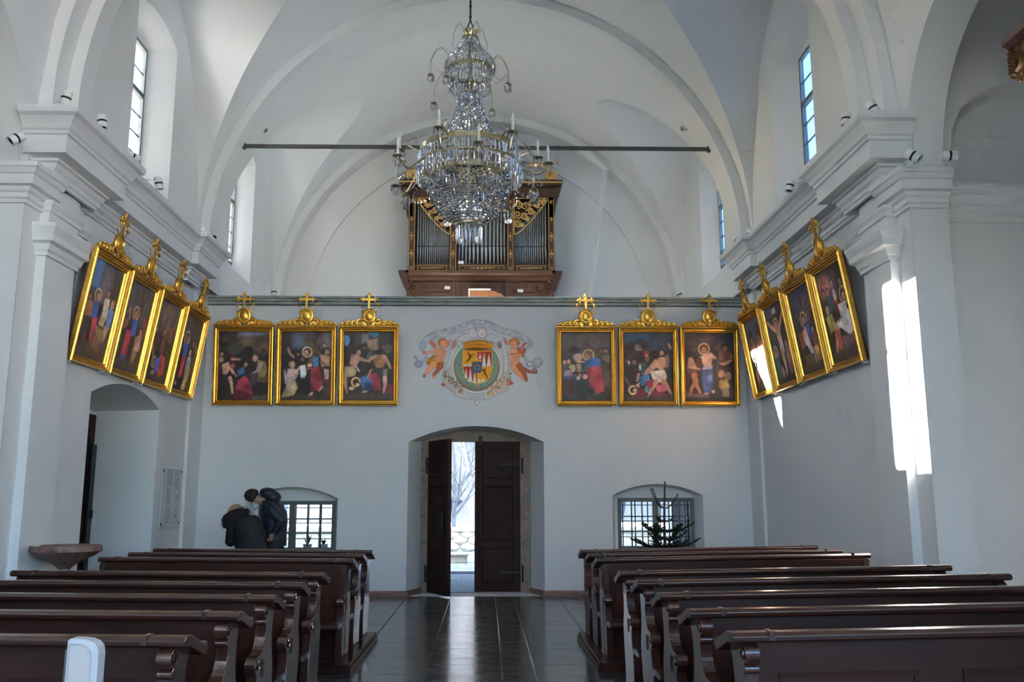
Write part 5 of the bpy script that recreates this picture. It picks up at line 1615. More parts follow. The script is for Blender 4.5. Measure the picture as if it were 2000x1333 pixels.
# lettering on the ribbon
FWm, FHm = (FX1 - FX0) / 7.015 * .00877, (FY1 - FY0) / 7.015 * .0088


def fpos(x, y):
    return Vector((-FWm / 2 + (x - FX0) / (FX1 - FX0) * FWm, -.004, FHm - (y - FY0) / (FY1 - FY0) * FHm))


M['ink'] = mat('faded_grey_lettering', (0.22, 0.22, 0.25), (0.16, 0.16, 0.19), 8.0, 0.8)


def ribbon_text(body, path, size):
    P = [fpos(*p) for p in path]
    seg = [(P[i + 1] - P[i]).length for i in range(len(P) - 1)]
    L_ = sum(seg)
    mb = MB()
    for i, ch in enumerate(body):
        if ch == ' ':
            continue
        d = L_ * (i + .5) / len(body)
        k = 0
        while k < len(seg) - 1 and d > seg[k]:
            d -= seg[k]
            k += 1
        t = (P[k + 1] - P[k]).normalized()
        o_ = P[k] + t * d
        n = Vector((-t.z, 0, t.x))
        text_mesh(mb, ch, lambda u, v: o_ + t * u + n * v, size)
    mb.build('lettering', M['ink'], fresco, kind='stuff')


ribbon_text('PETRUS  LORN: NOB: AC  EXCMIC: D: THEOPHILI LION: COMITIS', [(250, 338), (420, 275), (600, 240), (720, 190), (830, 150), (960, 132), (1080, 145), (1200, 205), (1320, 248), (1440, 285), (1540, 330)], .062)
ribbon_text('COMES S: PRAEPOSITUS  INSULAE  ECCLESIAE IN INSULA', [(290, 372), (420, 318), (600, 282), (720, 232), (830, 185), (960, 172), (1080, 185), (1200, 250), (1320, 295), (1440, 325), (1570, 372)], .055)

# ================================================================== INFORMATION PLAQUE on the left wall
pb = Brush(0, 0, 622, 1333, 70, 130, (186, 194, 196), 3)
for x0, w, y0, y1 in ((150, 190, 40, 430), (150, 170, 470, 820), (150, 180, 860, 1240), (390, 160, 40, 170), (390, 160, 200, 470)):
    y = y0
    k = 0
    while y < y1:
        pb.l([(x0, y), (x0 + w * (.78 + .22 * ((k * 7) % 5) / 4), y)], 9, (70, 74, 80))
        y += 24
        k += 1
for q in ([(400, 500), (540, 500), (540, 640), (400, 640)], [(420, 680), (540, 680), (540, 960), (420, 960)], [(390, 1000), (540, 1000), (540, 1230), (390, 1230)]):
    pb.l(q + q[:1], 12, (84, 90, 96))
pb.e(500, 640, 30, 16, (60, 64, 70)); pb.e(480, 1100, 40, 50, (120, 126, 130)); pb.l([(480, 680), (480, 960)], 6, (90, 96, 100)); pb.ring(480, 820, 70, 90, 8, (96, 102, 108))
M['plaque'] = paint_mat('printed_acrylic_plaque', .15, .5, gain=1.0)
t = thing('information_plaque', 'glassy white information plaque with text and church plan beside the niche', 'plaque', (-4.612, 13.78, 1.15), (0, 0, PI / 2))
MB().box(-.43, .43, -.012, -.004, 0, .90).build('board', M['white_metal'], t, bevel=.002)
o = link('print', pb.mesh('print', .84, .88), M['plaque'], t)
o.location = (0, -.0135, .01)
for x in (-.39, .39):
    for z in (.06, .84):
        MB().tube([(x, -.002, z), (x, -.026, z)], .014, 10).build('standoff', M['iron'], t)

# ================================================================== ORGAN on the gallery
OX, OY = 0.035, 18.8
org = thing('pipe_organ', 'walnut pipe organ with gilded carving on the gallery behind the chandelier', 'organ', (OX, OY, 3.95))
zf = 3.95
Zo = lambda z: z - zf
W_, D_ = M['organ_wood'], M['organ_dark']


def ob(name, x0, x1, y0, y1, z0, z1, m=None, par=None, bevel=.006):
    return MB().box(x0, x1, y0, y1, Zo(z0), Zo(z1)).build(name, m or W_, par or org, bevel=bevel)


def oprism(name, pts, y0, y1, m=None, par=None, bevel=0.0):
    return MB().prism([(p[0], Zo(p[1])) for p in pts], 'y', y0, y1).build(name, m or W_, par or org, bevel=bevel)


# lower case, shelf and cheeks
low = ob('lower_case', -1.60, 1.60, .06, 1.0, 3.95, 6.22)
for x0, x1, nm in ((-1.30, -.60, 'panel'), (-.50, .55, 'panel'), (.65, 1.33, 'panel')):
    p = ob(nm, x0 + .07, x1 - .07, .03, .06, 4.4, 5.97 if nm and x0 < -.55 or x0 > .6 else 6.10, W_, low)
    for a, b_ in ((x0 + .05, x0 + .09), (x1 - .09, x1 - .05)):
        ob('panel_moulding', a, b_, .01, .05, 4.35, 6.02 if abs(x0) > .55 else 6.12, M['organ_wood'], low, .004)
    ob('panel_moulding', x0 + .05, x1 - .05, .01, .05, 5.98 if abs(x0) > .55 else 6.08, 6.02 if abs(x0) > .55 else 6.12, W_, low, .004)
for s in (-1, 1):
    ob('lower_stile', s * .58 - .035, s * .58 + .035, .0, .06, 3.95, 6.22, W_, low)
    # carved volute bracket
    mb = MB()
    cx = s * 1.45
    pts = []
    for i in range(30):
        t = i / 29
        a = PI * .5 + s * -1 * (2.6 * PI * t)
        r = .13 * (1 - .8 * t)
        pts.append((cx + r * math.cos(a), -.03, Zo(6.08) + r * math.sin(a)))
    mb.tube(pts, [.035 * (1 - .5 * i / 29) for i in range(30)], 6)
    pts = [(cx + s * (.13 - .24 * (i / 12) ** 1.5), -.02, Zo(6.05) - .34 * i / 12) for i in range(13)]
    mb.tube(pts, [.05 * (1 - .3 * i / 12) for i in range(13)], 6)
    for k in range(6):
        mb.sphere((cx + s * (.09 - .03 * k * .8), -.05, Zo(6.0) - .055 * k), (.035, .02, .03), 7, 4)
    mb.build('volute_bracket', W_, low, smooth=50)
    mb = MB()
    for x in (s * .80, s * 1.20, s * 1.0):
        mb.sphere((x, .04, Zo(6.10)), (.03, .02, .03), 8, 5)
    mb.build('rosette', M['organ_wood'], low, smooth=50, kind='stuff')
    oprism('raised_triangle', [(s * 1.0 - .24, 5.99), (s * 1.0 + .24, 5.99), (s * 1.0, 6.15)], .035, .06, W_, low)
mb = MB()
for k in range(9):
    t = (k - 4) / 4
    spiral(mb, .02 + t * .22, Zo(6.13) - .02 * t * t, .032, 1.3, 1 if k % 2 else -1, 0, .01, y=.0)
mb.build('carved_garland', W_, low, smooth=50)
shelf = [(.06, 6.20), (-.05, 6.22), (-.08, 6.26), (-.08, 6.28), (-.13, 6.32), (-.15, 6.36), (-.15, 6.42), (.9, 6.42), (.9, 6.20)]
mb = MB()
mb.loft([[(x, p[0], Zo(p[1])) for p in shelf] for x in (-1.62, 1.62)], True, True)
mb.build('shelf_moulding', W_, org)
for s in (-1, 1):
    cheek = [(1.60, 5.98), (1.62, 6.05), (1.68, 6.2), (1.74, 6.28), (1.765, 6.36), (1.765, 6.42), (1.55, 6.42), (1.55, 5.98)]
    oprism('side_cornice', [(s * a, b_) for a, b_ in cheek][::s], -.15, .9, D_, org)
# upper case
ob('case_back', -1.58, 1.58, .30, .95, 6.42, 8.3, D_)
ob('case_head', -1.62, 1.62, .02, .9, 8.12, 8.36, D_)
for s in (-1, 1):
    oprism('flared_cheek', [(s * a, b_) for a, b_ in [(1.50, 7.65), (1.61, 7.65), (1.66, 7.95), (1.72, 8.2), (1.78, 8.40), (1.80, 8.46), (1.50, 8.46)]][::s], .0, .9, D_, org)
    oprism('cornice', [(s * .70, 8.36), (s * 1.70, 8.36), (s * 1.80, 8.44), (s * 1.81, 8.50), (s * .70, 8.50)][::-s], -.10, .9, D_, org)
    MB().box(min(s * .72, s * 1.79), max(s * .72, s * 1.79), -.112, -.10, Zo(8.42), Zo(8.46)).build('gilt_fillet', M['gold_leaf'], org)
    # scroll pediment
    mb = MB()
    pts = [(s * (1.62 - .55 * t + .05 * math.sin(PI * t)), -.02, Zo(8.52 + .42 * math.sin(PI * .5 * min(1, t * 1.5)) * (1 - .2 * t))) for t in [i / 14 for i in range(15)]]
    mb.tube(pts, [.075 * (1 - .4 * i / 14) for i in range(15)], 7)
    spiral(mb, s * 1.53, Zo(8.62), .13, 1.7, -s, PI * .2, .045, y=-.05)
    mb.sphere((s * 1.70, -.02, Zo(8.93)), .035, 8, 5)
    mb.build('pediment_scroll', M['gold_leaf'], org, smooth=50)
# middle tower
ob('tower_body', -.68, .70, .05, .8, 8.36, 8.85, D_)
oprism('tower_pediment', [(-.80, 8.85), (.82, 8.85), (.82, 8.93), (.5, 9.04), (0, 9.20), (-.48, 9.04), (-.80, 8.93)], -.05, .8, D_, org)
for s in (-1, 1):
    mb = MB().tube([(s * .78, -.07, Zo(8.94)), (s * .5, -.07, Zo(9.06)), (.01, -.07, Zo(9.22))], .03, 6)
    mb.build('gilt_fillet', M['gold_leaf'], org)
    mb = MB()
    spiral(mb, s * .35, Zo(8.6), .16, 1.8, s, 0, .03, y=.0)
    spiral(mb, s * .12, Zo(8.66), .10, 1.6, -s, 0, .025, y=.0)
    mb.build('tower_carving', M['gold_leaf'], org, smooth=50)


def strip_ornament(mb, x, z, k):
    """small gilded arabesque"""
    z = Zo(z)
    for dx, dz, r in ((0, .035, .014), (0, -.035, .014), (-.022, .0, .012), (.022, .0, .012), (0, 0, .010), (-.016, .026, .008), (.016, .026, .008), (-.016, -.026, .008), (.016, -.026, .008)):
        mb.sphere((x + dx, -.012, z + dz * (1.4 if k else 1)), (r, .006, r), 6, 4)
    if k:
        for dz in (.085, -.085):
            mb.sphere((x, -.012, z + dz), (.012, .006, .018), 6, 4)
        spiral(mb, x - .02, z, .03, 1.0, 1, 0, .006, y=-.012, n=10)
        spiral(mb, x + .02, z, .03, 1.0, -1, PI, .006, y=-.012, n=10)


for x0, x1 in ((-1.585, -1.43), (-.675, -.525), (.575, .725), (1.475, 1.62)):
    c = ob('pilaster', x0, x1, .0, .32, 6.42, 8.14, D_)
    xm = (x0 + x1) / 2
    for a in (x0 + .014, x1 - .024):
        MB().box(a, a + .010, -.006, .0, Zo(6.46), Zo(8.10)).build('gilt_line', M['gold_leaf'], c)
    for i, z in enumerate((6.50, 6.82, 7.22, 7.62, 8.02)):
        mb = MB()
        strip_ornament(mb, xm, z, i in (1, 2))
        mb.build('arabesque', M['gold_leaf'], c, smooth=50)
# rails below the pipes with gilded frames
for x0, x1 in ((-1.43, -.675), (-.525, .575), (.725, 1.475)):
    r_ = ob('pipe_rail', x0, x1, .02, .3, 6.42, 6.62, D_)
    a, b_ = x0 + .06, x1 - .06
    for p, q, u, v in ((a, b_, 6.455, 6.465), (a, b_, 6.565, 6.575), (a, a + .01, 6.455, 6.575), (b_ - .01, b_, 6.455, 6.575)):
        MB().box(p, q, .012, .02, Zo(u), Zo(v)).build('gilt_line', M['gold_leaf'], r_)
    xm = (x0 + x1) / 2
    mb = MB()
    for k in range(-4, 5):
        t = abs(k) / 4
        mb.sphere((xm + k * (.06 if x1 - x0 < 1 else .09), .012, Zo(6.515)), (.026 - .012 * t, .006, .028 - .014 * t), 8, 4)
        if k:
            spiral(mb, xm + k * .055, Zo(6.515), .025, 1.1, 1 if k > 0 else -1, 0, .006, y=.012, n=10)
    mb.build('arabesque', M['gold_leaf'], r_, smooth=50)
# pipes: foot cone, mouth, body
def pipe(x, r, top):
    mb = MB()
    n = 10
    mb.lathe([(r * .22, Zo(6.62)), (r * .95, Zo(7.03))], n, (x, .16, 0))
    foot = mb.build('pipe', M['tin'], org, smooth=60)
    mb = MB()
    mb.lathe([(r, Zo(7.045)), (r, Zo(top))], n, (x, .16, 0), caps=True)
    mb.build('pipe_body', M['tin'], foot, smooth=60)
    MB().box(x - r * .7, x + r * .7, .16 - r * 1.02, .16 - r * .6, Zo(7.03), Zo(7.047)).build('pipe_mouth', M['black'], foot)


def field(x0, x1, sizes, tops):
    tot = sum(sizes)
    x = x0
    for s_, t_ in zip(sizes, tops):
        w = (x1 - x0) * s_ / tot
        pipe(x + w / 2, w * .43, t_)
        x += w


n = 17
sz = [1.0 - .55 * (i / (n - 1)) ** .6 for i in range(n)]
tp = [8.1 - .72 * (i / (n - 1)) ** .8 for i in range(n)]
field(-1.42, -.69, sz, tp)
field(.735, 1.465, sz[::-1], tp[::-1])
sc = [.75 + .3 * math.sin(PI * (i + .5) / 13) for i in range(13)]
field(-.51, .56, sc, [8.1] * 13)
# gilded pipe shades: curved border plus scrolling tendrils
for s in (-1, 1):
    cx = .03
    X = lambda t: cx + s * (.705 + .735 * t) - .0
    zc = lambda t: 7.27 + .80 * t ** 1.35
    mb = MB()
    pts = [(X(t), -.0, Zo(zc(t))) for t in [i / 16 for i in range(17)]]
    mb.tube(pts, .016, 5)
    mb.tube([(X(0), 0, Zo(7.27)), (X(0), 0, Zo(8.10)), (X(1), 0, Zo(8.10))], .012, 5)
    rs = random.Random(4)
    for t, dz, r0, d in ((.10, .20, .085, 1), (.10, .42, .10, -1), (.12, .64, .09, 1), (.28, .27, .08, -1), (.32, .47, .10, 1), (.48, .24, .07, -1), (.52, .38, .085, 1), (.68, .17, .055, -1), (.78, .17, .06, 1), (.90, .09, .035, -1), (.22, .12, .045, 1), (.40, .12, .045, 1), (.58, .11, .04, 1)):
        spiral(mb, X(t), Zo(zc(t) + dz), r0, 1.7, d, rs.uniform(0, 6), .017, y=-.005, n=18)
        for k in range(3):
            a = rs.uniform(0, 6.28)
            mb.sphere((X(t) + r0 * math.cos(a), -.008, Zo(zc(t) + dz) + r0 * math.sin(a)), (.024, .008, .016), 6, 4)
    mb.build('pipe_shade', M['gold_leaf'], org, smooth=50)
# central shade mostly behind the chandelier
mb = MB()
for k in range(9):
    for j in range(2):
        spiral(mb, -.44 + k * .115, Zo(7.98 - j * .13), .06, 1.6, 1 if (k + j) % 2 else -1, k, .014, y=-.005, n=14)
mb.build('pipe_shade', M['gold_leaf'], org, smooth=50)
# paper notes pinned to the case
for x, z, w, h, y, lab in ((-.43, 6.60, .12, .065, .005, 'white paper note on the middle pipe rail of the organ'), (-.72, 6.03, .12, .07, .0, 'white paper note on the left lower organ panel'), (.86, 5.97, .12, .07, .0, 'white paper note on the right lower organ panel')):
    t = tag(MB().box(-w / 2, w / 2, -.004, 0, 0, h).build('paper_note', M['paper']), lab, 'note', 'paper notes on the organ')
    t.location = (OX + x, OY + y - .012, z)
    t.rotation_euler = (0, R(3), 0)
# wooden desk before the case; sunlight put into its orange colour and curved outline
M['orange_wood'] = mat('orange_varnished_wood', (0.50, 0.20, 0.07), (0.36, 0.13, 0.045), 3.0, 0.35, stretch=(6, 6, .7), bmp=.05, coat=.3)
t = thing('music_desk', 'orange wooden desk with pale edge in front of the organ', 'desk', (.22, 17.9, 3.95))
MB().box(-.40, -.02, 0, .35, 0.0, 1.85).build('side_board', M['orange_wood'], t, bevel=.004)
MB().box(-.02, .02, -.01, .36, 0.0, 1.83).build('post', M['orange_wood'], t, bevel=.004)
pts = [(.02, 0.0), (.42, 0.0), (.40, 1.60), (.34, 1.70), (.24, 1.79), (.12, 1.84), (.02, 1.85)]  # outline of a sun patch, built as a board
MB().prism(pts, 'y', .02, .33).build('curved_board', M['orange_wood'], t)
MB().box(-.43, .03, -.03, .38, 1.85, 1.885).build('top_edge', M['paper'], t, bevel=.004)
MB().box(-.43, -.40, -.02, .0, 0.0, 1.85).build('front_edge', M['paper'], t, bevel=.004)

# ================================================================== leaning white pipe on the gallery wall, tie rod
t = thing('leaning_duct', 'white boxed duct leaning against the gallery wall right of the organ', 'duct', (2.2, 19.32, 3.95))
MB().tube([(0, 0, 0), (.69, .10, 5.10)], .05, 4).build('duct', M['white_metal'], t)
MB().loft([[(.62, .05, 5.06), (.76, .05, 5.06), (.76, .2, 5.06), (.62, .2, 5.06)], [(.05, .05, 5.52), (.19, .05, 5.62), (.19, .2, 5.62), (.05, .2, 5.52)]], True, True).build('branch_box', M['white_metal'], t)
t = thing('tie_rod', 'dark iron tie rod spanning the vault above the gallery', 'tie rod', (0, 14.75, 7.62))
MB().box(-4.08, 4.09, -.02, .02, -.032, .032).build('bar', M['rod'], t)
for s in (-1, 1):
    MB().box(s * 4.06 - .03, s * 4.06 + .03, -.035, .035, -.05, .05).build('anchor', M['rod'], t)

# ================================================================== CRYSTAL CHANDELIER
m = bpy.data.materials.new('cut_crystal')
m.use_nodes = True
nt = m.node_tree
nt.nodes.clear()
out = nt.nodes.new('ShaderNodeOutputMaterial')
g1 = nt.nodes.new('ShaderNodeBsdfGlass')
g1.inputs['IOR'].default_value = 1.55
g1.inputs['Roughness'].default_value = 0.02
g2 = nt.nodes.new('ShaderNodeBsdfGlossy')
g2.inputs['Roughness'].default_value = 0.06
g2.inputs['Color'].default_value = (.95, .95, 1, 1)
mx = nt.nodes.new('ShaderNodeMixShader')
mx.inputs['Fac'].default_value = .5
nt.links.new(g1.outputs[0], mx.inputs[1])
nt.links.new(g2.outputs[0], mx.inputs[2])
nt.links.new(mx.outputs[0], out.inputs['Surface'])
M['crystal'] = m
M['brass'] = mat('pale_antique_brass', (0.52, 0.45, 0.29), (0.36, 0.30, 0.17), 10.0, 0.30, 1.0)
M['bulb'] = mat('frosted_glass_bulb', (0.75, 0.76, 0.74), (0.7, 0.7, 0.69), 5.0, 0.15)
M['candle'] = mat('ivory_candle_sleeve', (0.62, 0.62, 0.52), (0.55, 0.55, 0.46), 5.0, 0.5)

CY = 10.0
ch = thing('chandelier', 'large crystal and brass chandelier hanging on a cable in the nave', 'chandelier', (-.018, 8.9, 4.175))
ch.scale = (.89, .89, .89)
zc = 4.49
cr = random.Random(8)
BR, CRY = M['brass'], M['crystal']


def cz(z):
    return z - zc


def ringband(name, r, z, h, t=.012, n=48, scallop=0.0):
    mb = MB()
    rings = []
    for j in range(n):
        a = 2 * PI * j / n
        hh = h * (1 + scallop * abs(math.sin(a * 6)))
        c, s_ = math.cos(a), math.sin(a)
        rings.append([((r - t) * c, (r - t) * s_, cz(z)), (r * c, r * s_, cz(z)), (r * c, r * s_, cz(z) + hh), ((r - t) * c, (r - t) * s_, cz(z) + hh)])
    rings.append(rings[0])
    mb.loft(rings, closed=True)
    return mb.build(name, BR, ch, smooth=40)


def curve_r(prof, t):
    """piecewise-linear (r, z) along t in 0..1"""
    k = t * (len(prof) - 1)
    i = min(int(k), len(prof) - 2)
    f = k - i
    return prof[i][0] + (prof[i + 1][0] - prof[i][0]) * f, prof[i][1] + (prof[i + 1][1] - prof[i][1]) * f


def strands(name, prof, n, nb, r, h, jit=.15):
    """n strands of nb beads over a surface of revolution; each strand is its own part"""
    P = [(a, cz(b_)) for a, b_ in prof]
    for j in range(n):
        a = 2 * PI * (j + .5) / n
        mb = MB()
        for i in range(nb):
            rr, z = curve_r(P, (i + .5) / nb)
            r2, z2 = curve_r(P, min(1, (i + .6) / nb))
            d = Vector(((r2 - rr) * math.cos(a), (r2 - rr) * math.sin(a), z2 - z))
            q = d.to_track_quat('Z', 'X').to_matrix() @ Matrix.Rotation(cr.uniform(0, 1.5), 3, 'Z')
            mb.octa((rr * math.cos(a), rr * math.sin(a), z), r * cr.uniform(1 - jit, 1 + jit), h, q)
        mb.build(name, CRY, ch, kind='stuff')


def fringe(name, r, ztop, ln, n, w=.012, var=0.1, joined=False):
    """ring of hanging prisms, each its own part sharing one mesh"""
    mb = MB()
    vs = []
    for z, k in ((0, .35), (-.12 * ln, 1.0), (-.82 * ln, .8), (-ln, .05)):
        vs.append([(w * k * math.cos(PI / 3 * q), w * k * .7 * math.sin(PI / 3 * q), z) for q in range(6)])
    mb.loft(vs, True, True)
    me = bpy.data.meshes.new(name)
    me.from_pydata(mb.v, [], mb.f)
    me.update()
    if joined:
        big = MB()
        for j in range(n):
            a = 2 * PI * j / n
            q = Matrix.Translation((r * math.cos(a), r * math.sin(a), cz(ztop) - cr.uniform(0, var * ln))) @ Matrix.Rotation(a, 4, 'Z')
            big.add([q @ Vector(p) for p in mb.v], mb.f)
        big.build(name, CRY, ch, kind='stuff')
        return
    for j in range(n):
        a = 2 * PI * (j + .5 * (n % 2)) / n
        o = link(name, me, CRY, ch)
        o.location = (r * math.cos(a), r * math.sin(a), cz(ztop) - cr.uniform(0, var * ln))
        o.rotation_euler = (cr.uniform(-.05, .05), cr.uniform(-.05, .05), a + cr.uniform(-.4, .4))


# cable, hook, stem
MB().tube([(0, 0, cz(7.30)), (0, 0, cz(8.5)), (0, 0, cz(11.46))], .011, 6).build('cable', M['iron'], ch)
for s in (-1, 1):
    MB().tube([(s * .055, 0, cz(7.17)), (s * .02, 0, cz(7.26)), (0, 0, cz(7.31))], .008, 6).build('hanger', M['iron'], ch)
for z in (7.36, 7.5):
    MB().sphere((0, 0, cz(z)), (.018, .018, .025), 8, 5).build('cable_clamp', M['iron'], ch)
MB().lathe([(.0, cz(7.175)), (.07, cz(7.185)), (.085, cz(7.175)), (.055, cz(7.13)), (.05, cz(7.11)), (.075, cz(7.09)), (.0, cz(7.08))], 24).build('crown_cup', BR, ch, smooth=50)
MB().lathe([(.02, cz(7.1)), (.02, cz(6.6)), (.05, cz(6.5)), (.03, cz(6.42)), (.06, cz(6.36)), (.022, cz(6.3)), (.022, cz(5.6)), (.05, cz(5.5)), (.02, cz(5.4)), (.02, cz(4.75))], 14).build('stem', BR, ch, smooth=50)
# upper onion
ON = [(.085, 7.08), (.10, 7.02), (.135, 6.96), (.19, 6.89), (.25, 6.82), (.295, 6.75), (.305, 6.69), (.29, 6.63), (.24, 6.56)]
strands('onion_strand', ON, 40, 26, .0115, .0130)
ringband('brass_ring', .105, 7.05, .03)
ringband('brass_ring', .275, 6.62, .045, scallop=.3)
fringe('prism', .265, 6.62, .13, 44)
fringe('prism', .18, 6.56, .13, 26)
MB().lathe([(.24, cz(6.40)), (.245, cz(6.405)), (.235, cz(6.395)), (.24, cz(6.40))], 32).build('brass_plate', BR, ch, smooth=50)
strands('basket_strand', [(.26, 6.42), (.22, 6.385), (.17, 6.35), (.13, 6.33)], 22, 8, .010, .011)
# eight bowed sprays with hanging bells
for j in range(8):
    a = 2 * PI * j / 8 + .25
    c, s_ = math.cos(a), math.sin(a)
    up = j % 2 == 0
    r0, z0, r1, z1 = (.26, 6.78, .48, 6.68) if up else (.25, 6.62, .52, 6.50)
    pts = []
    for i in range(13):
        t = i / 12
        pts.append(((r0 + (r1 - r0) * t) * c, (r0 + (r1 - r0) * t) * s_, cz(z0 + (z1 - z0) * t + .17 * math.sin(PI * min(1, t * .95)) ** .8)))
    arm = MB().tube(pts, .0045, 5).build('spray', BR, ch, smooth=50)
    e = pts[-1]
    mb = MB()
    for k in range(7):
        mb.octa((e[0], e[1], e[2] - .015 - k * .022), .007, .011)
    for k in range(10):
        t = k / 9
        mb.octa((e[0] + (r0 * c - e[0]) * t, e[1] + (r0 * s_ - e[1]) * t, e[2] - .02 - .11 * math.sin(PI * t)), .007, .010)
    mb.build('bead_chain', CRY, arm, kind='stuff')
    zb = e[2] - .19
    MB().lathe([(.005, .03), (.035, .015), (.04, 0), (.035, 0)], 12, (e[0], e[1], zb)).build('bell_cap', BR, arm, smooth=50)
    mb = MB()
    for k in range(9):
        q = 2 * PI * k / 9
        mb.octa((e[0] + .036 * math.cos(q), e[1] + .036 * math.sin(q), zb - .045), .010, .045)
    mb.octa((e[0], e[1], zb - .06), .012, .05)
    mb.build('bell_drop', CRY, arm, kind='stuff')
for j in range(4):     # two tall loops on top
    a = 2 * PI * j / 4 + .5
    c, s_ = math.cos(a), math.sin(a)
    pts = [((.08 + .15 * t) * c, (.08 + .15 * t) * s_, cz(7.05 + .20 * math.sin(PI * (.15 + .75 * t)) - .05 * t)) for t in [i / 10 for i in range(11)]]
    arm = MB().tube(pts, .004, 5).build('spray', BR, ch, smooth=50)
    mb = MB()
    e = pts[-1]
    for k in range(8):
        mb.octa((e[0] + .01 * math.sin(k), e[1], e[2] - k * .024), .007, .012)
    mb.build('bead_chain', CRY, arm, kind='stuff')
# tent of strands
TENT = [(.12, 6.34), (.145, 6.25), (.175, 6.12), (.215, 6.0), (.265, 5.88), (.32, 5.78), (.38, 5.70), (.46, 5.64)]
strands('tent_strand', TENT, 42, 32, .0145, .0140)
ringband('brass_ring', .13, 6.33, .03)
# upper brass ring and curtains of prisms
ringband('brass_ring', .585, 5.585, .05, scallop=.4)
fringe('prism', .60, 5.58, .17, 72, .014)
fringe('prism', .62, 5.44, .20, 72, .014)
fringe('inner_prism_row', .54, 5.50, .18, 56, .013, joined=True)
fringe('inner_prism_row', .47, 5.52, .2, 44, .013, joined=True)
ringband('brass_ring', .625, 5.42, .022)
# main ring with bowl
ringband('main_ring', .475, 5.29, .06, scallop=.15)
for j in range(12):
    a = 2 * PI * j / 12
    MB().tube([(.47 * math.cos(a), .47 * math.sin(a), cz(5.35)), (.55 * math.cos(a), .55 * math.sin(a), cz(5.36)), (.62 * math.cos(a), .62 * math.sin(a), cz(5.43))], .007, 5).build('brass_stay', BR, ch)
    pts = [(r * math.cos(a), r * math.sin(a), cz(z)) for r, z in ((.462, 5.30), (.455, 5.14), (.408, 4.98), (.28, 4.82), (.17, 4.735))]
    MB().tube(pts, .007, 5).build('bowl_rib', BR, ch, smooth=50)
BOWL = [(.47, 5.29), (.472, 5.22), (.465, 5.14), (.448, 5.06), (.415, 4.98), (.365, 4.90), (.285, 4.82), (.17, 4.745)]
strands('bowl_strand', BOWL, 56, 24, .0175, .0160)
strands('inner_bowl_strand', [(.36, 5.28), (.34, 5.12), (.28, 4.98), (.18, 4.86)], 28, 14, .016, .017)
ringband('brass_ring', .17, 4.715, .03, scallop=.3)
fringe('prism', .15, 4.71, .19, 24, .014)
fringe('prism', .10, 4.71, .20, 14, .014)


# candle arms
def candle_arm(a, r0, z0, r1, z1, name):
    c, s_ = math.cos(a), math.sin(a)
    pts = []
    for i in range(15):
        t = i / 14
        r = r0 + (r1 - r0) * t
        z = z0 + (z1 - z0) * t - .13 * math.sin(PI * t) * (1 - .3 * t) + (.03 * math.sin(2 * PI * t))
        pts.append((r * c, r * s_, cz(z)))
    arm = MB().tube(pts, [.013 - .004 * i / 14 for i in range(15)], 6).build(name, BR, ch, smooth=50)
    x, y, z = pts[-1]
    MB().lathe([(.01, -.01), (.045, .0), (.065, .012), (.062, .018), (.03, .012), (.016, .03), (.016, .04)], 16, (x, y, z)).build('drip_pan', BR, arm, smooth=50)
    MB().lathe([(.016, .02), (.016, .13), (.0, .13)], 10, (x, y, z)).build('candle', M['candle'], arm, smooth=50)
    MB().lathe([(.008, .13), (.017, .16), (.019, .185), (.012, .22), (.002, .245)], 10, (x, y, z)).build('bulb', M['bulb'], arm, smooth=50)
    mb = MB()
    for k in range(9):
        q = 2 * PI * k / 9
        mb.octa((x + .058 * math.cos(q), y + .058 * math.sin(q), z - .028), .010, .03)
    for k in range(5):
        q = 2 * PI * k / 5
        mb.octa((x + .03 * math.cos(q), y + .03 * math.sin(q), z - .075), .012, .035)
    mb.build('pan_drop', CRY, arm, kind='stuff')


for j in range(12):
    a = 2 * PI * j / 12 + .12
    candle_arm(a, .62, 5.40, .98 if j % 2 else .82, 5.32 if j % 2 else 5.58, 'candle_arm')
    if j % 2 == 0:
        c, s_ = math.cos(a), math.sin(a)
        pts = [((.58 + .16 * math.sin(PI * .9 * t)) * c, (.58 + .16 * math.sin(PI * .9 * t)) * s_, cz(5.60 + .17 * t)) for t in [i / 8 for i in range(9)]]
        sp = MB().tube(pts, .008, 5).build('scroll_spray', BR, ch, smooth=50)
        mb = MB()
        e = pts[-1]
        for k in range(9):
            mb.octa((e[0] * (1 + .03 * k), e[1] * (1 + .03 * k), e[2] - .02 - k * .02), .010, .013)
        mb.build('bead_chain', CRY, sp, kind='stuff')
    # crystal garlands below the outer arms
    a2 = a + PI / 12
    mb = MB()
    for k in range(13):
        t = k / 12
        rr = .66 + .2 * math.sin(PI * t)
        an = a + (2 * PI / 12) * t
        mb.octa((rr * math.cos(an), rr * math.sin(an), cz(5.30 - .12 * math.sin(PI * t))), .012, .02)
    mb.build('garland', CRY, ch, kind='stuff')
    # lower clusters
    mb = MB()
    for k in range(8):
        q = 2 * PI * k / 8
        mb.octa((.76 * math.cos(a2) + .05 * math.cos(q), .76 * math.sin(a2) + .05 * math.sin(q), cz(5.05)), .013, .055)
        mb.octa((.76 * math.cos(a2) + .035 * math.cos(q), .76 * math.sin(a2) + .035 * math.sin(q), cz(4.97)), .016, .03)
    if j % 2:
        cl = MB().lathe([(.012, .06), (.05, .02), (.055, 0)], 12, (.76 * math.cos(a2), .76 * math.sin(a2), cz(5.10))).build('cluster_cap', BR, ch, smooth=50)
        mb.build('cluster_drop', CRY, cl, kind='stuff')
        MB().tube([(.62 * math.cos(a2), .62 * math.sin(a2), cz(5.40)), (.72 * math.cos(a2), .72 * math.sin(a2), cz(5.22)), (.76 * math.cos(a2), .76 * math.sin(a2), cz(5.16))], .007, 5).build('cluster_stem', BR, cl)

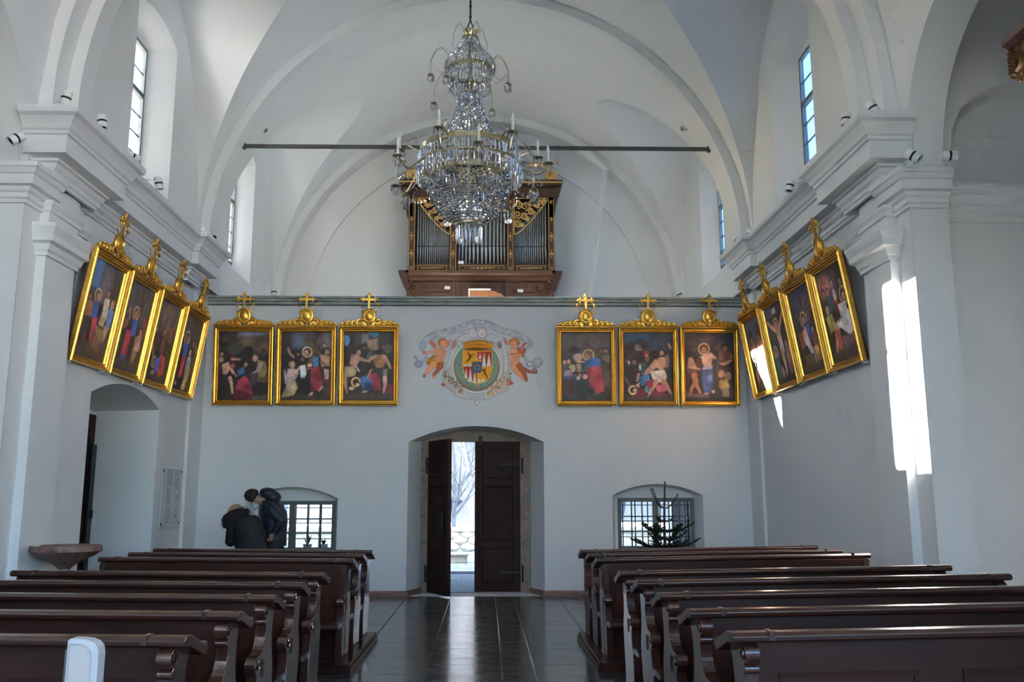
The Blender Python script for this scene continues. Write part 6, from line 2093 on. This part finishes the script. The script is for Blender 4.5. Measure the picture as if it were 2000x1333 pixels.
# ================================================================== SPOTLIGHTS
def make_spot():
    t = thing('spotlight', 'x', 'spotlight')
    MB().lathe([(0, .075), (.050, .075), (.052, .07), (.052, .012)], 20).build('body', M['white_metal'], t, smooth=40)
    MB().lathe([(.0525, .012), (.0525, -.012)], 20).build('black_ring', M['black'], t, smooth=40)
    MB().lathe([(.052, -.012), (.052, -.075), (.046, -.075), (.044, -.055)], 20).build('front_tube', M['white_metal'], t, smooth=40)
    MB().lathe([(.044, -.055), (0, -.05)], 20).build('lens', M['black'], t, smooth=40)
    return t


sp0 = make_spot()
SPOTS = [  # position, aim, foot of the bracket, label
    ((-4.55, 8.52, 5.14), (-.45, -.55, -.6), (-4.62, 8.75, 4.985), 'spotlight on the impost of the left chapel arch'),
    ((-4.27, 8.88, 5.74), (.15, .0, 1), (-4.27, 8.92, 5.60), 'spotlight nearest the rib on the left cornice, pointing up'),
    ((-4.09, 9.36, 5.69), (.15, -.1, -1), (-4.3, 9.30, 5.60), 'downward spotlight at the near end of the left cornice'),
    ((-4.16, 10.40, 5.70), (.55, .6, -.2), (-4.25, 10.3, 5.60), 'spotlight on the left cornice in front of the window'),
    ((-4.08, 11.08, 5.60), (.2, .1, -1), (-4.22, 10.9, 5.60), 'downward spotlight below the far edge of the left window'),
    ((-4.30, 13.55, 5.70), (.1, -.1, 1), (-4.30, 13.55, 5.60), 'upright spotlight of the pair at the far end of the left cornice'),
    ((-4.24, 13.86, 5.72), (.6, -.5, -.4), (-4.30, 13.9, 5.60), 'tilted spotlight of the pair at the far end of the left cornice'),
    ((-3.56, 15.30, 5.13), (-.2, .3, .9), (-3.68, 15.30, 5.01), 'spotlight on the gallery coping at the left'),
    ((3.58, 15.30, 5.11), (.1, -.4, -.8), (3.58, 15.34, 5.01), 'spotlight on the gallery coping at the right'),
    ((4.26, 13.95, 5.72), (-.5, -.6, -.4), (4.32, 13.95, 5.60), 'tilted spotlight of the pair at the far end of the right cornice'),
    ((4.34, 13.55, 5.72), (-.1, -.1, 1), (4.34, 13.55, 5.60), 'upright spotlight of the pair at the far end of the right cornice'),
    ((4.08, 10.92, 5.56), (-.3, -.1, -1), (4.22, 10.8, 5.60), 'downward spotlight below the right window'),
    ((4.22, 10.2, 5.66), (-.4, .8, -.1), (4.28, 10.2, 5.60), 'spotlight on the right cornice in front of the window'),
    ((4.10, 9.13, 5.68), (-.15, -.1, -1), (4.3, 9.13, 5.60), 'downward spotlight at the near end of the right cornice'),
    ((4.29, 8.88, 5.70), (.35, -.2, -.9), (4.33, 8.9, 5.60), 'spotlight nearest the rib on the right cornice'),
    ((4.50, 8.52, 5.02), (.6, -.45, -.6), (4.55, 8.6, 4.985), 'spotlight on the impost at the right pier corner'),
    ((4.90, 8.58, 5.05), (1, -.1, 0), (4.80, 8.6, 4.985), 'level spotlight on the right impost toward the chapel niche'),
    ((-3.87, 15.22, 8.14), (.8, -.1, -.5), (-3.96, 15.25, 8.16), 'spotlight fixed to the vault above the left end of the tie rod'),
    ((3.77, 15.22, 8.22), (-.9, -.1, -.35), (3.88, 15.25, 8.24), 'spotlight fixed to the vault above the right end of the tie rod')]
for i, (p, aim, foot, lab) in enumerate(SPOTS):
    t = sp0 if i == 0 else None
    if t is None:
        t = sp0.copy()
        COL.objects.link(t)
        for chd in list(sp0.children):
            if chd.name.startswith('bracket'):
                continue
            c = chd.copy()
            COL.objects.link(c)
            c.parent = t
    t.location = p
    q = Vector(aim).normalized().to_track_quat('-Z', 'Y')
    t.rotation_euler = q.to_euler()
    tag(t, lab, 'spotlight', 'white track spotlights')
    inv = q.to_matrix().inverted()
    f = inv @ (Vector(foot) - Vector(p))
    mb = MB().tube([(0, 0, .03), (f.x * .5, f.y * .5, .03 + (f.z - .03) * .45), tuple(f)], .007, 5)
    mb.sphere(tuple(f), (.028, .028, .014), 8, 4)
    mb.build('bracket', M['white_metal'], t)

# ================================================================== HOLY WATER FONT
t = thing('holy_water_font', 'mottled red stone font with scalloped bowl by the left pilaster', 'font', (-4.22, 9.62, 0))
mb = MB()
rings = []
n = 48
for r, z, g in ((.03, .86, 0), (.07, .88, .0), (.10, .91, .08), (.16, .95, .12), (.25, 1.0, .16), (.325, 1.05, .10), (.345, 1.085, .01), (.345, 1.105, 0), (.31, 1.105, 0), (.27, 1.06, 0), (.05, 1.02, 0)):
    rings.append([(r * (1 + g * abs(math.cos(a * 7))) * math.cos(a), r * (1 + g * abs(math.cos(a * 7))) * math.sin(a), z) for a in [2 * PI * j / n for j in range(n)]])
mb.loft(rings, True, True)
mb.build('bowl', M['font_marble'], t, smooth=40)
MB().lathe([(.17, 0), (.17, .06), (.14, .1), (.09, .16), (.075, .5), (.08, .75), (.06, .87)], 20).build('pedestal', M['font_marble'], t, smooth=40)

# ================================================================== WHITE POST in front of the nearest left pew
t = thing('white_post', 'white panelled post with rounded shoulder before the nearest left pew', 'post', (-1.247, 3.3, 0))
M['post'] = mat('offwhite_painted_wood', (0.60, 0.59, 0.60), (0.55, 0.54, 0.55), 4.0, 0.4)
M['post_panel'] = mat('beige_panel_paint', (0.60, 0.55, 0.52), (0.55, 0.50, 0.47), 3.0, 0.5)
out = [(-.055, 0), (.055, 0), (.055, 1.055), (.05, 1.08), (.036, 1.096), (.015, 1.105), (-.02, 1.109), (-.048, 1.109), (-.055, 1.102)]
inn = [(-.050, .05), (.034, .05), (.034, 1.04), (.030, 1.065), (.018, 1.08), (.003, 1.089), (-.02, 1.093), (-.04, 1.093), (-.050, 1.09)]
MB().prism([(p[0] * .96, p[1] * .998) for p in out], 'y', -.0005, .049).build('board', M['post_panel'], t)
MB().loft([[(p[0], .05, p[1]) for p in out], [(p[0], -.008, p[1]) for p in out], [(p[0], -.010, p[1]) for p in inn], [(p[0], .0, p[1]) for p in inn]], True).build('rim', M['post'], t)
MB().box(-.068, -.0551, .005, .045, 0, 1.07).build('side_strip', M['frame_grey'], t)

# ================================================================== PULPIT CANOPY at the right edge
t = thing('pulpit_canopy', 'edge of a brown and gilded pulpit canopy at the upper right corner', 'pulpit canopy', (4.54, 5.55, 4.74))
M['pulpit'] = mat('reddish_marbled_wood', (0.20, 0.085, 0.06), (0.11, 0.05, 0.04), 6.0, 0.35, dist=1.0)
M['bronze'] = mat('worn_bronze_gilding', (0.36, 0.20, 0.08), (0.20, 0.09, 0.045), 9.0, 0.35, 0.8)
oc = lambda r, z: [(min(.2, r * math.cos(2 * PI * (j + .5) / 8)), r * math.sin(2 * PI * (j + .5) / 8), z) for j in range(8)]
MB().loft([oc(.66, -.02), oc(.72, .0), oc(.76, .03), oc(.77, .07), oc(.72, .10), oc(.68, .11)], True, True).build('rim', M['pulpit'], t, bevel=.01)
MB().loft([oc(.60, .11), oc(.5, .3), oc(.3, .5), oc(.1, .7)], True, True).build('dome', M['pulpit'], t)
for j in range(8):
    a = 2 * PI * (j + .5) / 8
    c, s_ = math.cos(a), math.sin(a)
    if .7 * c > .19:
        continue
    mb = MB()
    pts = [((.70 - .05 * math.sin(k / 10 * PI)) * c, (.70 - .05 * math.sin(k / 10 * PI)) * s_, -.02 - .17 * k / 10) for k in range(11)]
    mb.tube(pts, [.045 * (1 - .55 * k / 10) for k in range(11)], 6)
    for k in range(6):
        mb.sphere((.71 * c, .71 * s_, -.04 - .028 * k), (.03, .03, .018), 6, 4)
    mb.sphere((.70 * c, .70 * s_, -.20), .03, 8, 5)
    mb.build('gilt_volute', M['bronze'], t, smooth=50)
    a2 = a + PI / 8
    if .66 * math.cos(a2) < .19:
        mb = MB()
        for k in range(7):
            q = (k - 3) / 3
            w = Vector((-math.sin(a2), math.cos(a2), 0)) * q * .22
            mb.sphere((.66 * math.cos(a2) + w.x, .66 * math.sin(a2) + w.y, -.03 - .05 * (1 - q * q)), (.04, .04, .06 * (1.2 - abs(q))), 7, 4)
        mb.build('gilt_lambrequin', M['bronze'], t, smooth=50)

# ================================================================== SMALL FIR TREE
t = thing('fir_tree', 'small sparse fir tree standing before the right low window', 'tree', (2.93, 14.05, 0))
M['bark'] = mat('fir_bark', (0.10, 0.065, 0.04), (0.06, 0.04, 0.028), 12.0, 0.8)
M['needle'] = mat('dark_fir_needles', (0.022, 0.048, 0.026), (0.012, 0.028, 0.016), 14.0, 0.6)
MB().tube([(0, 0, 0), (.01, 0, .5), (.0, 0, 1.0), (.01, 0, 1.45), (.03, 0, 1.83)], [.030, .027, .022, .017, .012], 7).build('trunk', M['bark'], t, smooth=50)
MB().lathe([(0, 0), (.16, 0), (.18, .2), (.19, .2), (.19, .23), (.15, .23), (0, .2)], 20).build('pot', M['font_marble'], t, smooth=40)
fr = random.Random(21)
whorls = [(1.44, 3, .30, .95, 60), (1.26, 3, .18, .35, 40), (1.10, 7, .42, .25, 190), (.98, 6, .32, .30, 130), (.86, 8, .52, .22, 230), (.62, 8, .58, .12, 200), (.42, 8, .62, .05, 200)]
for z, nb, ln, rise, nn in whorls:
    for k in range(nb):
        a = 2 * PI * (k + fr.uniform(-.25, .25)) / nb + z * 3
        L_ = ln * fr.uniform(.75, 1.12)
        pts = [Vector((0, 0, z))]
        for q in range(1, 6):
            s_ = q / 5
            pts.append(Vector((math.cos(a) * L_ * s_, math.sin(a) * L_ * s_, z + L_ * rise * s_ ** 1.3 - .05 * math.sin(PI * s_))))
        br = MB().tube(pts, [.012 - .0012 * q for q in range(6)], 5).build('branch', M['bark'], t)
        mb = MB()
        def needles(p0, p1, num, l0):
            d = (p1 - p0)
            for _ in range(num):
                b0 = p0 + d * fr.random()
                v = Vector((fr.uniform(-1, 1), fr.uniform(-1, 1), fr.uniform(-.5, .9))) + d.normalized() * .9
                v = v.normalized() * l0 * fr.uniform(.7, 1.2)
                w = v.cross(Vector((fr.uniform(-1, 1), fr.uniform(-1, 1), 1))).normalized() * .0060
                mb.add([b0 - w, b0 + w, b0 + v], [(0, 1, 2)])
        for q in range(5):
            needles(pts[q], pts[q + 1], nn // 2, .032)
        if rise < .5:
            for q in range(1, 5):
                for sd in (-1, 1):
                    dirv = (pts[q + 1] - pts[q]).normalized()
                    tw = (dirv + Vector((-dirv.y, dirv.x, .08)) * sd * .9).normalized() * L_ * .38 * (1.1 - q * .15)
                    mb.tube([pts[q], pts[q] + tw], .003, 3, caps=False)
                    needles(pts[q], pts[q] + tw, nn // 2, .030)
        mb.build('needle_spray', M['needle'], br, kind='stuff')
MB().sphere((.03, 0, 1.835), .012, 6, 4).build('tip_bud', M['bark'], t)

# ================================================================== TWO PEOPLE by the left low window
M['skin'] = mat('skin', (0.46, 0.27, 0.19), (0.40, 0.22, 0.15), 8.0, 0.55)
M['navy'] = mat('navy_quilted_nylon', (0.008, 0.014, 0.032), (0.005, 0.009, 0.020), 6.0, 0.5, bmp=.1, bscale=9.0)
M['dark_coat'] = mat('black_wool_coat', (0.006, 0.007, 0.011), (0.004, 0.0045, 0.007), 9.0, 0.8, bmp=.2, bscale=60.0)
M['trousers'] = mat('dark_trousers', (0.008, 0.008, 0.011), (0.006, 0.006, 0.008), 9.0, 0.8)
M['fur'] = mat('black_fur_trim', (0.016, 0.010, 0.012), (0.006, 0.005, 0.006), 30.0, 0.9, bmp=.8, bscale=70.0)
M['hair_dark'] = mat('dark_brown_hair', (0.012, 0.006, 0.006), (0.006, 0.003, 0.003), 20.0, 0.5, stretch=(1, 1, 6), bmp=.5, bscale=60.0)
M['hair_blond'] = mat('blond_hair', (0.42, 0.30, 0.17), (0.26, 0.17, 0.09), 16.0, 0.5, stretch=(6, 6, 1), bmp=.5, bscale=50.0)
M['mask'] = mat('pale_blue_face_mask', (0.55, 0.64, 0.68), (0.48, 0.57, 0.61), 10.0, 0.8)
M['shoe'] = mat('black_leather_shoe', (0.012, 0.012, 0.012), (0.008, 0.008, 0.008), 9.0, 0.35)


def skinned(name, material, parent, joints, bones, root, sub=2):
    """joints {key: ((x, y, z), rx, ry)}; bones [(a, b)]; grown with the Skin modifier into one surface"""
    keys = list(joints)
    idx = {k: i for i, k in enumerate(keys)}
    me = bpy.data.meshes.new(name)
    me.from_pydata([joints[k][0] for k in keys], [(idx[a], idx[b]) for a, b in bones], [])
    o = bpy.data.objects.new(name, me)
    COL.objects.link(o)
    o.parent = parent
    me.materials.append(material)
    sk = o.modifiers.new('skin', 'SKIN')
    sk.use_smooth_shade = True
    sk.branch_smoothing = .4
    lay = me.skin_vertices[0].data
    for k in keys:
        lay[idx[k]].radius = joints[k][1:]
        lay[idx[k]].use_root = (k == root)
    ss = o.modifiers.new('sub', 'SUBSURF')
    ss.levels = sub
    ss.render_levels = sub
    return o


def hand(j, b, pre, wrist, d, side, up):
    """palm and five bent fingers of different length; d forward, side across, up thumb side"""
    d, side, up = Vector(d).normalized(), Vector(side).normalized(), Vector(up).normalized()
    w = Vector(wrist)
    palm = w + d * .05
    j[pre + 'palm'] = (tuple(palm), .03, .018)
    b.append((pre + 'wrist', pre + 'palm'))
    for k, (off, ln) in enumerate(((-.027, .062), (-.009, .072), (.009, .068), (.027, .052))):
        p1 = palm + d * .045 + up * -off
        p2 = p1 + d * ln * .5 - side * ln * .15
        p3 = p2 + d * ln * .35 - side * ln * .45
        for q, p in enumerate((p1, p2, p3)):
            j['%sf%d%d' % (pre, k, q)] = (tuple(p), .0095 - .001 * q, .0095 - .001 * q)
        b += [(pre + 'palm', '%sf%d0' % (pre, k)), ('%sf%d0' % (pre, k), '%sf%d1' % (pre, k)), ('%sf%d1' % (pre, k), '%sf%d2' % (pre, k))]
    t1 = w + d * .03 + up * .035
    t2 = t1 + d * .03 + up * .015 - side * .01
    j[pre + 't0'] = (tuple(t1), .012, .012)
    j[pre + 't1'] = (tuple(t2), .010, .010)
    b += [(pre + 'palm', pre + 't0'), (pre + 't0', pre + 't1')]


def body_skeleton(hip, chest, neck, head_c, crown, face, arms, knees, ankles):
    j = {'hip': (hip, .15, .12), 'waist': (tuple((Vector(hip) + Vector(chest)) / 2), .14, .11), 'chest': (chest, .16, .12), 'neck': (neck, .058, .058),
         'head': (head_c, .078, .088), 'crown': (crown, .07, .075), 'face': (face, .05, .055)}
    b = [('hip', 'waist'), ('waist', 'chest'), ('chest', 'neck'), ('neck', 'head'), ('head', 'crown'), ('head', 'face')]
    for s, (sh, el, wr, d, sd, up) in arms.items():
        j[s + 'sh'] = (sh, .062, .062)
        j[s + 'el'] = (el, .042, .042)
        j[s + 'wrist'] = (wr, .028, .024)
        b += [('chest', s + 'sh'), (s + 'sh', s + 'el'), (s + 'el', s + 'wrist')]
        hand(j, b, s, wr, d, sd, up)
    for s in knees:
        k, a = knees[s], ankles[s]
        hp = (hip[0] + (k[0] - hip[0]) * .15, hip[1] + (k[1] - hip[1]) * .9, hip[2] - .08)
        j[s + 'hp'] = (hp, .092, .092)
        j[s + 'kn'] = (k, .06, .06)
        j[s + 'an'] = (a, .042, .042)
        j[s + 'toe'] = ((a[0] - .16, a[1], .03), .04, .03)
        b += [('hip', s + 'hp'), (s + 'hp', s + 'kn'), (s + 'kn', s + 'an'), (s + 'an', s + 'toe')]
    return j, b


def coat(name, material, parent, rings, sleeves, puff=0.0, n=28):
    """garment: stacked elliptic sections (cx, cy, z, rx, ry) and tapering sleeves, one mesh"""
    mb = MB()
    R_ = []
    m_ = 6
    for i in range(len(rings) - 1):
        for k in range(m_):
            f = k / m_
            R_.append([a + (b_ - a) * f for a, b_ in zip(rings[i], rings[i + 1])])
    R_.append(list(rings[-1]))
    out = []
    for cx, cy, z, rx, ry in R_:
        g = 1 + puff * abs(math.sin(z * PI / .072))
        out.append([(cx + rx * g * math.cos(a), cy + ry * g * math.sin(a), z) for a in [2 * PI * j / n for j in range(n)]])
    mb.loft(out, True, True)
    for pts, rad in sleeves:
        P_, r_ = [], []
        for i in range(len(pts) - 1):
            for k in range(6):
                f = k / 6
                P_.append(Vector(pts[i]).lerp(Vector(pts[i + 1]), f))
                r_.append((rad[i] + (rad[i + 1] - rad[i]) * f) * (1 + puff * .8 * (k % 2)))
        P_.append(Vector(pts[-1]))
        r_.append(rad[-1])
        mb.tube(P_, r_, 14)
        mb.sphere(pts[0], rad[0] * 1.02, 12, 8)
        mb.sphere(pts[1], rad[1] * 1.03, 12, 8)
    return mb.build(name, material, parent, smooth=70)


# ---- man: turned left, bending his head down toward the woman
man = thing('person', 'person in navy quilted jacket and face mask bending forward by the window', 'person', (-2.93, 13.45, 0), group='two visitors')
arms = {'n': ((-.05, -.17, 1.42), (.12, -.20, 1.27), (.03, -.20, 1.09), (-.5, -.05, -.8), (0, -1, 0), (-1, 0, .3)),
        'f': ((-.05, .17, 1.42), (-.02, .25, 1.18), (-.18, .20, 1.08), (-1, -.3, -.1), (0, 1, 0), (0, 0, 1))}
j, b = body_skeleton((.0, 0, .92), (-.04, 0, 1.24), (-.19, 0, 1.545), (-.33, 0, 1.585), (-.375, 0, 1.60), (-.325, 0, 1.50), arms,
                     {'l': (-.02, -.10, .50), 'r': (.03, .10, .50)}, {'l': (.0, -.11, .09), 'r': (.06, .11, .09)})
for k in ('hip', 'waist', 'chest'):
    j[k] = (j[k][0], .10, .08)
for k in ('nsh', 'fsh', 'lhp', 'rhp'):
    j[k] = (j[k][0], .05, .05)
j['upper'] = ((-.09, 0, 1.44), .075, .07)
b = [q for q in b if q not in (('chest', 'neck'), ('chest', 'nsh'), ('chest', 'fsh'))] + [('chest', 'upper'), ('upper', 'neck'), ('upper', 'nsh'), ('upper', 'fsh')]
skinned('body', M['skin'], man, j, b, 'hip')
coat('jacket', M['navy'], man, [(-.0, 0, .90, .165, .165), (-.02, 0, 1.05, .180, .175), (-.025, 0, 1.25, .192, .19), (-.045, 0, 1.40, .190, .205), (-.075, 0, 1.49, .15, .165), (-.11, 0, 1.555, .10, .095)],
     [([(-.03, -.17, 1.42), (.125, -.215, 1.275), (.035, -.215, 1.09)], [.095, .08, .058]), ([(-.03, .17, 1.42), (-.02, .25, 1.18), (-.17, .2, 1.09)], [.095, .075, .055])], puff=.035)
mb = MB()
mb.sphere((-.12, 0, 1.655), (.14, .12, .085), 18, 10, Matrix.Rotation(R(14), 3, 'Y'))
mb.sphere((-.055, 0, 1.60), (.12, .13, .09), 16, 9)
mb.build('hood', M['navy'], man, smooth=70)
mb = MB()
for s, y, dx in (('l', -.095, -.02), ('r', .095, .03)):
    mb.tube([(.0, y * .8, .98), (.0, y, .80), (dx, y, .48), (dx + .02, y * 1.08, .09)], [.125, .115, .085, .066], 14)
mb.build('trousers', M['trousers'], man, smooth=70)
for y, dx in ((-.11, 0), (.11, .06)):
    mb = MB().sphere((dx - .07, y, .045), (.14, .05, .05), 12, 6)
    mb.box(dx - .2, dx + .06, y - .048, y + .048, 0, .022)
    mb.build('shoe', M['shoe'], man, smooth=50)
RY = Matrix.Rotation(R(-62), 3, 'Y')
mb = MB().sphere((-.365, 0, 1.625), (.105, .092, .088), 16, 10, RY)
rr = random.Random(2)
for k in range(60):
    a, e = rr.uniform(0, 2 * PI), rr.uniform(.0, 1.4)
    v = Matrix.Rotation(R(-48), 3, 'Y') @ Vector((math.cos(a) * math.cos(e), math.sin(a) * math.cos(e), math.sin(e)))
    mb.sphere((-.365 + v.x * .098, v.y * .09, 1.62 + v.z * .092), (.024, .024, .018), 6, 4)
mb.build('hair', M['hair_dark'], man, smooth=60)
MB().sphere((-.312, 0, 1.472), (.055, .06, .05), 14, 8, RY).build('face_mask', M['mask'], man, smooth=60)
MB().tube([(-.30, -.058, 1.49), (-.27, -.083, 1.54), (-.262, -.086, 1.57)], .003, 4).build('mask_loop', M['mask'], man)
MB().sphere((-.262, -.084, 1.575), (.020, .010, .030), 8, 6, Matrix.Rotation(R(-55), 3, 'Y')).build('ear', M['skin'], man, smooth=60)
MB().sphere((-.372, 0, 1.502), (.022, .014, .016), 8, 6, RY).build('nose', M['skin'], man, smooth=60)
for y in (-.032, .032):
    MB().sphere((-.383, y, 1.537), (.010, .013, .009), 8, 5).build('eye', M['paper'], man, smooth=60)

# ---- woman: seen from behind, leaning toward the man
wom = thing('person', 'person with blond hair in a black fur-hooded coat seen from behind', 'person', (-3.18, 12.80, 0), group='two visitors')
arms = {'n': ((-.17, -.02, 1.22), (-.20, .02, 1.02), (-.09, .19, 1.02), (.8, .6, .1), (0, 0, -1), (0, .3, 1)),
        'f': ((.10, .10, 1.22), (.15, .22, 1.02), (.02, .28, 1.04), (-.2, 1, .1), (0, 0, -1), (0, .3, 1))}
j, b = body_skeleton((.05, 0, .85), (-.02, .02, 1.10), (-.12, .05, 1.34), (-.165, .09, 1.405), (-.17, .075, 1.43), (-.175, .15, 1.37), arms,
                     {'l': (-.04, .02, .47), 'r': (.12, .05, .47)}, {'l': (-.03, -.02, .08), 'r': (.13, .02, .08)})
for k in ('hip', 'waist', 'chest'):
    j[k] = (j[k][0], .10, .08)
for k in ('nsh', 'fsh', 'lhp', 'rhp'):
    j[k] = (j[k][0], .045, .045)
skinned('body', M['skin'], wom, j, b, 'hip')
coat('coat', M['dark_coat'], wom, [(.10, -.01, .50, .25, .20), (.085, 0, .88, .225, .18), (.01, 0, 1.09, .21, .17), (-.03, .01, 1.20, .205, .17), (-.075, .03, 1.31, .165, .15), (-.10, .04, 1.37, .10, .10)],
     [([(-.18, -.03, 1.22), (-.215, .0, 1.0), (-.10, .17, 1.0)], [.095, .078, .055]), ([(.06, .1, 1.26), (.15, .22, 1.04), (.03, .27, 1.03)], [.095, .078, .055])])
FH_ = [Vector((-.285, -.03, 1.225)), Vector((-.25, -.09, 1.295)), Vector((-.165, -.12, 1.345)), Vector((-.075, -.10, 1.385)), Vector((-.01, -.02, 1.40))]
mb = MB().tube(FH_, [.055, .078, .085, .07, .045], 14)
mb.sphere(FH_[0], .056, 10, 7)
mb.sphere(FH_[-1], .046, 10, 7)
mb.build('fur_hood', M['fur'], wom, smooth=70)
mb = MB()
for k in range(420):
    f = rr.random() * 3.99
    i = int(f)
    c = FH_[i].lerp(FH_[i + 1], f - i)
    v = Vector((rr.uniform(-1, 1), rr.uniform(-1, .6), rr.uniform(-.6, 1))).normalized()
    s0 = c + v * .066
    w = v.orthogonal().normalized() * .006
    mb.add([s0 - w, s0 + w, s0 + v * rr.uniform(.02, .035)], [(0, 1, 2)])
mb.build('fur_tuft', M['fur'], wom, kind='stuff')
mb = MB().sphere((-.175, .03, 1.415), (.098, .105, .095), 16, 10)
for k in range(16):
    a = -2.3 + k * .2
    mb.tube([(-.175 + .085 * math.cos(a), .03 + .095 * math.sin(a), 1.45), (-.185 + .102 * math.cos(a), .02 + .11 * math.sin(a), 1.38), (-.20 + .095 * math.cos(a), .01 + .10 * math.sin(a), 1.30)], [.02, .022, .012], 5)
mb.build('hair', M['hair_blond'], wom, smooth=60)
for s in (-.03, .13):
    mb = MB().sphere((s, .04, .045), (.05, .13, .05), 12, 6)
    mb.box(s - .045, s + .045, -.06, .15, 0, .022)
    mb.build('shoe', M['shoe'], wom, smooth=50)
